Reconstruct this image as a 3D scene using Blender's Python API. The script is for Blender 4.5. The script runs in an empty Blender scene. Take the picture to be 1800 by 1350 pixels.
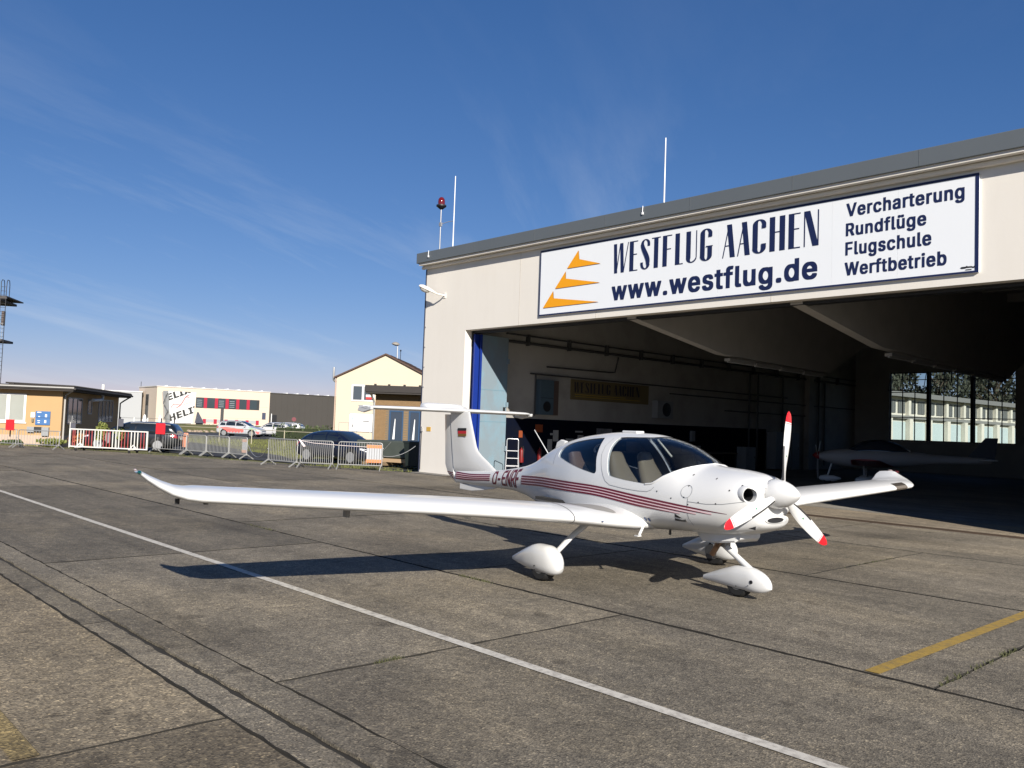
import bpy, bmesh, math, random
from mathutils import Vector, Matrix, Euler
from mathutils.geometry import delaunay_2d_cdt
R = math.radians
rnd = random.Random(7)
SC = bpy.context.scene
COL = SC.collection

# ------------------------------------------------------------------ camera
cd = bpy.data.cameras.new("camera")
cam = bpy.data.objects.new("camera", cd)
COL.objects.link(cam)
CY, CP, CR, CH = -0.8203, 0.0501, 0.0356, 1.8056
_f = Vector((math.sin(CY)*math.cos(CP), math.cos(CY)*math.cos(CP), math.sin(CP)))
_r = Vector((math.cos(CY), -math.sin(CY), 0))
_u = _r.cross(_f)
_r2 = _r*math.cos(CR) + _u*math.sin(CR)
_u2 = -_r*math.sin(CR) + _u*math.cos(CR)
cam.matrix_world = Matrix(((_r2.x, _u2.x, -_f.x, 0), (_r2.y, _u2.y, -_f.y, 0), (_r2.z, _u2.z, -_f.z, CH), (0, 0, 0, 1)))
cd.sensor_fit = 'HORIZONTAL'
cd.sensor_width = 36.0
cd.lens = 1487.6/1800*36.0
cd.clip_start = 0.05
cd.clip_end = 5000
SC.camera = cam

# ------------------------------------------------------------------ sky, sun, exposure
CLX, CLY = 6.2, 3.4
SUN_STRENGTH = 5.0
SKY_STRENGTH = 0.05
SUN_D = Vector((-1.74, 0.89, -1.0)).normalized()      # the way the light travels
wd = bpy.data.worlds.new("World")
SC.world = wd
wd.use_nodes = True
nt = wd.node_tree
nt.nodes.clear()
def wn(t, **k):
    n = nt.nodes.new(t)
    for a, v in k.items(): setattr(n, a, v)
    return n
sky = wn('ShaderNodeTexSky', sky_type='NISHITA', sun_disc=False, sun_elevation=math.asin(-SUN_D.z),
         sun_rotation=math.atan2(-SUN_D.x, -SUN_D.y), altitude=200, air_density=1.0, dust_density=0.0, ozone_density=6.0)
tc = wn('ShaderNodeTexCoord')
mp = wn('ShaderNodeMapping')
mp0 = wn('ShaderNodeMapping'); mp0.inputs['Rotation'].default_value = (0, 0, R(-122))
mp.inputs['Location'].default_value = (CLX, CLY, 0)
mp.inputs['Scale'].default_value = (.22, .75, 1)
nz = wn('ShaderNodeTexNoise')
nz.inputs['Scale'].default_value = 1.5; nz.inputs['Detail'].default_value = 9; nz.inputs['Roughness'].default_value = 0.62
nz.inputs['Distortion'].default_value = 0.5
rp = wn('ShaderNodeValToRGB')
rp.color_ramp.elements[0].position = 0.50; rp.color_ramp.elements[1].position = 0.84
rp.color_ramp.elements[0].color = (0, 0, 0, 1); rp.color_ramp.elements[1].color = (0.42, 0.42, 0.42, 1)
cl = wn('ShaderNodeMix', data_type='RGBA')
cl.inputs[7].default_value = (8.5, 9.2, 10.2, 1)
bg = wn('ShaderNodeBackground'); bg.inputs['Strength'].default_value = SKY_STRENGTH
ow = wn('ShaderNodeOutputWorld')
L = nt.links.new
# flat cloud sheet: direction projected on a plane overhead
sx = wn('ShaderNodeSeparateXYZ'); L(tc.outputs['Generated'], sx.inputs[0])
az = wn('ShaderNodeMath', operation='MAXIMUM'); az.inputs[1].default_value = 0.0; L(sx.outputs[2], az.inputs[0])
zz = wn('ShaderNodeMath', operation='ADD'); zz.inputs[1].default_value = .10; L(az.outputs[0], zz.inputs[0])
dx = wn('ShaderNodeMath', operation='DIVIDE'); dy = wn('ShaderNodeMath', operation='DIVIDE')
L(sx.outputs[0], dx.inputs[0]); L(zz.outputs[0], dx.inputs[1]); L(sx.outputs[1], dy.inputs[0]); L(zz.outputs[0], dy.inputs[1])
cx_ = wn('ShaderNodeCombineXYZ'); L(dx.outputs[0], cx_.inputs[0]); L(dy.outputs[0], cx_.inputs[1])
L(cx_.outputs[0], mp0.inputs['Vector']); L(mp0.outputs[0], mp.inputs['Vector']); L(mp.outputs[0], nz.inputs['Vector']); L(nz.outputs['Fac'], rp.inputs[0])
# one grade for the whole sky: the camera's deeper blue
sep = wn('ShaderNodeSeparateColor'); cmb = wn('ShaderNodeCombineColor'); L(sky.outputs[0], sep.inputs[0])
for i, (g_, s_) in enumerate(((1.15, 1.18), (0.88, 0.725), (0.75, 0.79))):
    a_ = wn('ShaderNodeMath', operation='POWER'); b_ = wn('ShaderNodeMath', operation='MULTIPLY')
    m_ = wn('ShaderNodeMath', operation='MULTIPLY'); m_.inputs[1].default_value = .05; L(sep.outputs[i], m_.inputs[0]); L(m_.outputs[0], a_.inputs[0])
    a_.inputs[1].default_value = g_; b_.inputs[1].default_value = s_*20; L(a_.outputs[0], b_.inputs[0]); L(b_.outputs[0], cmb.inputs[i])
hi = wn('ShaderNodeMapRange', interpolation_type='SMOOTHSTEP'); hi.inputs[1].default_value = .16; hi.inputs[2].default_value = .42; hi.inputs[3].default_value = 1.0; hi.inputs[4].default_value = .12
fm = wn('ShaderNodeMath', operation='MULTIPLY'); L(sx.outputs[2], hi.inputs[0]); L(rp.outputs[0], fm.inputs[0]); L(hi.outputs[0], fm.inputs[1])
L(fm.outputs[0], cl.inputs[0]); L(cmb.outputs[0], cl.inputs[6]); L(cl.outputs[2], bg.inputs['Color']); L(bg.outputs[0], ow.inputs['Surface'])
sl = bpy.data.lights.new("sun", 'SUN')
sl.energy = SUN_STRENGTH; sl.angle = R(0.53); sl.color = (1.0, 0.94, 0.85)
so = bpy.data.objects.new("sun", sl)
so.rotation_euler = SUN_D.to_track_quat('-Z', 'Y').to_euler()
so.location = (20, -20, 40)
COL.objects.link(so)
vs = SC.view_settings
SC.display_settings.display_device = 'sRGB'
vs.view_transform = 'Standard'; vs.look = 'None'; vs.exposure = 0.68; vs.gamma = 1.0; vs.use_curve_mapping = False
try:
    SC.cycles.max_bounces = 12; SC.cycles.diffuse_bounces = 8; SC.cycles.transparent_max_bounces = 16; SC.cycles.use_denoising = True
except Exception: pass

# ------------------------------------------------------------------ helpers
def MAT(name, c, rough=0.6, metal=0.0, coat=0.0, spec=0.5, var=0.0, vscale=3.0, bump=0.0, bscale=40.0, dirt=None, dscale=1.2, damt=0.5, dstretch=(1, 1, 1), emis=None):
    m = bpy.data.materials.new(name); m.use_nodes = True
    t = m.node_tree; p = t.nodes['Principled BSDF']
    p.inputs['Base Color'].default_value = (*c, 1); p.inputs['Roughness'].default_value = rough
    p.inputs['Metallic'].default_value = metal; p.inputs['Coat Weight'].default_value = coat; p.inputs['Coat Roughness'].default_value = 0.06
    p.inputs['Specular IOR Level'].default_value = spec
    if emis: p.inputs['Emission Color'].default_value = (*emis[0], 1); p.inputs['Emission Strength'].default_value = emis[1]
    if var or bump or dirt:
        g = t.nodes.new('ShaderNodeTexCoord')
        src = None
        if var:
            n = t.nodes.new('ShaderNodeTexNoise'); n.inputs['Scale'].default_value = vscale; n.inputs['Detail'].default_value = 6
            t.links.new(g.outputs['Object'], n.inputs['Vector'])
            mx = t.nodes.new('ShaderNodeMix'); mx.data_type = 'RGBA'
            mx.inputs[6].default_value = (*[max(0, v*(1-var)) for v in c], 1); mx.inputs[7].default_value = (*[min(1, v*(1+var)) for v in c], 1)
            t.links.new(n.outputs['Fac'], mx.inputs[0]); src = mx.outputs[2]
        if dirt:
            mp = t.nodes.new('ShaderNodeMapping'); mp.inputs['Scale'].default_value = dstretch
            t.links.new(g.outputs['Object'], mp.inputs['Vector'])
            n = t.nodes.new('ShaderNodeTexNoise'); n.inputs['Scale'].default_value = dscale; n.inputs['Detail'].default_value = 8; n.inputs['Roughness'].default_value = .65
            t.links.new(mp.outputs[0], n.inputs['Vector'])
            r = t.nodes.new('ShaderNodeValToRGB'); r.color_ramp.elements[0].position = .45; r.color_ramp.elements[1].position = .75
            r.color_ramp.elements[0].color = (0, 0, 0, 1); r.color_ramp.elements[1].color = (damt,)*3 + (1,)
            t.links.new(n.outputs['Fac'], r.inputs[0])
            mx = t.nodes.new('ShaderNodeMix'); mx.data_type = 'RGBA'
            if src: t.links.new(src, mx.inputs[6])
            else: mx.inputs[6].default_value = (*c, 1)
            mx.inputs[7].default_value = (*dirt, 1)
            t.links.new(r.outputs[0], mx.inputs[0]); src = mx.outputs[2]
        if src: t.links.new(src, p.inputs['Base Color'])
        if bump:
            n = t.nodes.new('ShaderNodeTexNoise'); n.inputs['Scale'].default_value = bscale; n.inputs['Detail'].default_value = 5
            t.links.new(g.outputs['Object'], n.inputs['Vector'])
            b = t.nodes.new('ShaderNodeBump'); b.inputs['Strength'].default_value = bump; b.inputs['Distance'].default_value = .02
            t.links.new(n.outputs['Fac'], b.inputs['Height']); t.links.new(b.outputs[0], p.inputs['Normal'])
    return m

def GLASS(name, tint=(.8, .85, .85), ior=1.45, refl=1.0):
    m = bpy.data.materials.new(name); m.use_nodes = True
    t = m.node_tree; t.nodes.clear()
    o = t.nodes.new('ShaderNodeOutputMaterial'); mx = t.nodes.new('ShaderNodeMixShader'); tr = t.nodes.new('ShaderNodeBsdfTransparent')
    gl = t.nodes.new('ShaderNodeBsdfGlossy'); lw = t.nodes.new('ShaderNodeLayerWeight'); pw = t.nodes.new('ShaderNodeMath'); pw.operation = 'POWER'; pw.inputs[1].default_value = 4.5
    fr = t.nodes.new('ShaderNodeMath'); fr.operation = 'MULTIPLY_ADD'; fr.inputs[1].default_value = .75; fr.inputs[2].default_value = ((ior-1)/(ior+1))**2
    tr.inputs[0].default_value = (*tint, 1); gl.inputs['Roughness'].default_value = 0.02; gl.inputs[0].default_value = (refl, refl, refl, 1)
    lw.inputs['Blend'].default_value = .5; t.links.new(lw.outputs['Facing'], pw.inputs[0]); t.links.new(pw.outputs[0], fr.inputs[0])
    t.links.new(fr.outputs[0], mx.inputs[0]); t.links.new(tr.outputs[0], mx.inputs[1]); t.links.new(gl.outputs[0], mx.inputs[2]); t.links.new(mx.outputs[0], o.inputs[0])
    return m

def tag(o, label=None, cat=None, group=None, kind=None):
    if label: o['label'] = label
    if cat: o['category'] = cat
    if group: o['group'] = group
    if kind: o['kind'] = kind
    return o

def thing(name, label, cat, loc=(0, 0, 0), rz=0.0, group=None):
    o = bpy.data.objects.new(name, None); o.empty_display_size = .2
    COL.objects.link(o); o.location = loc; o.rotation_euler = (0, 0, rz)
    return tag(o, label, cat, group)

def link_mesh(name, me, mat, parent=None, loc=None, rot=None):
    o = bpy.data.objects.new(name, me)
    for m in (mat if isinstance(mat, (list, tuple)) else [mat]): me.materials.append(m)
    COL.objects.link(o)
    if parent: o.parent = parent
    if loc: o.location = loc
    if rot: o.rotation_euler = rot
    return o

class MB:
    """collects shapes, then becomes one mesh object"""
    def __init__(s): s.v = []; s.f = []; s.mi = []; s.m = 0
    def add(s, vs_, fs_):
        b = len(s.v); s.v += [tuple(v) for v in vs_]; s.f += [tuple(i+b for i in f) for f in fs_]; s.mi += [s.m]*len(fs_); return s
    def box(s, x0, x1, y0, y1, z0, z1, M=None):
        vs_ = [Vector((x, y, z)) for x in (x0, x1) for y in (y0, y1) for z in (z0, z1)]
        if M: vs_ = [M @ v for v in vs_]
        return s.add(vs_, [(0, 1, 3, 2), (4, 6, 7, 5), (0, 4, 5, 1), (2, 3, 7, 6), (0, 2, 6, 4), (1, 5, 7, 3)])
    def bar(s, a, b, w, h=None, up=(0, 0, 1)):
        a = Vector(a); b = Vector(b); h = h or w; d = (b-a).normalized(); up = Vector(up)
        if abs(d.dot(up)) > .98: up = Vector((0, 1, 0))
        x = d.cross(up).normalized(); z = x.cross(d)
        vs_ = [p + x*sx*w/2 + z*sz*h/2 for p in (a, b) for sx in (-1, 1) for sz in (-1, 1)]
        return s.add(vs_, [(0, 2, 3, 1), (4, 5, 7, 6), (0, 1, 5, 4), (2, 6, 7, 3), (0, 4, 6, 2), (1, 3, 7, 5)])
    def tube(s, pts, r, n=8, r2=None, cap=True):
        pts = [Vector(p) for p in pts]; k = len(pts); rings = []
        t0 = (pts[1]-pts[0]).normalized(); up = Vector((0, 0, 1)) if abs(t0.z) < .9 else Vector((1, 0, 0))
        x = t0.cross(up).normalized()
        for i, p in enumerate(pts):
            t = ((pts[min(i+1, k-1)]-p).normalized() + (p-pts[max(i-1, 0)]).normalized()).normalized()
            x = (x - t*x.dot(t)).normalized(); y = t.cross(x)
            rr = r if r2 is None else r + (r2-r)*i/(k-1)
            rings.append([p + x*rr*math.cos(2*math.pi*j/n) + y*rr*math.sin(2*math.pi*j/n) for j in range(n)])
        return s.loft(rings, cap)
    def loft(s, rings, cap=True, closed=True):
        n = len(rings[0]); vs_ = [p for r in rings for p in r]; fs_ = []
        for i in range(len(rings)-1):
            for j in range(n if closed else n-1):
                k = (j+1) % n
                fs_.append((i*n+j, i*n+k, (i+1)*n+k, (i+1)*n+j))
        if cap: fs_.append(tuple(range(n-1, -1, -1))); fs_.append(tuple((len(rings)-1)*n+j for j in range(n)))
        return s.add(vs_, fs_)
    def lathe(s, prof, n=24, M=None, cap=True):
        """prof = [(r, h)] round local z"""
        rings = [[Vector((r*math.cos(2*math.pi*j/n), r*math.sin(2*math.pi*j/n), h)) for j in range(n)] for r, h in prof]
        if M: rings = [[M @ p for p in r] for r in rings]
        return s.loft(rings, cap)
    def poly(s, pts): return s.add(pts, [tuple(range(len(pts)))])
    def prism(s, pts2, f0, f1):
        """polygon pts2 extruded; f0/f1 turn a 2-D point into the two end points"""
        n = len(pts2)
        vs_ = [f0(*p) for p in pts2] + [f1(*p) for p in pts2]
        return s.add(vs_, [tuple(range(n-1, -1, -1)), tuple(range(n, 2*n))] + [(i, (i+1) % n, (i+1) % n+n, i+n) for i in range(n)])
    def mesh(s, name, smooth=None, fix=True):
        me = bpy.data.meshes.new(name); me.from_pydata(s.v, [], s.f)
        if any(s.mi): me.polygons.foreach_set('material_index', s.mi)
        if fix:
            bm = bmesh.new(); bm.from_mesh(me); bmesh.ops.recalc_face_normals(bm, faces=bm.faces); bm.to_mesh(me); bm.free()
        if smooth is not None:
            me.shade_smooth()
            if smooth < 179: me.set_sharp_from_angle(angle=R(smooth))
        me.update(); return me
    def obj(s, name, mat, parent=None, smooth=None, loc=None, rot=None, bevel=0, fix=True):
        o = link_mesh(name, s.mesh(name, smooth, fix), mat, parent, loc, rot)
        if bevel:
            b = o.modifiers.new('edge', 'BEVEL'); b.width = bevel; b.segments = 2; b.limit_method = 'ANGLE'; b.angle_limit = R(40)
        return o

def dup(root, loc=None, rz=None, label=None, group=None, parent=None):
    c = root.copy(); COL.objects.link(c)
    if parent: c.parent = parent
    if loc is not None: c.location = loc
    if rz is not None: c.rotation_euler = (0, 0, rz)
    if label: c['label'] = label
    if group: c['group'] = group
    for ch in list(root.children): dup(ch, parent=c)
    return c

def text_mesh(body, pre='', fit=None, shear=0.0, space=1.0):
    """lettering from the outlines in GLYPHS, filled, as a flat mesh"""
    cu = bpy.data.curves.new('t', 'CURVE'); cu.dimensions = '2D'; cu.fill_mode = 'BOTH'
    x0 = 0.0
    for ch in body:
        if ch == ' ': x0 += .22; continue
        adv, sps = GLYPHS[pre+ch]
        for q in sps:
            n = len(q)//2; sp = cu.splines.new('POLY'); sp.points.add(n-1); sp.use_cyclic_u = True
            for i in range(n):
                X, Y = q[2*i]/1000, q[2*i+1]/1000
                sp.points[i].co = (x0+X+shear*Y, Y, 0, 1)
        x0 += adv*space
    o = bpy.data.objects.new('t', cu); COL.objects.link(o)
    dg = bpy.context.evaluated_depsgraph_get(); dg.update()
    me = bpy.data.meshes.new_from_object(o.evaluated_get(dg))
    bpy.data.objects.remove(o); bpy.data.curves.remove(cu)
    if fit:                                        # x0, x1, z0, z1 : stretch the ink to this box
        xs = [v.co.x for v in me.vertices]; ys = [v.co.y for v in me.vertices]
        ax, bx, ay, by_ = min(xs), max(xs), min(ys), max(ys)
        for v in me.vertices:
            v.co.x = fit[0] + (v.co.x-ax)/(bx-ax)*(fit[1]-fit[0]); v.co.y = fit[2] + (v.co.y-ay)/(by_-ay)*(fit[3]-fit[2])
    return me

def pchip(tab):
    xs = [t[0] for t in tab]; ys = [t[1] for t in tab]; n = len(xs)
    h = [xs[i+1]-xs[i] for i in range(n-1)]; dl = [(ys[i+1]-ys[i])/h[i] for i in range(n-1)]
    m = [0.0]*n; m[0] = dl[0]; m[-1] = dl[-1]
    for i in range(1, n-1):
        if dl[i-1]*dl[i] > 0:
            w1 = 2*h[i]+h[i-1]; w2 = h[i]+2*h[i-1]; m[i] = (w1+w2)/(w1/dl[i-1]+w2/dl[i])
    def f(x):
        if x <= xs[0]: return ys[0]
        if x >= xs[-1]: return ys[-1]
        i = 0
        while x > xs[i+1]: i += 1
        t = (x-xs[i])/h[i]; t2 = t*t; t3 = t2*t
        return ys[i]*(2*t3-3*t2+1)+h[i]*m[i]*(t3-2*t2+t)+ys[i+1]*(3*t2-2*t3)+h[i]*m[i+1]*(t3-t2)
    return f

class Loft:
    """body of rounded cross sections along x: zt, zb, zc, w, nu, nl are tables over x"""
    def __init__(s, x0, x1, **k):
        s.x0 = x0; s.x1 = x1
        for n, v in k.items(): setattr(s, n, pchip(v) if isinstance(v, list) else (lambda x, v=v: v))
    def y(s, x, z):
        zc = s.zc(x)
        if z >= zc: t = (z-zc)/max(1e-6, s.zt(x)-zc); n = s.nu(x)
        else: t = (zc-z)/max(1e-6, zc-s.zb(x)); n = s.nl(x)
        return 0.0 if t >= 1 else s.w(x)*(1-t**n)**(1/n)
    def z(s, x, y):
        w = s.w(x); t = min(1, abs(y)/w); n = s.nu(x); zc = s.zc(x)
        return zc + (s.zt(x)-zc)*(1-t**n)**(1/n)
    def rings(s, nx, nr, inset=0.0, xs=None):
        out = []
        if xs is None: xs = [s.x0 + (s.x1-s.x0)*i/nx for i in range(nx+1)]
        for x in xs:
            zc = s.zc(x); zt = s.zt(x)-inset; zb = s.zb(x)+inset; w = s.w(x)-inset; r = []
            for j in range(nr):
                a = 2*math.pi*j/nr; c_, s_ = math.cos(a), math.sin(a)
                n = s.nu(x) if s_ >= 0 else s.nl(x)
                yy = w*math.copysign(abs(c_)**(2/n), c_); zz = (zt-zc if s_ >= 0 else zc-zb)*math.copysign(abs(s_)**(2/n), s_)
                r.append(Vector((x, yy, zc+zz)))
            out.append(r)
        return out

def cdt(poly, step):
    """fill a 2-D outline with small triangles"""
    xs = [p[0] for p in poly]; ys = [p[1] for p in poly]; pts = []
    n = len(poly)
    for i in range(n):
        a, b = poly[i], poly[(i+1) % n]; k = max(1, int(math.hypot(b[0]-a[0], b[1]-a[1])/step))
        pts += [Vector((a[0]+(b[0]-a[0])*j/k, a[1]+(b[1]-a[1])*j/k)) for j in range(k)]
    m = len(pts); ed = [(i, (i+1) % m) for i in range(m)]
    x = min(xs)+step*.5
    while x < max(xs):
        y = min(ys)+step*.5
        while y < max(ys): pts.append(Vector((x, y))); y += step
        x += step
    v, e, f, *_ = delaunay_2d_cdt(pts, ed, [], 1, 1e-6)
    used = sorted({i for q in f for i in q}); ix = {i: k for k, i in enumerate(used)}        # no stray points
    return [(v[i].x, v[i].y) for i in used], [tuple(ix[i] for i in q) for q in f]

def smooth_outline(pts, k=4):
    """closed Catmull-Rom through pts"""
    n = len(pts); out = []
    for i in range(n):
        p0, p1, p2, p3 = (pts[(i+j-1) % n] for j in range(4))
        for a in range(k):
            t = a/k
            out.append(tuple(.5*((2*p1[c])+(-p0[c]+p2[c])*t+(2*p0[c]-5*p1[c]+4*p2[c]-p3[c])*t*t+(-p0[c]+3*p1[c]-3*p2[c]+p3[c])*t**3) for c in (0, 1)))
    return out

def circ(cx, cy, r, n=16, ry=None): return [(cx+r*math.cos(2*math.pi*i/n), cy+(ry or r)*math.sin(2*math.pi*i/n)) for i in range(n)]
def strip_outline(pts, w):
    """polyline of 2-D points -> outline of a band of width w"""
    a, b = [], []
    for i, p in enumerate(pts):
        q0 = pts[max(0, i-1)]; q1 = pts[min(len(pts)-1, i+1)]
        dx, dy = q1[0]-q0[0], q1[1]-q0[1]; l = math.hypot(dx, dy) or 1
        a.append((p[0]-dy/l*w/2, p[1]+dx/l*w/2)); b.append((p[0]+dy/l*w/2, p[1]-dx/l*w/2))
    return a + b[::-1]

def side_strip(mb, body, line, w, side, off=.004, step=.04):
    """band of width w along a polyline on the side of a body"""
    P = [line[0]]
    for a, b in zip(line, line[1:]):
        k = max(1, int(math.hypot(b[0]-a[0], b[1]-a[1])/step))
        P += [(a[0]+(b[0]-a[0])*j/k, a[1]+(b[1]-a[1])*j/k) for j in range(1, k+1)]
    o = strip_outline(P, w); n = len(P); A_, B_ = o[:n], o[n:][::-1]
    mb.add([(x, side*(body.y(x, z)+off), z) for x, z in A_+B_], [(i, i+1, n+i+1, n+i) for i in range(n-1)])

def side_decal(mb, body, poly, side, off=.004, step=.06):
    v, f = cdt(poly, step)
    mb.add([(x, side*(body.y(x, z)+off), z) for x, z in v], f)

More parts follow.
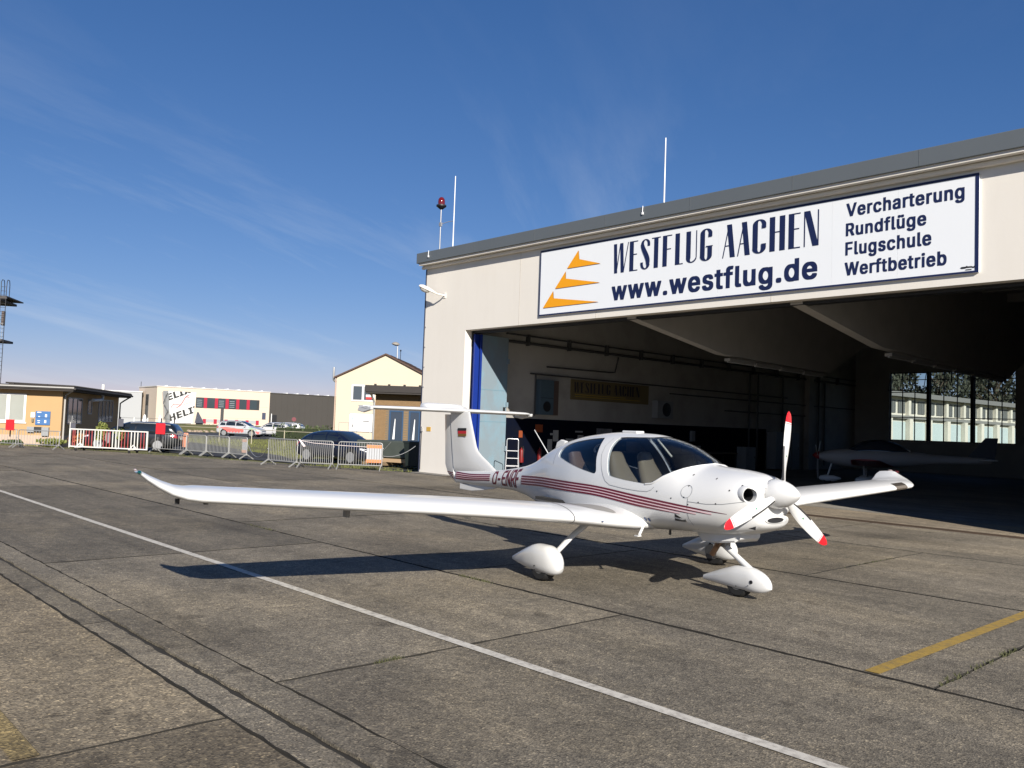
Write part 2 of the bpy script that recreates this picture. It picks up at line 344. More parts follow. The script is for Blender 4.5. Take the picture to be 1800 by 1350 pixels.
def modifier_result(o):
    dg = bpy.context.evaluated_depsgraph_get(); dg.update()
    me = bpy.data.meshes.new_from_object(o.evaluated_get(dg)); return me
GLYPHS = {
'.': (0.238, [[55, -20, 133, -20, 148, -15, 161, -4, 170, 13, 170, 69, 165, 80, 154, 93, 137, 102, 55, 102, 40, 95, 25, 80, 20, 65, 20, 15, 31, -6]]),
'E': (0.469, [[31, -16, 406, -15, 405, 74, 157, 74, 154, 77, 155, 214, 381, 214, 384, 217, 383, 302, 155, 302, 154, 435, 401, 436, 401, 524, 30, 523]]),
'F': (0.46, [[31, -16, 154, -15, 155, 206, 376, 207, 375, 294, 154, 295, 154, 433, 157, 436, 397, 436, 397, 524, 30, 523]]),
'H': (0.567, [[31, -16, 154, -15, 154, 213, 157, 216, 361, 216, 362, -15, 486, -15, 485, 524, 362, 523, 362, 307, 359, 304, 155, 304, 154, 523, 30, 523]]),
'I': (0.351, [[3, -16, 298, -15, 298, 73, 217, 74, 214, 77, 214, 433, 217, 436, 298, 437, 297, 524, 2, 523, 2, 437, 85, 436, 88, 433, 88, 77, 85, 74, 2, 73]]),
'L': (0.443, [[31, -16, 390, -15, 389, 74, 154, 75, 153, 524, 30, 523]]),
'R': (0.499, [[31, -16, 154, -15, 154, 179, 157, 182, 218, 181, 323, -16, 458, -15, 458, 17, 359, 199, 386, 215, 411, 240, 434, 285, 438, 309, 438, 395, 434, 419, 413, 462, 380, 495, 349, 512, 293, 524, 30, 523], [155, 270, 154, 435, 221, 436, 235, 434, 265, 426, 284, 413, 301, 394, 308, 381, 314, 357, 312, 335, 299, 308, 276, 287, 245, 274, 201, 270]]),
'V': (0.53, [[175, -16, 305, -16, 309, -14, 486, 471, 492, 491, 491, 524, 364, 523, 241, 167, 115, 522, 111, 524, -14, 523, -14, 493, -12, 485]]),
'W': (0.736, [[125, -16, 260, -15, 343, 287, 424, -15, 559, -16, 564, -5, 696, 475, 700, 493, 700, 523, 572, 523, 493, 213, 411, 522, 407, 524, 276, 523, 193, 213, 113, 522, 109, 524, -13, 524, -14, 493, -10, 475]]),
'X': (0.524, [[-11, -16, 122, -15, 237, 149, 352, -15, 486, -15, 485, 18, 317, 263, 473, 488, 473, 524, 343, 524, 239, 372, 135, 524, 0, 523, 1, 490, 158, 261, 147, 242, -11, 18]]),
'a': (0.439, [[109, -24, 211, -24, 241, -16, 368, -15, 368, 265, 364, 301, 358, 325, 341, 354, 318, 375, 295, 388, 265, 396, 231, 400, 141, 400, 115, 396, 91, 388, 56, 369, 29, 342, 12, 311, 13, 274, 69, 258, 129, 258, 143, 280, 156, 293, 177, 306, 195, 311, 222, 299, 237, 282, 242, 269, 243, 261, 238, 253, 217, 244, 109, 230, 63, 218, 30, 197, 15, 180, 6, 163, 0, 133, 0, 81, 11, 38, 25, 18, 56, -7, 87, -20], [171, 65, 152, 71, 133, 86, 124, 103, 129, 118, 142, 131, 165, 144, 245, 158, 244, 133, 229, 102, 206, 79]]),
'b': (0.475, [[181, -24, 275, -24, 299, -20, 327, -10, 342, -1, 375, 28, 402, 71, 418, 129, 420, 225, 414, 271, 402, 305, 379, 344, 344, 377, 323, 388, 301, 396, 275, 400, 177, 400, 145, 391, 143, 524, 23, 524, 22, -15, 139, -16, 143, -13, 159, -20], [213, 68, 186, 85, 175, 96, 161, 118, 154, 131, 146, 159, 144, 201, 154, 247, 171, 276, 192, 297, 221, 310, 248, 297, 269, 276, 281, 258, 294, 221, 298, 185, 290, 143, 271, 104, 256, 87, 242, 77, 225, 68]]),
'c': (0.446, [[157, -24, 257, -24, 289, -18, 311, -10, 342, 9, 359, 24, 379, 52, 392, 81, 392, 115, 389, 120, 339, 132, 277, 132, 273, 130, 261, 104, 242, 83, 215, 68, 205, 66, 182, 77, 163, 92, 151, 108, 138, 131, 128, 173, 128, 203, 134, 231, 155, 274, 182, 299, 209, 310, 240, 295, 259, 274, 275, 246, 333, 246, 392, 261, 392, 295, 369, 340, 352, 359, 334, 373, 311, 386, 283, 396, 255, 400, 161, 400, 125, 394, 103, 386, 82, 373, 53, 348, 35, 324, 16, 285, 4, 223, 4, 153, 10, 113, 18, 85, 39, 46, 53, 28, 74, 9, 88, -1, 121, -16]]),
'd': (0.474, [[147, -24, 243, -24, 273, -18, 281, -12, 287, -16, 402, -15, 401, 524, 283, 524, 281, 390, 249, 400, 149, 400, 111, 392, 76, 373, 51, 350, 33, 324, 20, 299, 6, 249, 4, 225, 6, 129, 18, 83, 33, 52, 45, 34, 72, 7, 97, -10], [199, 68, 176, 81, 149, 110, 132, 151, 128, 173, 128, 205, 136, 241, 155, 276, 180, 299, 205, 310, 232, 297, 257, 272, 274, 237, 281, 189, 276, 149, 257, 106, 228, 77, 211, 68]]),
'e': (0.454, [[161, -24, 261, -24, 309, -14, 338, 1, 365, 22, 385, 50, 394, 71, 393, 108, 341, 120, 279, 120, 275, 118, 258, 91, 242, 77, 217, 66, 209, 66, 195, 70, 172, 83, 147, 110, 134, 135, 130, 149, 133, 152, 402, 153, 400, 245, 392, 285, 384, 307, 365, 340, 349, 358, 324, 377, 293, 392, 257, 400, 159, 400, 133, 396, 109, 388, 70, 365, 43, 336, 24, 305, 12, 271, 4, 223, 4, 151, 12, 103, 35, 52, 53, 28, 88, -1, 129, -18], [135, 238, 134, 245, 151, 274, 170, 293, 195, 308, 205, 310, 232, 299, 250, 283, 261, 266, 272, 241, 269, 238]]),
'f': (0.303, [[51, -16, 172, -15, 172, 309, 255, 310, 258, 313, 258, 393, 173, 394, 172, 415, 181, 440, 195, 452, 258, 453, 274, 507, 273, 538, 249, 544, 225, 546, 149, 546, 115, 540, 80, 519, 67, 504, 56, 485, 50, 457, 50, 395, -24, 393, -24, 311, 47, 310, 50, 307]]),
'g': (0.476, [[177, -168, 261, -166, 317, -154, 342, -141, 362, -127, 379, -108, 392, -85, 402, -47, 401, 394, 287, 394, 283, 389, 249, 400, 151, 400, 131, 398, 111, 392, 82, 377, 62, 361, 35, 328, 18, 295, 6, 249, 4, 155, 14, 101, 29, 66, 45, 42, 60, 27, 82, 11, 103, 0, 129, -8, 167, -12, 237, -12, 280, -3, 278, -23, 265, -46, 244, -65, 211, -78, 191, -76, 170, -65, 156, -55, 141, -36, 129, -26, 69, -26, 23, -52, 22, -87, 25, -94, 37, -112, 68, -139, 115, -160, 147, -166], [205, 79, 176, 91, 157, 108, 147, 122, 134, 149, 128, 177, 128, 207, 132, 229, 149, 268, 176, 297, 203, 310, 224, 303, 253, 278, 272, 245, 282, 197, 276, 153, 259, 116, 240, 95, 223, 84]]),
'h': (0.46, [[23, -16, 144, -15, 144, 227, 146, 239, 152, 259, 167, 282, 180, 295, 207, 308, 224, 303, 245, 286, 260, 261, 266, 233, 266, -15, 386, -15, 386, 281, 376, 327, 361, 354, 338, 377, 325, 386, 299, 396, 277, 400, 179, 400, 145, 390, 143, 524, 22, 523]]),
'i': (0.217, [[23, -16, 144, -15, 143, 394, 22, 393], [47, 426, 119, 426, 138, 433, 147, 442, 156, 461, 156, 505, 151, 520, 138, 533, 119, 540, 49, 540, 33, 534, 22, 527, 12, 511, 10, 497, 12, 457, 19, 444, 30, 433]]),
'l': (0.239, [[95, -18, 189, -18, 209, -14, 210, 25, 200, 69, 163, 70, 156, 73, 148, 81, 144, 99, 144, 523, 25, 524, 22, 521, 22, 55, 28, 29, 37, 12, 54, -5, 79, -16]]),
'n': (0.46, [[23, -16, 144, -15, 144, 227, 146, 239, 152, 259, 167, 282, 180, 295, 207, 308, 224, 303, 245, 286, 260, 261, 266, 233, 266, -15, 386, -15, 386, 281, 376, 327, 357, 358, 338, 377, 305, 394, 277, 400, 179, 400, 145, 390, 139, 394, 22, 393]]),
'r': (0.31, [[23, -16, 144, -15, 144, 233, 148, 253, 163, 278, 182, 295, 199, 304, 207, 306, 274, 307, 273, 400, 167, 400, 145, 394, 22, 393]]),
's': (0.415, [[131, -24, 235, -24, 287, -12, 324, 11, 343, 32, 354, 51, 360, 73, 362, 121, 358, 151, 345, 178, 328, 195, 301, 212, 281, 220, 187, 242, 163, 252, 147, 266, 142, 275, 145, 284, 158, 299, 177, 310, 189, 312, 212, 301, 227, 284, 239, 262, 303, 262, 353, 274, 354, 307, 329, 356, 302, 379, 271, 394, 243, 400, 137, 400, 113, 396, 93, 390, 51, 366, 35, 348, 22, 325, 18, 305, 18, 241, 22, 223, 35, 200, 54, 181, 85, 164, 201, 134, 218, 125, 234, 107, 233, 98, 216, 79, 193, 66, 183, 65, 152, 77, 133, 98, 123, 122, 59, 122, 6, 109, 6, 77, 10, 59, 23, 32, 33, 20, 46, 7, 83, -14]]),
't': (0.277, [[121, -20, 219, -20, 242, -13, 242, 25, 232, 69, 175, 70, 163, 80, 156, 103, 156, 309, 234, 311, 234, 391, 231, 394, 156, 395, 155, 486, 37, 486, 34, 483, 34, 395, -24, 393, -24, 313, -21, 310, 34, 309, 34, 79, 38, 43, 53, 14, 64, 3, 87, -12]]),
'u': (0.46, [[123, -20, 235, -20, 265, -10, 271, -16, 386, -15, 385, 394, 266, 393, 266, 153, 264, 141, 258, 121, 242, 95, 224, 81, 201, 70, 178, 81, 163, 96, 150, 117, 146, 131, 144, 147, 144, 393, 22, 393, 22, 107, 26, 79, 38, 43, 55, 18, 72, 3, 92, -9]]),
'w': (0.617, [[109, -16, 230, -15, 283, 173, 286, 171, 338, -15, 459, -16, 574, 357, 574, 393, 453, 394, 449, 392, 402, 219, 397, 211, 347, 392, 343, 394, 223, 394, 220, 391, 172, 211, 169, 209, 118, 393, -5, 394, -6, 357]]),
'ü': (0.46, [[123, -20, 235, -20, 265, -10, 271, -16, 386, -15, 385, 394, 266, 393, 266, 153, 264, 141, 258, 121, 242, 95, 224, 81, 201, 70, 178, 81, 163, 96, 150, 117, 146, 131, 144, 147, 144, 393, 22, 393, 22, 107, 26, 79, 38, 43, 55, 18, 72, 3, 92, -9], [97, 426, 167, 426, 186, 433, 195, 442, 202, 455, 202, 511, 197, 522, 186, 533, 175, 538, 93, 538, 78, 531, 71, 524, 62, 503, 62, 461, 71, 442, 80, 433], [241, 426, 311, 426, 326, 431, 339, 442, 348, 463, 348, 503, 341, 522, 332, 531, 319, 538, 235, 538, 215, 524, 206, 503, 206, 463, 208, 453, 224, 433]]),
'#H': (0.607, [[7, -34, 178, -33, 178, 195, 181, 198, 338, 197, 339, -34, 510, -33, 509, 542, 338, 541, 338, 325, 335, 322, 178, 323, 177, 542, 6, 541]]),
'#E': (0.509, [[7, -34, 430, -33, 429, 92, 181, 92, 178, 95, 179, 196, 405, 196, 408, 199, 407, 320, 179, 320, 178, 417, 425, 418, 425, 542, 6, 541]]),
'#L': (0.483, [[7, -34, 414, -33, 413, 92, 178, 93, 177, 542, 6, 541]]),
'#I': (0.391, [[-21, -34, 322, -33, 322, 91, 241, 92, 238, 95, 238, 415, 241, 418, 322, 419, 321, 542, -22, 541, -22, 419, 61, 418, 64, 415, 64, 95, 61, 92, -22, 91]]),
'#X': (0.564, [[-35, -34, 145, -34, 237, 95, 329, -34, 510, -33, 509, 36, 354, 263, 497, 470, 497, 542, 319, 542, 239, 426, 159, 542, -24, 541, -23, 472, 103, 290, 122, 259, -35, 36]]),
'_D': (0.502, [[45, -10, 261, -10, 319, 0, 367, 20, 386, 33, 431, 78, 456, 123, 472, 179, 478, 233, 476, 303, 468, 351, 458, 381, 431, 432, 415, 452, 390, 475, 347, 500, 325, 508, 285, 516, 267, 518, 44, 517], [141, 68, 140, 441, 225, 442, 285, 428, 318, 409, 343, 384, 364, 351, 376, 315, 382, 277, 382, 233, 378, 203, 364, 159, 345, 128, 331, 112, 306, 93, 281, 80, 227, 68]]),
'_-': (0.453, [[99, 178, 353, 178, 354, 253, 99, 254]]),
'_E': (0.419, [[45, -10, 392, -9, 391, 68, 143, 68, 140, 71, 141, 220, 367, 220, 370, 223, 369, 296, 141, 296, 140, 441, 387, 442, 387, 518, 44, 517]]),
'_N': (0.524, [[45, -10, 140, -9, 141, 355, 183, 284, 370, -9, 480, -9, 479, 518, 384, 517, 383, 155, 154, 517, 44, 517]]),
'_R': (0.449, [[45, -10, 140, -9, 140, 185, 143, 188, 232, 187, 337, -10, 444, -9, 444, 11, 340, 201, 372, 221, 397, 246, 420, 291, 424, 315, 424, 389, 420, 413, 412, 433, 391, 466, 374, 483, 350, 499, 315, 512, 279, 518, 44, 517], [141, 264, 141, 442, 235, 442, 261, 438, 284, 429, 311, 406, 326, 375, 328, 341, 317, 308, 296, 285, 271, 272, 245, 266]]),
'_F': (0.41, [[45, -10, 140, -9, 141, 212, 362, 213, 361, 288, 140, 289, 140, 441, 383, 442, 383, 518, 44, 517]]),
}
# ------------------------------------------------------------------ materials
def concrete(name, c, tan=0.0, rough=.85, agg=90.0, amt=.95, rand=.20):
    m = bpy.data.materials.new(name); m.use_nodes = True
    t = m.node_tree; p = t.nodes['Principled BSDF']; p.inputs['Roughness'].default_value = rough; p.inputs['Specular IOR Level'].default_value = .35
    N = t.nodes.new; K = t.links.new
    geo = N('ShaderNodeNewGeometry'); oi = N('ShaderNodeObjectInfo')
    def noise(sc, det=6, ro=.6, st=None):
        n = N('ShaderNodeTexNoise'); n.inputs['Scale'].default_value = sc; n.inputs['Detail'].default_value = det; n.inputs['Roughness'].default_value = ro
        if st:
            mp = N('ShaderNodeMapping'); mp.inputs['Scale'].default_value = st; K(geo.outputs['Position'], mp.inputs[0]); K(mp.outputs[0], n.inputs['Vector'])
        else: K(geo.outputs['Position'], n.inputs['Vector'])
        return n
    def ramp(src, pts):
        r = N('ShaderNodeValToRGB'); r.color_ramp.elements.remove(r.color_ramp.elements[1])
        for i, (po, col) in enumerate(pts):
            e = r.color_ramp.elements[0] if i == 0 else r.color_ramp.elements.new(po)
            e.position = po; e.color = (*col, 1)
        K(src, r.inputs[0]); return r
    def mul(a, b, f=1.0):
        x = N('ShaderNodeMix'); x.data_type = 'RGBA'; x.blend_type = 'MULTIPLY'; x.inputs[0].default_value = f
        K(a, x.inputs[6]); K(b, x.inputs[7]); return x.outputs[2]
    big = noise(.55, 8, .68); b = ramp(big.outputs['Fac'], [(.28, tuple(v*.66 for v in c)), (.5, c), (.72, (c[0]*1.28, c[1]*1.26, c[2]*1.22))])
    streak = noise(1.0, 6, .6, (.35, 1.6, 1)); s_ = ramp(streak.outputs['Fac'], [(.3, (.78, .78, .78)), (.65, (1.12, 1.12, 1.12))])
    col = mul(b.outputs[0], s_.outputs[0])
    mid = noise(7.0, 5, .6); m_ = ramp(mid.outputs['Fac'], [(.3, (.80, .80, .80)), (.7, (1.2, 1.2, 1.2))]); col = mul(col, m_.outputs[0])
    vo = N('ShaderNodeTexVoronoi'); vo.inputs['Scale'].default_value = agg; K(geo.outputs['Position'], vo.inputs['Vector'])
    sep = N('ShaderNodeSeparateColor'); K(vo.outputs['Color'], sep.inputs[0])
    a_ = ramp(sep.outputs[0], [(0.0, (.50, .49, .48)), (.2, (.74, .73, .72)), (.45, (.97, .97, .97)), (.75, (1.10, 1.10, 1.09)), (.93, (1.45, 1.43, 1.38)), (1.0, (2.2, 2.15, 2.0))])
    vo2 = N('ShaderNodeTexVoronoi'); vo2.inputs['Scale'].default_value = agg*.37; K(geo.outputs['Position'], vo2.inputs['Vector'])
    sep2 = N('ShaderNodeSeparateColor'); K(vo2.outputs['Color'], sep2.inputs[0])
    a2 = ramp(sep2.outputs[1], [(0.0, (.78, .78, .78)), (.25, (.96, .96, .96)), (.8, (1.03, 1.03, 1.03)), (.97, (1.25, 1.24, 1.2))])
    col = mul(col, a_.outputs[0], amt); col = mul(col, a2.outputs[0], amt)
    ob = ramp(oi.outputs['Random'], [(0, (1-rand,)*3), (1, (1+rand,)*3)]); col = mul(col, ob.outputs[0])
    st = noise(.23, 4, .5); so_ = ramp(st.outputs['Fac'], [(.56, (1, 1, 1)), (.70, (.62, .61, .60))]); col = mul(col, so_.outputs[0])
    pa = noise(.42, 3, .45, (.7, 1.5, 1)); pr = ramp(pa.outputs['Fac'], [(.52, (1, 1, 1)), (.60, (1.22, 1.20, 1.15)), (.70, (1.05, 1.04, 1.02))]); col = mul(col, pr.outputs[0])
    sp = noise(2.3, 2, .5); sr = ramp(sp.outputs['Fac'], [(.66, (1, 1, 1)), (.70, (.62, .61, .60))]); col = mul(col, sr.outputs[0], .8)
    tm = noise(1.0, 3, .5, (.05, 2.2, 1)); tr_ = ramp(tm.outputs['Fac'], [(.58, (1, 1, 1)), (.68, (.80, .80, .80))]); col = mul(col, tr_.outputs[0])
    K(col, p.inputs['Base Color'])
    bp = N('ShaderNodeBump'); bp.inputs['Strength'].default_value = .55; bp.inputs['Distance'].default_value = .006
    K(vo.outputs['Distance'], bp.inputs['Height'])
    bp2 = N('ShaderNodeBump'); bp2.inputs['Strength'].default_value = .5; bp2.inputs['Distance'].default_value = .02
    K(mid.outputs['Fac'], bp2.inputs['Height']); K(bp.outputs[0], bp2.inputs['Normal']); K(bp2.outputs[0], p.inputs['Normal'])
    return m

M_conc = concrete('weathered concrete', (.143, .124, .095))
M_tan = concrete('tan exposed aggregate concrete', (.165, .136, .094), agg=70)
M_kerb = concrete('channel concrete', (.155, .135, .104), agg=95)
M_thr = concrete('threshold concrete', (.20, .165, .12), amt=.6)
M_floor = concrete('hangar floor screed', (.24, .225, .20), amt=.3)
M_asph = concrete('asphalt', (.045, .047, .052), agg=70, amt=.7)
M_soil = MAT('joint soil', (.016, .014, .011), .95, var=.4, vscale=20)
M_moss = MAT('moss', (.060, .062, .026), .95, var=.5, vscale=30)
M_grass = MAT('dry grass', (.105, .105, .030), .95, var=.35, vscale=.8, dirt=(.15, .115, .05), dscale=2.5, damt=.8)
M_white_paint = MAT('worn white marking', (.50, .47, .41), .8, var=.15, vscale=8, dirt=(.15, .13, .11), dscale=14, damt=.85)
M_yellow_paint = MAT('worn yellow marking', (.29, .185, .03), .8, var=.15, vscale=8, dirt=(.13, .10, .05), dscale=12, damt=.9)
M_white = MAT('white gelcoat', (.60, .60, .59), .28, coat=.5, var=.02, vscale=2)
M_steel = MAT('galvanised steel', (.42, .42, .42), .45, metal=.6, var=.15, vscale=9)
M_dark = MAT('dark plastic', (.015, .015, .017), .5)
M_black = MAT('black rubber', (.012, .012, .012), .8, var=.3, vscale=30)
M_navy = MAT('navy lettering', (.006, .013, .062), .5)

# ------------------------------------------------------------------ ground
def sheet(name, pts, z, mat, parent=None, kind='structure'):
    o = MB().poly([(x, y, z) for x, y in pts]).obj(name, mat, parent)
    if not parent: tag(o, kind=kind)
    return o
ground = sheet('ground', [(-1500, -1500), (1500, -1500), (1500, 1500), (-1500, 1500)], -.075, M_grass)
sheet('road', [(-26.2, 18.9), (-33.5, 17.3), (-36.2, 16.9), (-44, 15.8), (-56, 14.5), (-62, 24), (-54, 23.2), (-45, 21.6), (-38.5, 20.4), (-33.5, 18.6), (-31, 18.7), (-27, 20.2)], -.045, M_asph)
sheet('car_park', [(-66, 31), (-72, 39.5), (-92, 46), (-92, 34), (-76, 33)], -.05, M_asph)
apron = sheet('apron', [(-62, -8), (14, -8), (14, 18.72), (-25.6, 18.72), (-26, 18.3), (-49.5, 10.3), (-62, 6)], -.020, M_soil)

def clip(poly, a, b):
    """keep the part of poly to the right of the line a->b"""
    out = []; n = len(poly)
    sd = lambda p: (b[0]-a[0])*(p[1]-a[1]) - (b[1]-a[1])*(p[0]-a[0])
    for i in range(n):
        p, q = poly[i], poly[(i+1) % n]; sp, sq = sd(p), sd(q)
        if sp <= 0: out.append(p)
        if sp*sq < 0: t = sp/(sp-sq); out.append((p[0]+(q[0]-p[0])*t, p[1]+(q[1]-p[1])*t))
    return out
def slab(poly, mat, name='slab', z=0.0, jit=.006, step=.45, thick=.019, nmax=14):
    pts = []; n = len(poly)
    for i in range(n):
        a, b = poly[i], poly[(i+1) % n]; l = math.hypot(b[0]-a[0], b[1]-a[1]); k = max(1, min(nmax, int(l/step)))
        for j in range(k):
            t = (j + (rnd.uniform(-.25, .25) if j else 0))/k; jj = jit*(rnd.random()**3)*3*(0 if j == 0 else 1)
            nx, ny = -(b[1]-a[1])/max(l, 1e-6), (b[0]-a[0])/max(l, 1e-6)
            pts.append((a[0]+(b[0]-a[0])*t+nx*jj, a[1]+(b[1]-a[1])*t+ny*jj))
    cx = sum(p[0] for p in pts)/len(pts); cy = sum(p[1] for p in pts)/len(pts)
    m = MB().prism([(p[0]-cx, p[1]-cy) for p in pts], lambda x, y: (x, y, -thick), lambda x, y: (x, y, 0))
    m.mi = [1]*len(m.mi); m.mi[1] = 0                    # dirty joint faces, clean top
    return m.obj(name, [mat, mat if name == 'channel_kerb' and cy > 2.6 else M_soil], apron, loc=(cx, cy, z))
strips = [(-5.0, 2.330, -4.91, 5.72, M_tan), (2.895, 6.584, -5.365, 5.70, M_conc), (6.633, 10.448, -2.445, 5.70, M_conc),
          (10.478, 14.34, -5.5, 5.73, M_conc), (14.375, 18.36, -8.1, 5.72, M_conc)]
GA, GB = (-26.0, 18.28), (-49.5, 10.28)
for y0, y1, xj, dx, mt in strips:
    k = -14
    while xj + k*dx < 12:
        x0 = xj + k*dx; x1 = x0 + dx; k += 1
        if x1 < -61 or x0 < -62: continue
        g = rnd.uniform(.009, .014)
        poly = [(x0+g, y0), (x1-g, y0), (x1-g, y1), (x0+g, y1)]
        if (x0 < -24 and y1 > 5):
            poly = clip(poly[::-1], GB, GA)
            if len(poly) < 3: continue
            poly = poly[::-1]
        slab(poly, mt, z=rnd.uniform(-.004, .003), jit=.0065, step=.14, nmax=40)
for y0, y1, sh in ((2.343, 2.556, 0.4), (2.606, 2.880, 0.0)):
    for k in range(-10, 3):
        x0 = -8.15 + sh + k*5.7
        slab([(x0+.008, y0), (x0+5.69, y0), (x0+5.69, y1), (x0+.008, y1)], M_kerb, 'channel_kerb', z=rnd.uniform(-.003, .004), jit=.006, step=.11, nmax=52)
# markings
sheet('white_line', [(-60, 4.53), (4, 4.53), (4, 4.632), (-60, 4.632)], .005, M_white_paint, apron)
sheet('yellow_line', [(-2.975, 6.64), (-2.855, 6.64), (-2.80, 13.5), (-2.92, 13.5)], .005, M_yellow_paint, apron)
sheet('faded_yellow_line', [(-6.3, 1.20), (-4.94, 1.20), (-4.94, 1.33), (-6.3, 1.33)], .005, concrete('nearly gone yellow marking', (.190, .146, .070), agg=70), apron)
# moss along some joints: clumps of small blades
def moss(name, segs, n, mat, h=.03):
    mb = MB()
    for (x0, y0, x1, y1, w) in segs:
        for i in range(n):
            t = rnd.random(); x = x0+(x1-x0)*t+rnd.gauss(0, w); y = y0+(y1-y0)*t+rnd.gauss(0, w); a = rnd.uniform(0, 6.28); hh = h*rnd.uniform(.4, 1.2); ww = .012
            mb.add([(x-ww*math.cos(a), y-ww*math.sin(a), -.02), (x+ww*math.cos(a), y+ww*math.sin(a), -.02), (x+rnd.gauss(0, .015), y+rnd.gauss(0, .015), hh)], [(0, 1, 2)])
    return tag(mb.obj(name, mat, fix=False), kind='stuff')
moss('joint_weeds', [(-2.45, 6.75, -2.44, 7.9, .018), (-2.45, 8.1, -2.44, 8.5, .014), (-13.5, 6.61, -12.6, 6.61, .02), (-5.37, 3.7, -5.37, 3.95, .016), (-7.9, 6.61, -7.3, 6.61, .012), (-5.5, 11.6, -5.5, 13.2, .015)], 60, M_moss, .022)

# door rail and threshold
rail = MB().box(-23.1, 8, 18.40, 18.50, -.03, .004).box(-23.1, 8, 18.60, 18.70, -.03, .004).box(-23.1, 8, 18.50, 18.60, -.018, -.014)
rail.obj('door_rail', MAT('rusty rail steel', (.09, .06, .04), .7, metal=.4, var=.4, vscale=6), apron)
hf = MB().box(-25.4, 9, 18.735, 50.2, -.1, 0.0).obj('hangar_floor', M_floor); tag(hf, kind='structure')
sheet('threshold', [(-23.1, 18.74), (9, 18.74), (9, 20.9), (-23.1, 20.9)], .004, M_thr, hf)
# ------------------------------------------------------------------ hangar
def WP(o, root):
    """keep an object that was built in world coordinates in place under root"""
    o.parent = root
    o.matrix_parent_inverse = (Matrix.Translation(root.location) @ root.rotation_euler.to_matrix().to_4x4()).inverted()
    return o
YF = 19.18; XL = -25.48; XO = -23.1; XR = -5.15; XE = 9.0; ZO = 5.17; YB = 50.2
M_facade = MAT('cream painted facade', (.715, .675, .61), .7, var=.02, vscale=1.0, dirt=(.62, .57, .49), dscale=1.3, damt=.22, dstretch=(2.0, 1, .35), bump=.06, bscale=30)
M_fascia = MAT('grey metal fascia', (.125, .14, .15), .5, metal=.2, var=.05, vscale=1)
M_inwall = MAT('grimy interior wall', (.37, .355, .33), .85, dirt=(.22, .205, .185), dscale=.8, damt=.7)
M_dado = MAT('shade darkened navy paint', (.003, .0048, .013), .95, spec=.05, dirt=(.008, .008, .009), dscale=2, damt=.6)  # navy paint, darkened further to carry the wall's missing shade
M_indark = MAT('mottled concrete ceiling', (.40, .385, .36), .9, var=.2, vscale=1)  # concrete grey like the beams, tone varied at random
M_beam = MAT('concrete roof beam', (.40, .385, .36), .85, var=.15, vscale=2)
M_blue = MAT('saturated blue door paint', (.006, .026, .20), .45, var=.1, vscale=4)
M_pale = MAT('pale blue steel door', (.185, .235, .27), .55, dirt=(.17, .30, .38), dscale=1.5, damt=.9, dstretch=(1, 1, .6))
M_trim = MAT('navy corner trim', (.02, .025, .05), .5)
H = thing('hangar', 'large cream aircraft hangar with grey roof edge and wide open doorway', 'hangar', (-15.5, YF, 0))
def hp(mb, name, mat, **k): return WP(mb.obj(name, mat, **k), H)
hp(MB().box(XL, XO, YF, YF+.30, -.1, 7.72), 'front_pier', M_facade)
hp(MB().box(XR, XE, YF, YF+.30, -.1, ZO), 'front_pier', M_facade)
hp(MB().box(XO, XE, YF, YF+.30, ZO, 7.72), 'lintel', M_facade)
# narrow joints between the facing sheets, each a shallow cover strip
for x in (-20.35, -16.95, -11.1, -4.9):
    hp(MB().box(x-.008, x+.008, YF-.004, YF-.0005, ZO+.004, 5.36 if x > -19.4 else 7.6), 'joint_strip', MAT('joint', (.50, .46, .40), .8))
hp(MB().box(XL, -23.3, YF+.302, YB, -.1, 7.4), 'side_wall', M_inwall)
hp(MB().box(XE-.3, XE, YF+.302, YB, -.1, 7.4), 'side_wall', M_inwall)
WX0, WX1, WZ0, WZ1 = -21.22, -14.56, 1.80, 5.75
M_back = MAT('dark rear wall', (.34, .33, .31), .9, var=.2, vscale=1)
bw = MB().box(-23.3, WX0, YB, YB+.3, -.1, 7.4).box(WX1, XE, YB, YB+.3, -.1, 7.4).box(WX0, WX1, YB, YB+.3, -.1, WZ0).box(WX0, WX1, YB, YB+.3, WZ1, 7.4)
hp(bw, 'rear_wall', M_back)
hp(MB().box(XL-.12, XE+.3, YF-.30, YB+.5, 7.72, 7.98), 'roof_slab', M_facade)
hp(MB().box(XL-.22, XE+.4, YF-.36, YB+.6, 7.80, 8.18), 'fascia', M_fascia, bevel=.012)
hp(MB().box(XL-.20, XE, YF-.14, YF-.002, 7.60, 7.719), 'eaves_moulding', M_facade, bevel=.05)
hp(MB().box(-23.3, XE-.3, YF+.31, YB, 7.42, 7.70), 'ceiling', M_indark)
hp(MB().box(XL-.035, XL-.002, YF-.03, YF+.3, 0, 7.6), 'corner_trim', M_trim)
for i in range(9): hp(MB().box(XL+.05, XL+.085, YF-.022, YF-.001, .9+i*.75, .935+i*.75), 'anchor_bolt', M_steel)
for x in (-15.84, -10.59, -5.34, -.1, 5.1):
    ye = 31.6 if x < -12 else 35.2
    side = [(YF+.32, 5.11), (24.2, 4.44), (ye, 4.44-(ye-24.2)*.0150), (ye+3.5, 5.85), (YB-.01, 6.0), (YB-.01, 7.40), (YF+.32, 7.40)]
    hp(MB().prism(side, lambda y, z: (x-.16, y, z), lambda y, z: (x+.16, y, z)), 'roof_beam', M_beam)
for i in range(11):
    y = 21.5 + i*2.7
    hp(MB().box(-23.29, XE-.31, y-.09, y+.09, 7.10, 7.41), 'purlin', M_indark)
hp(MB().box(-23.299, -23.285, YF+2.1, 40, 0, 2.13), 'dado', M_dado)
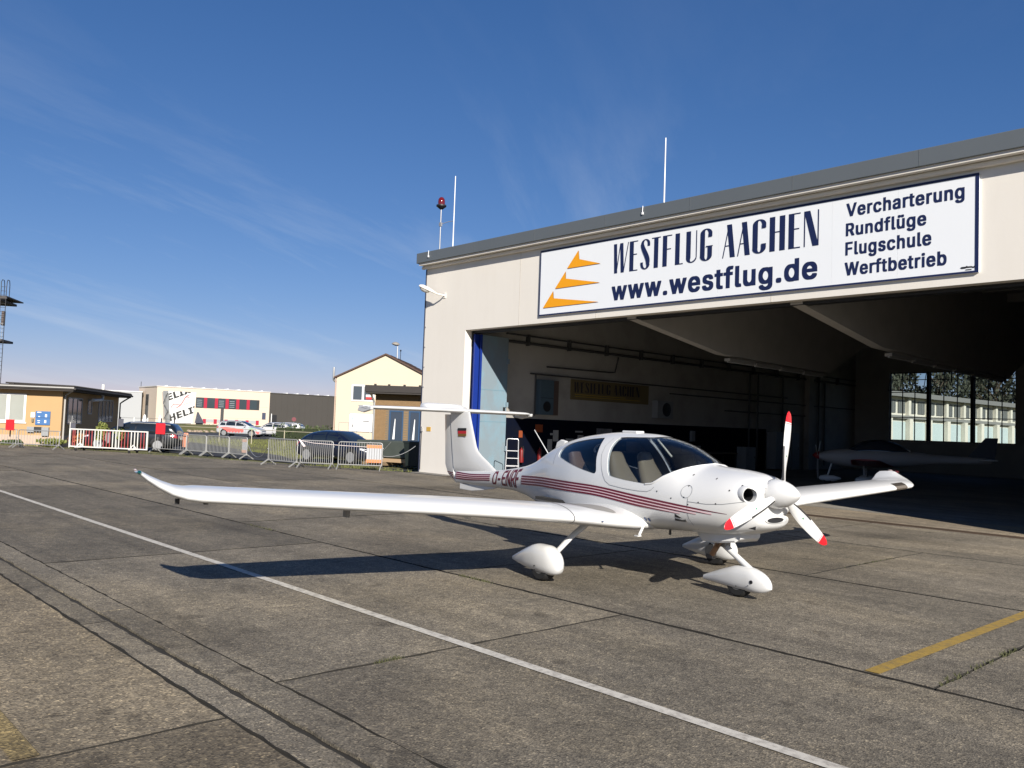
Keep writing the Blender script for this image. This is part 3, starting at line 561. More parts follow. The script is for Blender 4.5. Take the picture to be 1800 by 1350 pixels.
for i in range(9):
    x = XL+3.1+i*3.0; hp(MB().box(x-.006, x+.006, YF-.3645, YF-.3602, 7.81, 8.17), 'fascia_joint', MAT('fascia gap', (.095, .105, .115), .7))
# jamb facing
hp(MB().box(XR-.012, XR, YF+.002, YF+.3, 0, ZO-.002), 'door_jamb', M_facade)
# folded doors at the left jamb
D = []
def leaf(x, y0, y1, mat, z1=5.06):
    d = hp(MB().box(x-.03, x+.03, y0, y1, .03, z1), 'door_leaf', mat, bevel=.006)
    return d
d1 = leaf(-23.00, YF+.36, YF+.60, M_blue); d2 = leaf(-22.93, YF+.64, 21.12, M_pale); d3 = leaf(-23.09, YF+.40, 20.9, M_blue)
hp(MB().box(-22.90, -22.86, YF+.55, YF+.63, .03, 5.06), 'door_stile', M_blue)
for z in (1.95, 3.1):
    WP(MB().box(-22.899, -22.893, YF+.66, 21.1, z-.01, z+.012).obj('seam', MAT('door seam', (.14, .24, .30), .6)), H)
WP(MB().box(-22.897, -22.86, 20.94, 21.02, 2.35, 2.50).obj('lock_case', M_dark), H)
for i in range(3):
    WP(MB().box(-22.895, -22.83, 21.06, 21.14, .9+i*1.6, 1.08+i*1.6).obj('hinge', M_pale), H)
leaf(XR+.10, YF+.34, YF+.58, M_blue); leaf(XR+.20, YF+.34, 21.2, M_pale)
hp(MB().box(-23.1, XR, YF+.35, YF+.65, ZO-.075, ZO-.012), 'door_head_track', M_dark)
# rear windows: three steel frames, each of nine panes
M_pane = GLASS('window glass', (.82, .86, .86))
M_frame = MAT('black steel glazing bars', (.012, .012, .013), .6)
ux = [(-21.2, -19.12), (-18.95, -16.80), (-16.62, -14.58)]
uz = [1.82, 3.14, 4.60, 5.33, 5.73]
for ui, (a, b) in enumerate(ux):
    fr = MB(); y0, y1 = YB+.08, YB+.13
    for z in uz: fr.box(a, b, y0, y1, z-.022, z+.022)
    for k in range(4):
        x = a + (b-a)*k/3; w = .022 if 0 < k < 3 else .035; fr.box(x-w, x+w, y0+.003, y1-.003, uz[0], uz[-1])
    w_ = hp(fr, 'window', M_frame)
    for i in range(3):
        for j in range(4):
            x0 = a+(b-a)*i/3+.02; x1 = a+(b-a)*(i+1)/3-.02
            pn = MB().box(x0, x1, YB+.10, YB+.106, uz[j]+.02, uz[j+1]-.02).obj('pane', M_pane); WP(pn, H); pn.parent = w_; pn.matrix_parent_inverse = Matrix()
    if ui == 0:
        t_ = MB(); 
        for k in range(4): x = a+.05+(b-a-.1)*k/3; t_.bar((x, YB+.03, 5.70), (x, YB-.35, 4.68), .03)
        t_.bar((a+.05, YB-.35, 4.68), (b-.05, YB-.35, 4.68), .035).bar((a+.05, YB+.03, 5.70), (b-.05, YB+.03, 5.70), .03)
        sash = WP(t_.obj('tilted_sash', M_frame), H); sash.parent = w_; sash.matrix_parent_inverse = Matrix()
    hd = WP(MB().box((a+b)/2+.05, (a+b)/2+.11, YB-.02, YB+.07, 5.12, 5.7).obj('window_stay', M_frame), H); hd.parent = w_; hd.matrix_parent_inverse = Matrix()
for x in (-19.035, -16.71): hp(MB().box(x-.085, x+.085, YB-.05, YB+.2, WZ0, WZ1), 'window_mullion', M_frame)
# pipes and cable runs on the left wall
M_pipe = MAT('painted pipe', (.05, .052, .055), .6)
W = -23.22
for z, y0, y1, r in ((5.0, 21.3, 50, .055), (5.28, 21.3, 50, .035), (3.86, 22.6, 42, .03), (3.55, 31.5, 50, .03), (2.95, 36, 44, .03)):
    hp(MB().tube([(W, y0, z), (W, y1, z)], r), 'wall_pipe', M_pipe, smooth=40)
hp(MB().tube([(W, 22.9, 2.25), (W, 22.9, 3.83)], .025), 'wall_pipe', M_pipe, smooth=40)
hp(MB().tube([(W, 23.5, 4.18), (W, 27.3, 4.22), (W, 27.6, 4.25), (W, 27.8, 4.9)], .03), 'wall_pipe', M_pipe, smooth=40)
for y in (38.2, 39.0, 41.5, 45.5, 46.2): hp(MB().tube([(W, y, 0.2), (W, y, 5.0)], .05), 'wall_pipe', M_pipe, smooth=40)
for i in range(12):
    y = 22.4 + i*2.3; hp(MB().box(-23.3, -23.1, y-.03, y+.03, 4.9, 5.33), 'pipe_bracket', M_pipe)
hp(MB().box(-23.3, -23.0, 44.0, 44.5, 0, 7.3), 'wall_pilaster', M_inwall)
# lamps under the beams
M_lamp = MAT('grey lamp housing', (.32, .31, .29), .6)
for i, (x, y0, y1, lab) in enumerate(((-15.84, 24.6, 31.4, 'long unlit strip light under the left roof beam in hangar'), (-10.59, 24.9, 35.0, 'long unlit strip light under the right roof beam in hangar'))):
    l_ = thing('strip_light', lab, 'light', (x, (y0+y1)/2, 4.2), 0, 'strip lights under the hangar roof beams')
    n = 4 if i == 0 else 6
    for k in range(n):
        a = y0+(y1-y0)*k/n; zz = 4.43-(a-24.2)*.0136
        WP(MB().box(x-.11, x+.11, a+.02, a+(y1-y0)/n-.03, zz-.17, zz-.07).obj('lamp_housing', M_lamp, bevel=.01), l_)
        WP(MB().tube([(x, a+.06, zz-.19), (x, a+(y1-y0)/n-.08, zz-.19)], .02).obj('tube', MAT('unlit tube', (.6, .6, .58), .4), smooth=40), l_)

# ------------------------------------------------------------------ the sign
S = thing('hangar_sign', 'long white framed sign with navy lettering and three orange wing shapes above the doorway', 'sign', (-12.8, YF-.03, 5.39))
def sp(mb, name, mat, **k): return WP(mb.obj(name, mat, **k), S)
SX0, SX1, SZ0, SZ1 = -19.36, -6.265, 5.39, 7.515
M_sign = MAT('white sign sheet', (.76, .78, .80), .45, var=.015, vscale=1)
cuts = [SX0, -15.9, -12.65, -9.50, -7.95, SX1]
for a, b in zip(cuts, cuts[1:]): sp(MB().box(a+.0015, b-.0015, YF-.055, YF-.004, SZ0, SZ1), 'sign_sheet', M_sign)
fr = MB(); w = .055; y0, y1 = YF-.062, YF-.05
sp(MB().box(SX0, SX1, y0, y1, SZ1-w, SZ1).box(SX0, SX1, y0, y1, SZ0, SZ0+w*.8).box(SX0, SX0+w*.6, y0, y1, SZ0+w*.8, SZ1-w).box(SX1-w*1.3, SX1, y0, y1, SZ0+w*.8, SZ1-w), 'sign_border', M_navy)
YS = YF-.060
def put_text(body, fit, name, bold=.02, mat=M_navy, parent=S, y=YS, space=1.0):
    me = text_mesh(body, fit=fit, space=space)
    for v in me.vertices: v.co = Vector((v.co.x, y, v.co.y))
    return WP(link_mesh(name, me, mat), parent)
put_text('www.westflug.de', (-16.31, -9.85, 5.475, 6.215), 'lettering', .028)
put_text('Vercharterung', (-9.15, -6.55, 6.93, 7.335), 'lettering', .026)
put_text('Rundflüge', (-9.155, -7.33, 6.47, 6.875), 'lettering', .026)
put_text('Flugschule', (-9.16, -7.22, 6.01, 6.415), 'lettering', .026)
put_text('Werftbetrieb', (-9.17, -6.9, 5.615, 5.945), 'lettering', .026)
# tall two-weight capitals
HL = .030; ST = .150
def arc_band(cx, cz, rx, rz, wx, wz, a0, a1, n=14):
    o, i_ = [], []
    for k in range(n+1):
        a = R(a0+(a1-a0)*k/n); o.append((cx+rx*math.cos(a), cz+rz*math.sin(a))); i_.append((cx+(rx-wx)*math.cos(a), cz+(rz-wz)*math.sin(a)))
    return o, i_
def glyph(ch, x0, x1, z0=6.44, z1=7.32):
    P = []; w = x1-x0; h = z1-z0; zm = z0+h*.55
    def q(*pts): P.append(list(pts))
    def vs_(x, wd, a=z0, b=z1): q((x, a), (x+wd, a), (x+wd, b), (x, b))
    def hb(z, a, b, t=HL): q((a, z-t/2), (b, z-t/2), (b, z+t/2), (a, z+t/2))
    def diag(xa, za, xb, zb, wd): q((xa, za), (xa+wd, za), (xb+wd, zb), (xb, zb))
    if ch == 'W':
        d = w*.42; diag(x0, z1, x0+.06*w, z0, ST*.8); diag(x0+.02*w+ST*.62, z0, x0+d, z1, HL); diag(x0+d, z1, x0+d+.08*w, z0, ST*.8); diag(x0+d+.07*w+ST*.6, z0, x1-HL, z1, HL)
    elif ch in 'EFL':
        vs_(x0, ST)
        if ch in 'EF': hb(z1-HL/2, x0, x1); hb(zm, x0, x1-.03)
        if ch in 'EL': hb(z0+HL/2, x0, x1)
    elif ch == 'T': vs_(x0+w/2-ST/2, ST); hb(z1-HL/2, x0, x1)
    elif ch == 'H': vs_(x0, ST); vs_(x1-ST, ST); hb(zm, x0, x1)
    elif ch == 'N': vs_(x0, HL); vs_(x1-HL, HL); diag(x0, z1, x1-ST*1.05, z0, ST*1.05)
    elif ch == 'A': diag(x0, z0, x0+w*.55-HL, z1, HL); diag(x1-ST, z0, x0+w*.55-ST*.55, z1, ST); hb(z0+h*.36, x0+w*.24, x1-ST*.8)
    elif ch in 'UGCS':
        r = w/2; cx = x0+r; rz = h*.16
        def band(cz, a0, a1, wx0, wx1):
            n = 14; o, i_ = [], []
            for k in range(n+1):
                a = R(a0+(a1-a0)*k/n); wx = wx0+(wx1-wx0)*k/n; o.append((cx+r*math.cos(a), cz+rz*math.sin(a))); i_.append((cx+(r-wx)*math.cos(a), cz+(rz-HL*1.1)*math.sin(a)))
            for k in range(n): P.append([o[k], o[k+1], i_[k+1], i_[k]])
        if ch == 'U': vs_(x0, ST, z0+rz, z1); vs_(x1-HL, HL, z0+rz, z1); band(z0+rz, 180, 360, ST, HL)
        elif ch in 'GC':
            vs_(x0, ST, z0+rz, z1-rz); band(z1-rz, 180, 0, ST, ST*.8); band(z0+rz, 180, 360, ST, ST*.9)
            vs_(x1-ST*.8, ST*.8, z1-rz-.10, z1-rz)
            if ch == 'G': vs_(x1-ST*.9, ST*.9, z0+rz, z0+h*.44); hb(z0+h*.44, x0+w*.5, x1+.02)
            else: vs_(x1-ST*.9, ST*.9, z0+rz, z0+rz+.10)
        else:
            band(z1-rz, 180, 0, ST*.7, ST*.6); vs_(x1-ST*.6, ST*.6, z1-rz-.07, z1-rz); band(z0+rz, 180, 360, ST*.6, ST*.75); vs_(x0, ST*.6, z0+rz, z0+rz+.07)
            zt = z1-rz-.02; zb = z0+rz+.02; n = 8; o, i_ = [], []
            for k in range(n+1):
                t = k/n; s_ = t*t*(3-2*t); wd = ST*(.75+.35*math.sin(math.pi*t)); xl = x0+(x1-ST*.8-x0)*s_; zz = zt+.02-(zt-zb+.04)*t
                o.append((xl, zz)); i_.append((xl+wd, zz))
            for k in range(n): P.append([o[k], o[k+1], i_[k+1], i_[k]])
    return P
for ch, a, b in (('W', -16.27, -15.70), ('E', -15.665, -15.36), ('S', -15.25, -14.92), ('T', -14.86, -14.55), ('F', -14.475, -14.16), ('L', -14.045, -13.78), ('U', -13.68, -13.33), ('G', -13.225, -12.84),
                 ('A', -12.525, -12.14), ('A', -12.075, -11.70), ('C', -11.63, -11.24), ('H', -11.145, -10.72), ('E', -10.625, -10.31), ('N', -10.215, -9.83)):
    mb = MB(); k_ = 0
    for p in glyph(ch, a, b): mb.poly([(x, YS-.0003*k_, z) for x, z in p]); k_ += 1
    sp(mb, 'lettering', M_navy, fix=False)
M_or = MAT('orange sign film', (.80, .33, .004), .5)
for pts in ([(-17.70, 7.33), (-17.66, 7.05), (-16.79, 6.815), (-18.165, 6.81)], [(-18.22, 6.73), (-18.21, 6.50), (-16.79, 6.235), (-18.665, 6.22)], [(-18.74, 6.155), (-18.71, 5.92), (-16.82, 5.65), (-19.18, 5.64)]):
    sp(MB().poly([(x, YS, z) for x, z in pts]), 'wing_emblem', M_or)
    sp(MB().poly([(x+.012, YS+.002, z-.018) for x, z in pts]), 'emblem_edge_line', M_navy)  # navy copy of the emblem, shifted down and right behind it
lg = MB()                                              # the tiny sign-maker's mark
for pts in ([(-6.62, 5.515), (-6.60, 5.53), (-6.52, 5.53), (-6.50, 5.545), (-6.47, 5.53), (-6.40, 5.53), (-6.37, 5.515), (-6.335, 5.54), (-6.345, 5.50), (-6.37, 5.495), (-6.40, 5.51), (-6.50, 5.51), (-6.53, 5.50), (-6.60, 5.50)],):
    v, f = cdt(strip_outline(pts+[pts[0]], .012), .2); lg.add([(x, YS, z) for x, z in v], f)
lg.box(-6.52, -6.40, YS-.0005, YS, 5.455, 5.475)
sp(lg, 'maker_mark', M_dark, fix=False)

# ------------------------------------------------------------------ things on the facade and roof
def wall_lamp():
    t = thing('wall_lamp', 'cream street lamp head reaching out from the hangar corner', 'lamp', (-24.55, YF, 6.55))
    a = Vector((-24.35, YF, 6.52)); b = Vector((-24.45, YF-.28, 6.55)); c = Vector((-25.15, YF-.55, 6.86))
    WP(MB().tube([a, a+Vector((0, -.14, 0)), b, b+(c-b)*.25], .03).obj('bracket', M_facade, smooth=50), t)
    d = (c-b).normalized(); up = Vector((0, 0, 1)); x = d.cross(up).normalized(); u = x.cross(d)
    def ring(t_, w, h0, h1, n=16):
        p = b+(c-b)*t_; r = []
        for j in range(n):
            an = 2*math.pi*j/n; r.append(p+x*w*math.cos(an)+u*((h1 if math.sin(an) > 0 else h0)*math.sin(an)))
        return r
    WP(MB().loft([ring(.12, .04, .03, .04), ring(.3, .09, .03, .07), ring(.55, .14, .03, .10), ring(.85, .14, .03, .11), ring(1.0, .09, .02, .07)]).obj('hood', M_facade, smooth=60), t)
    WP(MB().loft([ring(.48, .09, .10, .0), ring(.6, .115, .14, .0), ring(.8, .115, .14, .0), ring(.93, .08, .09, .0)]).obj('lens', MAT('frosted lamp bowl', (.55, .53, .48), .25), smooth=60), t)
    WP(MB().box(-24.42, -24.28, YF-.02, YF-.001, 6.42, 6.62).obj('wall_plate', M_facade), t)
wall_lamp()
bc = thing('warning_beacon', 'red obstruction beacon on a thin pole at the roof corner', 'beacon', (-24.93, 19.3, 8.18))
WP(MB().tube([(-24.93, 19.3, 8.18), (-24.93, 19.3, 9.86)], .022).obj('pole', M_steel, smooth=50), bc)
WP(MB().box(-25.03, -24.87, 19.22, 19.38, 8.18, 8.30).obj('foot', M_steel), bc)
WP(MB().lathe([(.05, 0), (.15, .08), (.19, .11), (.19, .16), (.12, .18)], 16, Matrix.Translation((-24.93, 19.3, 9.84))).obj('collar', M_dark, smooth=40), bc)
WP(MB().lathe([(.13, .0), (.135, .10), (.12, .2), (.07, .27), (.01, .29)], 16, Matrix.Translation((-24.93, 19.3, 10.02))).obj('red_dome', MAT('dark red lens', (.12, .006, .004), .1, coat=1), smooth=50), bc)
WP(MB().tube([(-24.93, 19.3, 9.28), (-24.62, 19.45, 9.36), (-24.40, 19.5, 9.36)], .012).obj('stay', M_steel, smooth=50), bc)
WP(MB().box(-24.98, -24.88, 19.26, 19.34, 9.2, 9.34).obj('junction_box', M_steel), bc)
M_rod = MAT('white fibreglass rod', (.72, .73, .75), .4)
for x, top, lab in ((-24.40, 11.05, 'taller white whip antenna standing beside the red beacon'), (-14.76, 10.30, 'white whip antenna alone on the roof edge above the sign')):
    a = thing('whip_antenna', lab, 'antenna', (x, 19.5, 8.18), 0, 'whip antennas on the hangar roof')
    WP(MB().tube([(x, 19.5, 8.18), (x, 19.5, top)], .024, 8, .017).obj('rod', M_rod, smooth=50), a)
    WP(MB().box(x-.06, x+.06, 19.44, 19.56, 8.18, 8.34).obj('mount', M_steel), a)
for x, lab in ((-24.95, 'small lightning clamp on the roof edge at the hangar corner'), (-14.98, 'small lightning clamp on the roof edge below the lone antenna')):
    c = MB().tube([(x, YF-.37, 8.20), (x, YF-.385, 8.05), (x+.01, YF-.385, 7.98)], .012).box(x-.025, x+.025, YF-.395, YF-.361, 7.95, 8.02).obj('lightning_clamp', M_rod); tag(c, lab, 'clamp')
# small fittings near the corner
o = MB().box(-25.12, -24.87, YF-.012, YF-.001, 1.52, 1.68).obj('warning_plate', MAT('yellowed plate', (.55, .33, .06), .6)); tag(o, 'small yellow plate screwed to the hangar corner pier', 'plate')
o = thing('light_switch', 'small grey switch box with cable at the hangar corner edge', 'switch', (-25.4, YF, 1.3))
WP(MB().box(-25.42, -25.34, YF-.06, YF-.001, 1.50, 1.62).obj('case', M_steel, bevel=.006), o)
WP(MB().tube([(-25.40, YF-.02, 1.50), (-25.42, YF-.02, .1)], .012).obj('cable', M_dark, smooth=50), o)
# ------------------------------------------------------------------ the light aircraft (x forward, y left, z up, origin between the main wheels)
def new_aircraft():
    AX, AY, AT = -6.8428, 8.6979, -0.1564
    A = thing('light_aircraft', 'white low wing four seat aircraft with maroon stripes and T tail parked on the apron', 'aircraft', (AX, AY, 0), AT)
    FUS = Loft(-4.62, 2.1,
     zt=[(-4.62,1.02),(-4.0,1.05),(-3.4,1.085),(-2.94,1.14),(-2.5,1.215),(-2.19,1.305),(-1.95,1.415),(-1.71,1.525),(-1.38,1.635),(-.89,1.73),(-.25,1.783),(.2,1.775),(.55,1.735),(.83,1.665),(1.1,1.54),(1.23,1.462),(1.32,1.437),(1.45,1.427),(1.7,1.412),(1.9,1.385),(2.0,1.36),(2.07,1.325),(2.1,1.30)],
     zb=[(-4.62,.80),(-4.0,.80),(-3.4,.81),(-2.92,.81),(-2.46,.765),(-1.94,.65),(-1.3,.56),(-.5,.55),(.3,.60),(.9,.645),(1.4,.67),(1.7,.69),(1.88,.745),(2.0,.81),(2.07,.88),(2.1,.94)],
     zc=[(-4.62,.91),(-3.4,.96),(-2.4,1.0),(-1.5,1.04),(-.5,1.05),(.6,1.04),(1.2,1.04),(2.1,1.12)],
     w=[(-4.62,.045),(-4.0,.085),(-3.4,.115),(-2.94,.15),(-2.46,.205),(-1.94,.31),(-1.3,.455),(-.7,.55),(-.2,.58),(.4,.585),(.9,.572),(1.3,.54),(1.7,.485),(1.9,.435),(2.0,.39),(2.07,.345),(2.1,.30)],
     nu=[(-4.6,2.0),(-2,2.0),(-.5,2.1),(.6,2.1),(1.3,1.9),(1.8,2.1),(2.1,2.4)],
     nl=[(-4.6,2.0),(-2.4,2.2),(-1,2.8),(.8,3.0),(1.6,2.6),(2.1,2.2)])
    M_trimi = MAT('dark cabin lining', (.035, .033, .03), .8)
    M_maroon = MAT('maroon stripe film', (.115, .004, .019), .4)
    M_pink = MAT('pale pink stripe film', (.70, .52, .54), .4)
    M_seam = MAT('panel gap', (.22, .23, .24), .7)
    M_glassA = GLASS('canopy acrylic', (.79, .82, .84), 1.40)
    M_tan2 = MAT('tan leather', (.20, .162, .112), .38, var=.06, vscale=5, coat=.2)
    M_brown = MAT('brown rear leather', (.13, .08, .055), .45)
    M_red = MAT('red tip paint', (.62, .012, .02), .35)
    xs = sorted(set([FUS.x0 + (1.95-FUS.x0)*i/170 for i in range(171)] + [1.95+.15*i/14 for i in range(15)]))
    # cutters for the openings
    can_o = [(.03,1.240),(-.012,1.30),(-.047,1.383),(-.094,1.496),(-.121,1.585),(-.130,1.671),(-.105,1.715),(.0,1.7225),(.2,1.727),(.40,1.733),(.50,1.75),(.60,1.85),(1.40,1.85),(1.40,1.475),(1.27,1.455),(1.235,1.440),(1.19,1.420),(1.13,1.392),(1.047,1.350),(.937,1.292),(.849,1.233),(.80,1.205),(.74,1.188),(.664,1.184),(.561,1.190),(.311,1.203),(.10,1.225)]
    rear_o = smooth_outline([(-1.248,1.415),(-1.285,1.475),(-1.255,1.53),(-1.098,1.604),(-.792,1.663),(-.46,1.697),(-.388,1.688),(-.336,1.577),(-.293,1.447),(-.235,1.310),(-.232,1.262),(-.275,1.243),(-.40,1.258),(-.588,1.284),(-.893,1.338),(-1.137,1.388)], 4)
    def cutter(o2):
        o = MB().prism(o2, lambda x, z: (x, -1, z), lambda x, z: (x, 1, z)).obj('cut', M_white); return o
    def boolean(src, cutters, op):
        o = src
        for c in cutters:
            b = o.modifiers.new('b', 'BOOLEAN'); b.object = c; b.operation = op; b.solver = 'EXACT'
        return modifier_result(o)
    c1, c2 = cutter(can_o), cutter(rear_o)
    TI = [Matrix.Translation((2.012, s*.318, 1.165)) @ Matrix.Rotation(R(s*16), 4, 'Z') @ Matrix.Rotation(R(90), 4, 'Y') for s in (-1, 1)]
    c3, c4 = [MB().lathe([(.070, -.30), (.070, .25)], 28, t_).obj('cut', M_white) for t_ in TI]
    skin = MB().loft(FUS.rings(0, 112, 0, xs)).obj('tmp', [M_white, M_trimi])
    inner = MB().loft(FUS.rings(0, 72, .03, [x for x in xs if -3.6 < x < 1.62][::2])).obj('tmp', [M_white, M_trimi])
    for p in inner.data.polygons: p.material_index = 1; p.flip()
    # join the inner skin into the outer one
    bm = bmesh.new(); bm.from_mesh(skin.data); bm.from_mesh(inner.data); bm.to_mesh(skin.data); bm.free()
    me = boolean(skin, [c1, c2, c3, c4], 'DIFFERENCE')
    me.shade_smooth(); me.set_sharp_from_angle(angle=R(38))
    f = bpy.data.objects.new('fuselage', me); COL.objects.link(f); f.parent = A
    gsrc = MB().loft(FUS.rings(0, 112, .006, [x for x in xs if x > -1.6])).obj('tmp', M_glassA)
    gin = MB().loft(FUS.rings(0, 112, .010, [x for x in xs if x > -1.58 and x < 1.9])).obj('tmp', M_glassA)
    for p in gin.data.polygons: p.flip()
    bm = bmesh.new(); bm.from_mesh(gsrc.data); bm.from_mesh(gin.data); bm.to_mesh(gsrc.data); bm.free()
    for nm, c in (('canopy_glass', c1), ('rear_window', c2)):
        gsrc.modifiers.clear(); g = boolean(gsrc, [c], 'INTERSECT'); g.shade_smooth(); g.set_sharp_from_angle(angle=R(38))
        g.materials.clear(); g.materials.append(M_glassA)
        o = bpy.data.objects.new(nm, g); COL.objects.link(o); o.parent = A
    for o in (c1, c2, c3, c4, skin, inner, gsrc, gin): bpy.data.objects.remove(o)
    # raised rim along the windscreen base and canopy seam lines
    rim = MB()
    for s in (-1, 1):
        pts = [(.70,1.182),(.80,1.196),(.855,1.226),(.94,1.285),(1.05,1.343),(1.13,1.386),(1.19,1.414),(1.23,1.432)]
        P3 = [Vector((x, s*FUS.y(x, z), z)) for x, z in pts]+[Vector((1.262, 0, FUS.zt(1.262)))]
        rim.tube(P3, .012, 6)
    rim.obj('windscreen_rim', M_white, A, smooth=60)
    for s in (-1, 1):
        for line in ([(-.205,1.70),(-.235,1.60),(-.215,1.49),(-.165,1.39),(-.125,1.315),(-.07,1.23),(-.02,1.17),(.07,1.126),(.33,1.103),(.58,1.094),(.74,1.098),(.81,1.125),(.845,1.16)],
                     [(1.354,1.075),(1.355,1.05),(1.345,.95),(1.348,.84),(1.364,.78),(1.37,.72)], [(1.36,1.037),(1.6,1.031),(1.80,1.047),(1.93,1.073),(2.02,1.09)],
                     [(-1.32,1.30),(-1.36,1.42),(-1.37,1.55)], circ(1.318,1.145,.074,20,.070)+[(1.318+.074,1.145)]):
            sm = MB(); side_strip(sm, FUS, line, .0055, s, .0035); sm.obj('panel_seam', M_seam, A, fix=False)
    sc = MB()
    for s in (-1, 1):
        for x, z in ((.90,1.115),(1.12,1.055),(1.30,1.08),(1.32,1.21),(1.36,1.005),(1.50,1.04),(1.72,1.045),(1.62,1.31),(1.28,1.33),(1.86,1.20),(1.97,1.26)): side_decal(sc, FUS, circ(x, z, .009, 8), s, .0045, .05)
    sc.obj('fastener', M_dark, A, fix=False)
    for s in (-1, 1):
        for tri in ([(1.165,.884),(1.258,.838),(1.160,.843)], [(1.152,.830),(1.262,.818),(1.140,.800)]):
            vt = MB(); side_decal(vt, FUS, tri, s, .0035, .05); vt.obj('side_vent', M_dark, A, fix=False)
    bd = MB()
    for s in (-1, 1):
        for x in (.665, .725): side_decal(bd, FUS, circ(x, .765, .022, 12), s, .005, .05)
    bd.obj('fuel_drain_cap', MAT('blue cap', (.01, .06, .22), .4), A, fix=False)
    # stripes: four maroon bands with pale film between, registration between them
    top = pchip([(-4.6,.992),(-4.2,.986),(-3.34,1.026),(-2.35,1.075),(-1.473,1.103),(-.386,1.098),(.58,1.04),(1.356,.983),(1.86,.943)])
    bot = pchip([(-4.6,.872),(-4.2,.878),(-3.3,.926),(-2.35,.945),(-1.459,.974),(-.38,.976),(.58,.914),(1.344,.862),(1.86,.80)])
    ends = [1.84, 1.66, 1.46, 1.24]
    for s in (-1, 1):
        for a, b in ((-4.60, -3.40), (-2.36, None)):
            for k in range(4):
                e = b if b is not None else ends[k]; n = max(6, int((e-a)/.06)); mb = MB(); lo, hi = [], []
                for i in range(n+1):
                    x = a+(e-a)*i/n; T, B = top(x), bot(x); w = (T-B)/7; tp = min(1, (e-x)/.7+.12) if b is None else 1
                    h = T-2*k*w; lo.append((x, h-w*tp*1.16)); hi.append((x, h+w*tp*.16))
                vs_ = [(x, s*(FUS.y(x, z)+.0042), z) for x, z in lo] + [(x, s*(FUS.y(x, z)+.0042), z) for x, z in hi]
                mb.add(vs_, [(i, i+1, n+2+i, n+1+i) for i in range(n)]); mb.obj('stripe', M_maroon, A, fix=False, smooth=180)
                if k < 3:
                    e2 = e if b is not None else min(e, ends[k+1]); mb = MB(); lo, hi = [], []
                    for i in range(n+1):
                        x = a+(e2-a)*i/n; T, B = top(x), bot(x); w = (T-B)/7; lo.append((x, T-(2*k+2)*w)); hi.append((x, T-(2*k+1)*w))
                    vs_ = [(x, s*(FUS.y(x, z)+.003), z) for x, z in lo] + [(x, s*(FUS.y(x, z)+.003), z) for x, z in hi]
                    mb.add(vs_, [(i, i+1, n+2+i, n+1+i) for i in range(n)]); mb.obj('stripe_ground', M_pink, A, fix=False, smooth=180)
    for s in (-1, 1):
        me = text_mesh('D-ENRF', '_', fit=(-3.32, -2.43, .872, 1.112) if s < 0 else (2.43, 3.32, .872, 1.112), shear=.18, space=.95)
        bm = bmesh.new(); bm.from_mesh(me)
        for _ in range(5):
            ed = [e for e in bm.edges if e.calc_length() > .03]
            if not ed: break
            bmesh.ops.subdivide_edges(bm, edges=ed, cuts=1); bmesh.ops.triangulate(bm, faces=bm.faces)
        for v in bm.verts:
            x, z = (v.co.x if s < 0 else -v.co.x), v.co.y
            z = .872+(z-.872)/.24*(FUS.zt(x)-.018-.035*max(0, (x+3.32)/.9)**2-.872)
            v.co = Vector((x, s*(FUS.y(x, z)+.0045), z))
        bm.to_mesh(me); bm.free(); link_mesh('registration', me, M_maroon, A)
    # ---------------- wings
    def foil(n, t, cam_=.02):
        up, lo = [], []
        for i in range(n+1):
            x = .5*(1-math.cos(math.pi*i/n)); yt = 5*t*(.2969*math.sqrt(x)-.126*x-.3516*x*x+.2843*x**3-.1036*x**4)
            yc = cam_/.16*(.8*x-x*x) if x < .4 else cam_/.36*(.2+.8*x-x*x)
            up.append((x, yc+yt)); lo.append((x, yc-yt))
        return up[::-1] + lo[1:-1]
    F = foil(18, .15, .025); F2 = foil(14, .10, 0)
    def section(fo, y, xl, ch, z, cant=0.0, tw=0.0, s=1, tk=1.0):
        out = []
        for x, h in fo:
            dx = -x*ch; dz = h*ch*tk + x*ch*math.tan(tw)
            out.append(Vector((xl+dx, s*(y - dz*math.sin(cant)), z + dz*math.cos(cant))))
        return out
    le = pchip([(.30,.68),(.55,.645),(.8,.615),(1.1,.587),(1.5,.565),(5.55,.40)]); ch = pchip([(.30,1.86),(.55,1.72),(.8,1.58),(1.1,1.46),(1.5,1.36),(3,1.20),(5.55,.90)])
    zl = pchip([(.30,.70),(.55,.70),(.8,.715),(1.5,.785),(5.55,1.07)])
    M_grey = MAT('grey anti slip walkway', (.24, .23, .215), .85)
    for s in (-1, 1):
        wg = thing('wing', None, None); wg.parent = A
        st = [.30, .45, .6, .75, .9, 1.05, 1.25, 1.5, 2, 2.7, 3.4, 4.1, 4.8, 5.3, 5.55]
        rr = [section(F, y, le(y), ch(y), zl(y), R(4), R(1.0), s) for y in st]
        rr += [section(F, 5.66, .36, .83, 1.085, R(14), 0, s, .95), section(F, 5.76, .27, .73, 1.115, R(30), 0, s, .9), section(F, 5.85, .13, .60, 1.165, R(40), 0, s, .85), section(F, 5.92, -.02, .46, 1.215, R(46), 0, s, .8), section(F, 5.975, -.14, .31, 1.262, R(48), 0, s, .75)]
        mb = MB().loft(rr)
        me = mb.mesh('wing_panel', 50); link_mesh('wing_panel', me, M_white, wg)
        # joint line round the section
        jt = MB(); a, b = section(F, 1.50, le(1.5)+.002, ch(1.5)+.004, zl(1.5), R(4), R(1), s, 1.012), section(F, 1.512, le(1.512)+.002, ch(1.512)+.004, zl(1.512), R(4), R(1), s, 1.012)
        jt.loft([a, b], False); jt.obj('wing_joint', MAT('wing joint gap', (.05, .05, .05), .8), wg)
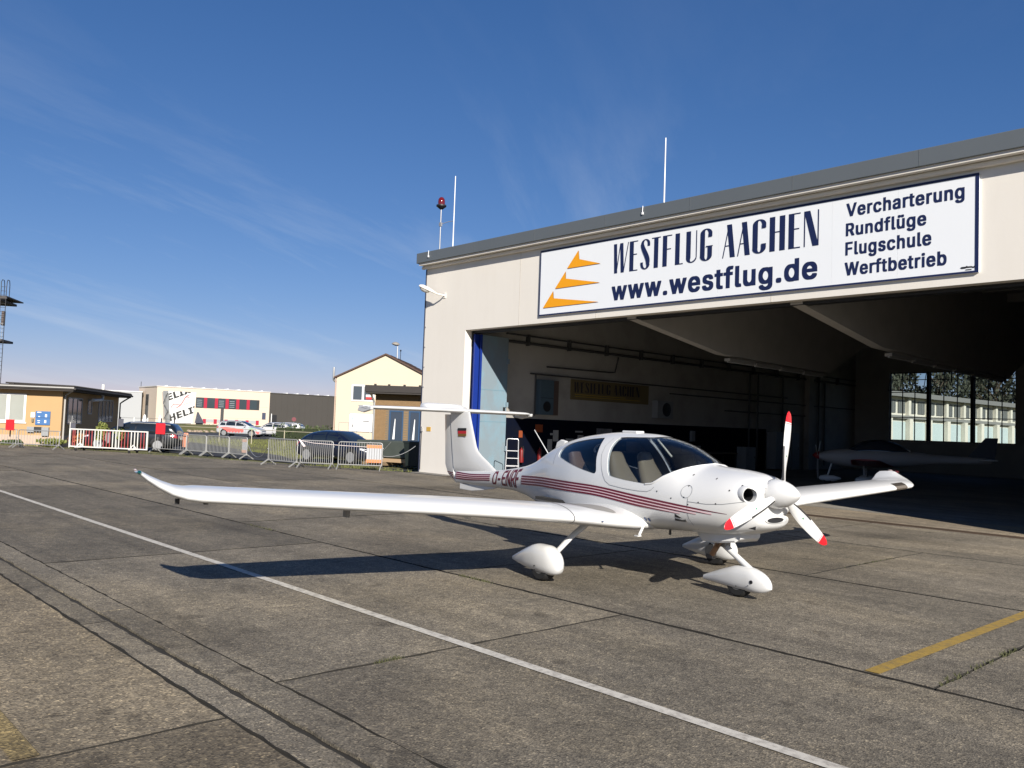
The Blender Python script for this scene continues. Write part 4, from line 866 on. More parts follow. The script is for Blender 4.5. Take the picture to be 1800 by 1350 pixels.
        # walkway patch on the stub
        v, f = cdt(smooth_outline([(.46,.80),(.40,.98),(.24,1.16),(-.10,1.22),(-.30,1.18),(-.32,.98),(-.05,.86),(.2,.80)], 3), .05)
        def wing_top(x, y, o=.004):
            t = min(.999, max(0.0, (le(y)-x)/ch(y))); yt = .75*(.2969*math.sqrt(t)-.126*t-.3516*t*t+.2843*t**3-.1036*t**4); yc = .025/.16*(.8*t-t*t) if t < .4 else .025/.36*(.2+.8*t-t*t)
            return zl(y)+(yc+yt)*ch(y)+t*ch(y)*math.tan(R(1))+o
        MB().add([(x, s*y, wing_top(x, y)) for x, y in v], f).obj('walkway', M_grey, wg, fix=False, smooth=180)
        MB().lathe([(.016, 0), (.016, .004)], 10, Matrix.Translation((.60, s*1.12, wing_top(.60, 1.12, .0)+.006))).obj('tie_down_cap', MAT('blue cap', (.01, .06, .22), .4), wg)
        # nav light at the tip
        tipc = (.0, 0)
        nm = MAT('green nav lens' if s < 0 else 'red nav lens', (.0, .07, .06) if s < 0 else (.10, .004, .004), .1, coat=1)
        MB().lathe([(.004, -.05), (.016, -.03), (.020, 0), (.016, .03), (.004, .05)], 10, Matrix.Translation((-.15, s*5.985, 1.268)) @ Matrix.Rotation(R(90), 4, 'Y')).obj('navigation_light', nm, wg, smooth=60)
        MB().lathe([(.003, -.04), (.010, -.025), (.011, .025), (.003, .045)], 10, Matrix.Translation((-.27, s*6.0, 1.285)) @ Matrix.Rotation(R(90), 4, 'Y')).obj('strobe_light', MAT('strobe lens', (.5, .4, .38), .2), wg, smooth=60)
        # landing light window in the outboard leading edge of the left wing, fairings, tie-down ring
        for y, l_, h_ in ((2.55,.14,.09), (4.0,.13,.13), (4.62,.12,.055), (5.45,.05,.05), (5.7,.03,.05)):
            x = -.05 if y < 5.2 else .10; zz = zl(min(y, 5.55))-.02
            MB().prism([(x+l_/2, 0), (x+l_*.3, -h_), (x-l_*.35, -h_), (x-l_/2, 0)], lambda a, b: (a, s*y-.018, zz+b), lambda a, b: (a, s*y+.018, zz+b)).obj('hinge_fairing', M_dark if y > 5 else M_grey if y > 3 else M_white, wg)
        if s > 0:
            p0 = section(F, 5.08, le(5.08)+.004, ch(5.08), zl(5.08), R(4), R(1), 1, 1.02); p1 = section(F, 5.40, le(5.40)+.004, ch(5.40), zl(5.40), R(4), R(1), 1, 1.02)
            k0, k1 = 14, 23
            lf = MB(); lf.loft([p0[k0:k1], p1[k0:k1]], False, False); lf.obj('landing_light_window', MAT('landing light glass', (.25, .22, .19), .12, metal=.8), wg, smooth=60)
        # aileron and flap gaps
        for y in (3.05, 1.62, 5.30):
            q0 = section(F, y, le(y), ch(y)+.003, zl(y), R(4), R(1), s, 1.01); gp = MB(); q1 = section(F, y+.008, le(y+.008), ch(y+.008)+.003, zl(y+.008), R(4), R(1), s, 1.01)
            gp.loft([q0[:7], q1[:7]], False, False); gp.obj('control_gap', M_seam, wg)
    # step under the wing root, aerials
    for s in (-1, 1):
        MB().tube([(.64, s*.50, .72), (.63, s*.58, .575)], .017, 8).box(.595, .655, s*.595-.03, s*.595+.03, .562, .575).obj('entry_step', M_white, A, smooth=40)
    # ---------------- tail
    HL_ = .0
    fin = MB(); rr = []
    for z, xl, xt, tk in ((.99,-3.18,-4.67,.05),(1.03,-3.24,-4.68,.085),(1.09,-3.40,-4.695,.105),(1.20,-3.62,-4.715,.105),(1.30,-3.84,-4.735,.11),(1.37,-3.955,-4.745,.115),(1.45,-4.02,-4.76,.115),(1.70,-4.135,-4.81,.11),(1.90,-4.225,-4.845,.105),(2.03,-4.28,-4.865,.10)):
        c_ = xl-xt; r = []
        for k in range(11):
            u_ = .5*(1-math.cos(math.pi*k/10)); x = xl-c_*u_; h = tk*(math.sin(math.pi*min(.5, u_*.75+.02))**.7)*.5 if u_ > .001 else 0.0
            r.append((x, h*(1-.25*max(0, u_-.5))))
        rr.append([Vector((x, h, z)) for x, h in r]+[Vector((x, -h, z)) for x, h in r[:0:-1]])
    fin.loft(rr).obj('fin', M_white, A, smooth=45)
    rud = MB(); rr = []
    for z, xl, xt, tk in ((.80,-4.60,-4.66,.03),(.84,-4.62,-4.73,.045),(.90,-4.655,-4.87,.06),(.95,-4.675,-4.95,.07),(1.10,-4.71,-5.05,.075),(1.5,-4.785,-5.085,.075),(1.98,-4.87,-5.13,.07)):
        rr.append([Vector((xl, 0, z)), Vector((xl-.03, tk*.42, z)), Vector(((xl+xt)/2, tk*.36, z)), Vector((xt, .004, z)), Vector((xt, -.004, z)), Vector(((xl+xt)/2, -tk*.36, z)), Vector((xl-.03, -tk*.42, z))])
    rud.loft(rr).obj('rudder', M_white, A, smooth=35)
    for k in range(4):
        for s in (-1, 1):
            mb = MB(); zt_ = .975-k*.031; x0_ = -4.70+.012*k; x1_ = -4.965+.055*k
            n = 5; vs_ = []
            for i in range(n+1):
                x = x0_+(x1_-x0_)*i/n; u_ = i/n; w_ = .0185-.006*u_; zz = zt_-.0+(.004*u_)
                hw = .5*.085*(1-u_)**.8*.9+.007
                vs_ += [(x, s*hw, zz), (x, s*hw, zz-w_)]
            mb.add(vs_, [(2*i, 2*i+1, 2*i+3, 2*i+2) for i in range(n)]); mb.obj('tail_stripe', M_maroon, A, fix=False)
    tb = MB(); tb.box(-4.99, -4.95, -.01, .01, 1.26, 1.30).obj('rudder_hinge', M_dark, A)
    MB().prism([(-4.50,.90),(-4.50,.70),(-4.12,.695),(-3.75,.735),(-3.15,.835),(-3.15,.88)], lambda x, z: (x, -.02, z), lambda x, z: (x, .02, z)).obj('ventral_keel', M_white, A, bevel=.012)
    MB().box(-4.40, -4.18, -.0225, -.0205, .80, .825).obj('keel_placard', M_dark, A)
    sx = [(0, -4.40, .90), (.4, -4.47, .85), (1.1, -4.60, .76), (1.45, -4.68, .68), (1.58, -4.74, .58), (1.645, -4.83, .42)]
    hs = MB(); rr = [section(F2, y, x, c_*.62, 2.045, 0, 0, -1, 1.45) for y, x, c_ in sx[::-1]] + [section(F2, y, x, c_*.62, 2.045, 0, 0, 1, 1.45) for y, x, c_ in sx[1:]]
    hs.loft(rr).obj('tailplane', M_white, A, smooth=50)
    el = MB(); rr = []
    for y in (-1.62, -1.45, -1.1, -.4, 0, .4, 1.1, 1.45, 1.62):
        a = abs(y); x = pchip([(p[0], p[1]) for p in sx])(a); c_ = pchip([(p[0], p[2]) for p in sx])(a); x0_ = x-c_*.60; t_ = .032
        rr.append([Vector((x0_, y, 2.045+t_)), Vector((x-c_, y, 2.075)), Vector((x-c_, y, 2.068)), Vector((x0_, y, 2.045-t_)), Vector((x0_+.02, y, 2.045))])
    el.loft(rr).obj('elevator', M_white, A, smooth=30)
    for s in (-1, 1):
        MB().prism([(-4.72, 2.05), (-4.74, 2.00), (-5.05, 1.955), (-5.27, 1.985), (-5.2, 2.06)], lambda x, z: (x, s*1.585, z), lambda x, z: (x, s*1.64, z)).obj('elevator_horn', M_white, A, bevel=.01)
    sp_ = MB(); rr = []
    for y, h in ((-.42,.03),(-.40,.075),(-.30,.095),(0,.10),(.30,.095),(.40,.06),(.44,.02)):
        rr.append([Vector((-5.02, y, 2.07)), Vector((-5.10, y, 2.08+h*.8)), Vector((-5.30, y, 2.085+h)), Vector((-5.31, y, 2.075+h)), Vector((-5.2, y, 2.06))])
    sp_.loft(rr).obj('trim_tab', M_white, A, smooth=40)
    # flag on the fin
    fl = thing('flag', None, None); fl.parent = A
    for k, c in enumerate(((.012, .012, .012), (.45, .012, .02), (.17, .09, .012))):
        for s in (-1, 1):
            z1_ = 1.745-k*.048; sh = .005
            def fy(x, z): return s*.0635
            MB().add([(-4.565+k*.01, fy(0, 0), z1_), (-4.275, fy(0, 0)*.97, z1_+.006), (-4.278, fy(0, 0)*.97, z1_-.042), (-4.562+k*.01, fy(0, 0), z1_-.048)], [(0, 1, 2, 3)]).obj('flag_band', MAT('flag colour', c, .5), fl, fix=False)
    # ---------------- cowling details
    for s in (-1, 1):
        T = TI[0 if s < 0 else 1]
        MB().lathe([(.104, -.25), (.102, -.02), (.096, .02), (.087, .042), (.078, .04), (.0715, .0), (.069, -.16)], 28, T, cap=False).obj('air_inlet', M_white, A, smooth=60)
        MB().lathe([(.069, .005), (.0672, -.14), (.001, -.14)], 28, T, cap=False).obj('inlet_shade_cup', M_dark, A)  # dark cup; shade inside the inlet is put into its colour
    ch_ = MB(); rr = []
    for x, w_, z0_, z1_ in ((1.25,.34,.665,.76),(1.55,.33,.672,.86),(1.80,.31,.70,.92),(1.98,.285,.75,.955),(2.08,.255,.80,.96),(2.125,.225,.84,.95)):
        zc_ = (z0_+z1_)/2; h_ = (z1_-z0_)/2
        rr.append([Vector((x, w_*math.copysign(abs(math.cos(a))**.7, math.cos(a)), zc_+h_*math.copysign(abs(math.sin(a))**.7, math.sin(a)))) for a in [2*math.pi*j/28 for j in range(28)]])
    ch_.loft(rr).obj('chin_cowl', M_white, A, smooth=50)
    il = MB(); rr = []
    for (x, q) in ((2.11,1.0),(2.137,.98),(2.139,.86),(2.12,.80)):
        rr.append([Vector((x, .165*q*math.cos(a),   .897+.036*q*math.sin(a))) for a in [2*math.pi*j/24 for j in range(24)]])
    il.loft(rr, cap=False).obj('chin_inlet_lip', M_white, A, smooth=60)
    MB().poly([Vector((2.1295, .134*math.cos(a),   .897+.028*math.sin(a))) for a in [2*math.pi*j/24 for j in range(24)]]).obj('chin_inlet', M_dark, A, fix=False)
    MB().add([(2.005, -.281, .805), (2.085, -.258, .835), (2.08, -.255, .795)], [(0, 1, 2)]).obj('cowl_louvre', M_dark, A, fix=False)
    bx = MB(); rr = []
    for x, z0_, z1_, w_ in ((1.16,.63,.70,.16),(1.26,.575,.70,.195),(1.5,.58,.72,.205),(1.74,.615,.74,.195),(1.80,.66,.74,.16)):
        rr.append([Vector((x, w_, z0_+.02)), Vector((x, w_*.94, z0_)), Vector((x, -w_*.94, z0_)), Vector((x, -w_, z0_+.02)), Vector((x, -w_, z1_)), Vector((x, w_, z1_))])
    bx.loft(rr).obj('cooler_duct', M_white, A, smooth=30)
    MB().tube([(1.50, -.12, .64), (1.45, -.12, .57), (1.36, -.13, .43)], .034, 14).obj('exhaust_pipe', MAT('heat tinted steel', (.16, .10, .065), .4, metal=.9), A, smooth=50)
    MB().box(.87, .89, -.33, -.31, .60, .66).obj('drain_tube', M_dark, A)
    # ---------------- spinner and propeller
    PR = thing('propeller', None, None, (2.205, 0, 1.182)); PR.parent = A; PR.rotation_euler = (0, R(-2), R(-3.6))
    RY = Matrix.Rotation(R(90), 4, 'Y')
    MB().lathe([(.005, -.125), (.156, -.125), (.160, -.115), (.159, -.05), (.152, .0), (.134, .06), (.108, .12), (.078, .17), (.050, .208), (.024, .234), (.004, .244)], 40, RY).obj('spinner', M_white, PR, smooth=50)
    br = MB(); sr = MB()
    sr.lathe([(.1615, -.100), (.1615, -.096)], 40, RY, cap=False)
    sr.obj('spinner_seam', M_seam, PR)
    for k in range(16): a = 2*math.pi*k/16; br.lathe([(.006, .158), (.006, .1625)], 6, Matrix.Rotation(a, 4, 'X') @ Matrix.Translation((-.082, 0, 0)))
    br.obj('spinner_screw', M_steel, PR)
    cw = pchip([(.10,.062),(.18,.085),(.30,.118),(.45,.136),(.58,.132),(.71,.117),(.79,.094),(.838,.055),(.858,.012)])
    bt_ = pchip([(.10,42),(.25,30),(.42,18),(.6,11),(.87,6)]); th = pchip([(.10,.05),(.2,.034),(.4,.02),(.7,.012),(.858,.004)])
    M_strip = MAT('black leading edge boot', (.02, .02, .022), .5); M_back = MAT('matt black blade back', (.02, .02, .02), .6)
    def blade_mesh(r0, r1, x0, x1, n, grow=0.0, half=None):
        """x0..x1 = chord fraction from the leading edge, thickness from a lens section"""
        rr = []
        for i in range(n+1):
            r = r0+(r1-r0)*i/n; c_ = cw(r); b = R(bt_(r)); t_ = th(r)+grow; ring = []
            K_ = 9; us = [x0+(x1-x0)*j/K_ for j in range(K_+1)]
            def pt(u, sg):
                d = (.42-u)*c_; h = sg*t_*math.sqrt(max(0, u*(1-u)*4))*(.62 if sg > 0 else .38)+sg*grow*.3
                # tangential t, axial x : pitch b between chord and the disc
                return Vector((math.sin(b)*d + math.cos(b)*h, -math.cos(b)*d + math.sin(b)*h, r))
            ring = [pt(u, 1) for u in us] + [pt(u, -1) for u in us[::-1]]
            rr.append(ring)
        return rr
    BL = []
    for k in range(3):
        e = bpy.data.objects.new('propeller_blade', MB().loft(blade_mesh(.09, .745, 0, 1, 26)).mesh('propeller_blade', 50)) if k == 0 else bpy.data.objects.new('propeller_blade', BL[0].data)
        if k == 0: e.data.materials.append(M_white)
        COL.objects.link(e); e.parent = PR; BL.append(e)
        e.scale = (1, 1, 1.052); e.rotation_euler = (R(120*k-8), 0, 0)      # mesh: x axial, -y the way the blade turns, z along the blade
        if k == 0:
            tipm = MB().loft(blade_mesh(.7452, .858, 0, 1, 14)).mesh('blade_tip', 50); tipm.materials.append(M_red)
            lnm = MB().loft(blade_mesh(.728, .733, 0, 1, 1, .0012)).mesh('tip_line', 50); lnm.materials.append(M_red)
            bom = MB().loft(blade_mesh(.14, .49, 0.0, .13, 14, .0016)).mesh('deicing_boot', 50); bom.materials.append(M_strip)
            cfm = MB().lathe([(.052, .05), (.050, .12), (.036, .135)], 20).mesh('blade_root', 50); cfm.materials.append(M_white)
            def logo(r, u):
                c_ = cw(r); b = R(bt_(r)); t_ = th(r); d = (.42-u)*c_; h = t_*math.sqrt(u*(1-u)*4)*.62+.0015
                return Vector((math.sin(b)*d+math.cos(b)*h, -math.cos(b)*d+math.sin(b)*h, r))
            lgm = MB().add([logo(.385, .38), logo(.385, .56), logo(.412, .47)], [(0, 1, 2)]).mesh('blade_logo', fix=False); lgm.materials.append(MAT('green logo', (.03, .22, .12), .5))
        for nm, m_ in (('blade_tip', tipm), ('tip_line', lnm), ('deicing_boot', bom), ('blade_root', cfm), ('blade_logo', lgm)):
            q = bpy.data.objects.new(nm, m_); COL.objects.link(q); q.parent = PR; q.scale = (1, 1, 1.052); q.rotation_euler = (R(120*k-8), 0, 0)
    # ---------------- undercarriage
    def pant(x0, x1, zt, zb, w, loc, name):
        rr = []; n = 22
        t_, b_, w_ = pchip(zt), pchip(zb), pchip(w)
        for i in range(n+1):
            u = i/n; x = x0+(x1-x0)*(.5-.5*math.cos(math.pi*u)); top_, bt2, ww = t_(x), b_(x), w_(x); zc_ = (top_+bt2)/2; h_ = (top_-bt2)/2; r = []
            for j in range(24):
                a = 2*math.pi*j/24; r.append(Vector((x, ww*math.copysign(abs(math.cos(a))**.8, math.cos(a)), zc_+h_*math.copysign(abs(math.sin(a))**.8, math.sin(a)))))
            rr.append(r)
        g_ = thing(name, None, None, loc); g_.parent = A
        MB().loft(rr).obj('wheel_pant', M_white, g_, smooth=60); return g_
    def wheel(g_, r, w_, x=0, z=None):
        z = z or r
        T = Matrix.Translation((x, 0, z)) @ Matrix.Rotation(R(90), 4, 'X')
        MB().lathe([(r*.55, -w_*.5), (r*.86, -w_*.5), (r*.96, -w_*.36), (r, -w_*.15), (r, w_*.15), (r*.96, w_*.36), (r*.86, w_*.5), (r*.55, w_*.5)], 36, T).obj('tyre', M_black, g_, smooth=40)
        MB().lathe([(.02, -w_*.52), (r*.52, -w_*.51), (r*.52, w_*.51), (.02, w_*.52)], 24, T).obj('wheel_hub', MAT('grey wheel hub', (.18, .18, .18), .4, metal=.5), g_, smooth=40)
    for s in (-1, 1):
        g_ = pant(-.66, .33, [(-.66,.20),(-.5,.275),(-.3,.365),(-.1,.425),(.08,.425),(.22,.37),(.30,.29),(.33,.22)], [(-.66,.155),(-.5,.13),(-.3,.105),(-.1,.088),(.1,.084),(.22,.097),(.30,.135),(.33,.19)],
                  [(-.66,.02),(-.5,.055),(-.25,.105),(0,.125),(.15,.115),(.25,.085),(.31,.045),(.33,.01)], (0, s*1.485, 0), 'main_wheel')
        wheel(g_, .178, .155, -.02)
        lg_ = MB(); rr = []
        for y, z, x, wx, tz in ((.45,.80,.02,.10,.035),(.85,.68,.03,.09,.03),(1.15,.50,.05,.075,.025),(1.43,.28,.06,.06,.022)):
            rr.append([Vector((x+wx*math.cos(a)*.6, s*(y+tz*math.sin(a)*.6), z+tz*math.sin(a))) for a in [2*math.pi*j/14 for j in range(14)]])
        lg_.loft(rr).obj('main_leg', M_white, A, smooth=50)
        yi = -s*.128
        MB().lathe([(.02, -.012), (.095, -.012), (.095, .012), (.02, .012)], 24, Matrix.Translation((-.02, yi, .19)) @ Matrix.Rotation(R(90), 4, 'X')).obj('brake_disc', MAT('brake steel', (.10, .10, .10), .4, metal=.6), g_, smooth=40)
        MB().box(-.07, .03, yi-.03, yi+.03, .10, .16).tube([(-.02, yi, .14), (-.09, yi, .22), (-.04, yi, .30), (.03, yi, .27)], .010, 6).obj('brake_caliper', M_dark, g_, smooth=40)
        MB().lathe([(.016, 0), (.016, .012)], 12, Matrix.Translation((-.03, s*.122, .125)) @ Matrix.Rotation(R(-90*s), 4, 'X')).obj('axle_hole', M_dark, g_)
        MB().lathe([(.009, 0), (.009, .012)], 10, Matrix.Translation((-.035, s*.124, .178)) @ Matrix.Rotation(R(-90*s), 4, 'X')).obj('pant_screw', M_dark, g_)
    g_ = pant(-.54, .42, [(-.54,.165),(-.4,.22),(-.2,.295),(-.02,.345),(.12,.35),(.24,.325),(.34,.28),(.40,.215),(.42,.16)], [(-.54,.105),(-.4,.10),(-.2,.088),(0,.078),(.2,.078),(.32,.095),(.40,.135),(.42,.15)],
              [(-.54,.03),(-.4,.058),(-.2,.088),(0,.10),(.2,.098),(.33,.07),(.40,.035),(.42,.008)], (1.68, 0, 0), 'nose_wheel')
    wheel(g_, .165, .125, -.02)
    MB().lathe([(.020, 0), (.020, .01)], 14, Matrix.Translation((.22, -.092, .205)) @ Matrix.Rotation(R(90), 4, 'X')).obj('axle_hole', M_dark, g_)
    MB().lathe([(.006, 0), (.006, .008)], 8, Matrix.Translation((.02, -.103, .13)) @ Matrix.Rotation(R(90), 4, 'X')).lathe([(.005, 0), (.005, .008)], 8, Matrix.Translation((.18, -.097, .16)) @ Matrix.Rotation(R(90), 4, 'X')).obj('pant_screw', M_dark, g_)
    MB().tube([(1.30, 0, .615), (1.38, 0, .565), (1.62, 0, .43), (1.86, 0, .295), (1.92, 0, .26)], .036, 14, .032).obj('nose_leg', M_white, A, smooth=50)
    MB().box(1.36, 1.48, -.05, .05, .52, .66).obj('nose_leg_mount', M_grey, A, bevel=.01)
    # ---------------- cabin
    def seat(x, y, h, mat, w_=.215):
        g_ = thing('seat', None, None, (x, y, 0)); g_.parent = A
        def slab_(pts, wt):
            rr = []
            for (px_, pz, t_, hw) in pts: rr.append([Vector((px_+t_*.5*math.cos(a), hw*math.copysign(abs(math.sin(a))**.6, math.sin(a)), pz+t_*.25*math.cos(a))) for a in [2*math.pi*j/16 for j in range(16)]])
            return MB().loft(rr)
        slab_([(.20,.98,.18,w_),(.11,1.14,.16,w_*.97),(.02,1.27,.14,w_*.80),(-.04,1.38,.12,w_*.64),(-.07,1.47,.10,w_*.56),(-.08,h-.015,.08,w_*.47),(-.085,h,.04,w_*.34)], 0).obj('backrest', mat, g_, smooth=60)
        slab_([(.0,1.12,.12,w_*1.04),(-.0,1.14,.12,w_*1.04)], 0)
        MB().box(.02, .52, -w_, w_, .90, 1.05).obj('cushion', mat, g_, bevel=.04)
    seat(-.13, -.25, 1.525, M_tan2); seat(-.13, .25, 1.525, M_tan2); seat(-1.03, -.22, 1.47, M_brown, .17); seat(-1.03, .22, 1.47, M_brown, .17)
    MB().prism([(.72,.98),(.70,1.25),(.76,1.31),(1.15,1.34),(1.15,1.0)], lambda x, z: (x, -.36, z), lambda x, z: (x, .36, z)).obj('instrument_panel', M_dark, A, bevel=.02)
    MB().box(-1.6, 1.3, -.50, .50, .80, .84).obj('cabin_floor', M_trimi, A)
    for y in (-.25, .25): MB().tube([(.40, y, .9), (.52, y, 1.10), (.50, y, 1.20)], .014, 8).obj('control_stick', M_dark, A, smooth=40)
    MB().lathe([(.004, -.03), (.025, -.02), (.025, .02), (.004, .03)], 10, Matrix.Translation((1.0, 0, 1.44))).obj('compass', M_dark, A, smooth=50)
    # canopy bow seen through the glass on the far side
    MB().tube([(-.16, .44, 1.70), (-.06, .49, 1.58), (.03, .52, 1.48)], .014, 8).obj('canopy_bow', MAT('pale frame', (.5, .47, .4), .5), A, smooth=50)
    # ---------------- aerials
    MB().tube([(-1.97, 0, 1.395), (-2.37, 0, 1.765)], .0075, 8, .005).obj('whip_aerial', M_white, A, smooth=40)
    MB().prism([(-1.60,1.56),(-1.56,1.62),(-1.67,1.64),(-1.76,1.60),(-1.80,1.50)], lambda x, z: (x, -.03, z), lambda x, z: (x, .03, z)).obj('blade_aerial', M_white, A, bevel=.01)
    MB().box(-.30, -.02, -.07, .07, 1.775, 1.805).obj('roof_aerial', M_white, A, bevel=.012)
    return A
new_aircraft()
# ------------------------------------------------------------------ things inside the hangar
M_paper = MAT('white paper', (.34, .34, .33), .85)
M_orange = MAT('orange board', (.22, .045, .01), .7)  # orange dulled; the shade on the boards is put into the colour
M_boxgrey = MAT('grey cabinet', (.25, .26, .27), .6, var=.1, vscale=3)
M_card = MAT('brown cardboard', (.20, .14, .08), .85, var=.15, vscale=4)
M_redm = MAT('shade dulled red enamel', (.16, .006, .006), .5)  # red dulled to stand in for shade on the extinguishers
M_alu = MAT('bare aluminium', (.62, .62, .62), .4, metal=.7)
WI = -23.3
def wallthing(name, label, cat, y0, y1, z0, z1, d, mat, group=None, parts=None):
    t = thing(name, label, cat, (WI, (y0+y1)/2, z0), 0, group)
    WP(MB().box(WI+.001, WI+d, y0, y1, z0, z1).obj('panel' if not parts else parts, mat, bevel=.004 if d > .05 else 0), t); return t
ban = wallthing('banner', 'faded ochre cloth banner with dark capitals hanging on the inner wall', 'banner', 24.95, 30.0, 2.98, 3.80, .03, MAT('faded ochre cloth', (.15, .115, .05), .9, var=.12, vscale=2), None, 'cloth')
def wall_text(body, y0, y1, z0, z1, x, parent, mat, bold=.03):
    me = text_mesh(body, fit=(y0, y1, z0, z1))
    for v in me.vertices: v.co = Vector((x, v.co.x, v.co.y))
    WP(link_mesh('lettering', me, mat), parent)
GLY2 = MAT('dark banner print', (.02, .018, .03), .8)
# same two-weight capitals as the sign, on the wall
def wall_caps(parent, y0, y1, z0, z1, x, mat):
    base = [('W', -16.27, -15.70), ('E', -15.665, -15.36), ('S', -15.25, -14.92), ('T', -14.86, -14.55), ('F', -14.475, -14.16), ('L', -14.045, -13.78), ('U', -13.68, -13.33), ('G', -13.225, -12.84), ('A', -12.525, -12.14), ('A', -12.075, -11.70), ('C', -11.63, -11.24), ('H', -11.145, -10.72), ('E', -10.625, -10.31), ('N', -10.215, -9.83)]
    mb = MB(); k = 0
    for ch, a, b in base:
        for p in glyph(ch, a, b):
            mb.poly([(x+.0003*k, y0+(q[0]+16.27)/6.44*(y1-y0), z0+(q[1]-6.44)/.88*(z1-z0)) for q in p]); k += 1
    WP(mb.obj('lettering', mat, fix=False), parent)
wall_caps(ban, 25.15, 29.3, 3.27, 3.70, WI+.034, GLY2)
rl = MB()
rl.box(WI+.031, WI+.034, 25.2, 29.4, 3.10, 3.125).box(WI+.031, WI+.034, 25.2, 28.4, 3.18, 3.205)
WP(rl.obj('print_rule', MAT('gold print', (.38, .25, .02), .7)), ban)
wc = wallthing('wall_cabinet', 'tall blue grey cabinet fixed high on the hangar wall', 'cabinet', 22.98, 23.72, 2.30, 3.65, .28, MAT('blue grey steel', (.07, .11, .14), .5, var=.1, vscale=3), None, 'carcass')
for z in (2.95,): WP(MB().box(WI+.281, WI+.285, 23.0, 23.70, z-.008, z+.008).obj('door_gap', M_dark), wc)
WP(MB().lathe([(.012, 0), (.20, 0), (.20, .02)], 24, Matrix.Translation((WI+.282, 23.35, 2.62)) @ Matrix.Rotation(R(90), 4, 'Y')).obj('fan_disc', M_dark), wc)
wallthing('vent_panel', 'dark slatted panel beside the blue grey wall cabinet', 'panel', 23.76, 24.05, 2.30, 3.65, .22, MAT('brown slatted metal', (.10, .07, .06), .6), None, 'case')
ac = wallthing('air_conditioner', 'white air conditioner with round fan on the inner wall', 'air conditioner', 30.3, 31.45, 2.40, 3.18, .32, M_boxgrey, None, 'case')
WP(MB().lathe([(.05, 0), (.30, .0), (.31, .015), (.28, .02), (.06, .02)], 28, Matrix.Translation((WI+.321, 30.95, 2.80)) @ Matrix.Rotation(R(90), 4, 'Y')).obj('fan_grille', M_dark, smooth=40), ac)
notes = [(24.02, 24.32, 1.28, 1.72, 'largest white notice pinned high on the dark blue wall'), (23.72, 23.98, .90, 1.36, 'lower white notice left of the others on the dark blue wall'), (24.75, 25.2, 1.08, 1.40, 'wide pale notice in the middle of the dark blue wall'),
         (25.45, 25.8, 1.15, 1.55, 'narrow white notice above the rear window of the aircraft'), (24.4, 24.7, .72, 1.0, 'small pale notice lowest on the dark blue wall'), (26.6, 27.6, 1.25, 1.85, 'large grey poster right of the notices on the dark wall'), (23.85, 24.05, 1.52, 1.60, 'tiny white sticker left of the notices'), (25.3, 25.75, 1.66, 1.72, 'thin white label strip above the notices')]
for y0, y1, z0, z1, lab in notes:
    o = MB().box(WI+.017, WI+.022, y0, y1, z0, z1).obj('notice', M_paper if 'grey' not in lab else MAT('grey print', (.25, .25, .26), .7, dirt=(.05, .05, .06), dscale=6, damt=.9)); tag(o, lab, 'notice', 'notices on the dark blue wall')
for y0, y1, z0, z1, lab in ((23.02, 23.42, 1.62, 1.92, 'orange warning board above the right fire extinguisher'), (22.15, 22.34, 1.40, 1.66, 'small orange notice above the left fire extinguisher')):
    o = MB().box(WI+.017, WI+.03, y0, y1, z0, z1).obj('orange_board', M_orange); tag(o, lab, 'board', 'orange boards on the dark blue wall')
ex = thing('fire_extinguisher', 'red fire extinguisher on the wall beside the blue door', 'extinguisher', (WI+.12, 22.23, .45), 0, 'fire extinguishers on the hangar wall')
MB().lathe([(.02, 0), (.085, .01), (.09, .05), (.09, .42), (.07, .50), (.03, .53), (.03, .57)], 18).obj('bottle', M_redm, ex, smooth=40)
MB().box(-.03, .09, -.02, .02, .57, .63).obj('valve', M_dark, ex); MB().tube([(.05, 0, .60), (.12, 0, .5), (.10, 0, .2)], .014, 8).obj('hose', M_dark, ex, smooth=40)
MB().box(-.119, -.08, -.05, .05, .1, .5).obj('wall_bracket', M_dark, ex)
dup(ex, (WI+.12, 23.2, .45), 0, 'red fire extinguisher on the wall under the orange warning board')
def stepladder():
    t = thing('stepladder', 'folding aluminium stepladder standing open by the blue door', 'ladder', (-21.25, 19.95, 0), R(48))
    for s in (-1, 1):
        MB().tube([(s*.24, -.38, 0), (s*.20, .10, 1.05), (s*.20, .12, 1.32)], .016, 8).obj('front_rail', M_alu, t, smooth=40)
        MB().tube([(s*.22, .40, 0), (s*.19, .08, .98)], .014, 8).obj('rear_rail', M_alu, t, smooth=40)
    MB().tube([(-.20, .12, 1.32), (-.17, .125, 1.38), (.17, .125, 1.38), (.20, .12, 1.32)], .016, 8).obj('top_hoop', M_alu, t, smooth=40)
    for i in range(4):
        z = .22+i*.25; y = -.38+.48*z/1.05; w = .235-.035*z
        MB().box(-w, w, y-.04, y+.05, z-.012, z+.012).obj('tread', M_alu, t)
    MB().tube([(-.21, .25, .42), (.21, .25, .42)], .01, 6).obj('rear_brace', M_alu, t)
    for s in (-1, 1): MB().tube([(s*.215, -.14, .52), (s*.2, .22, .50)], .008, 6).obj('spreader', M_alu, t)
stepladder()
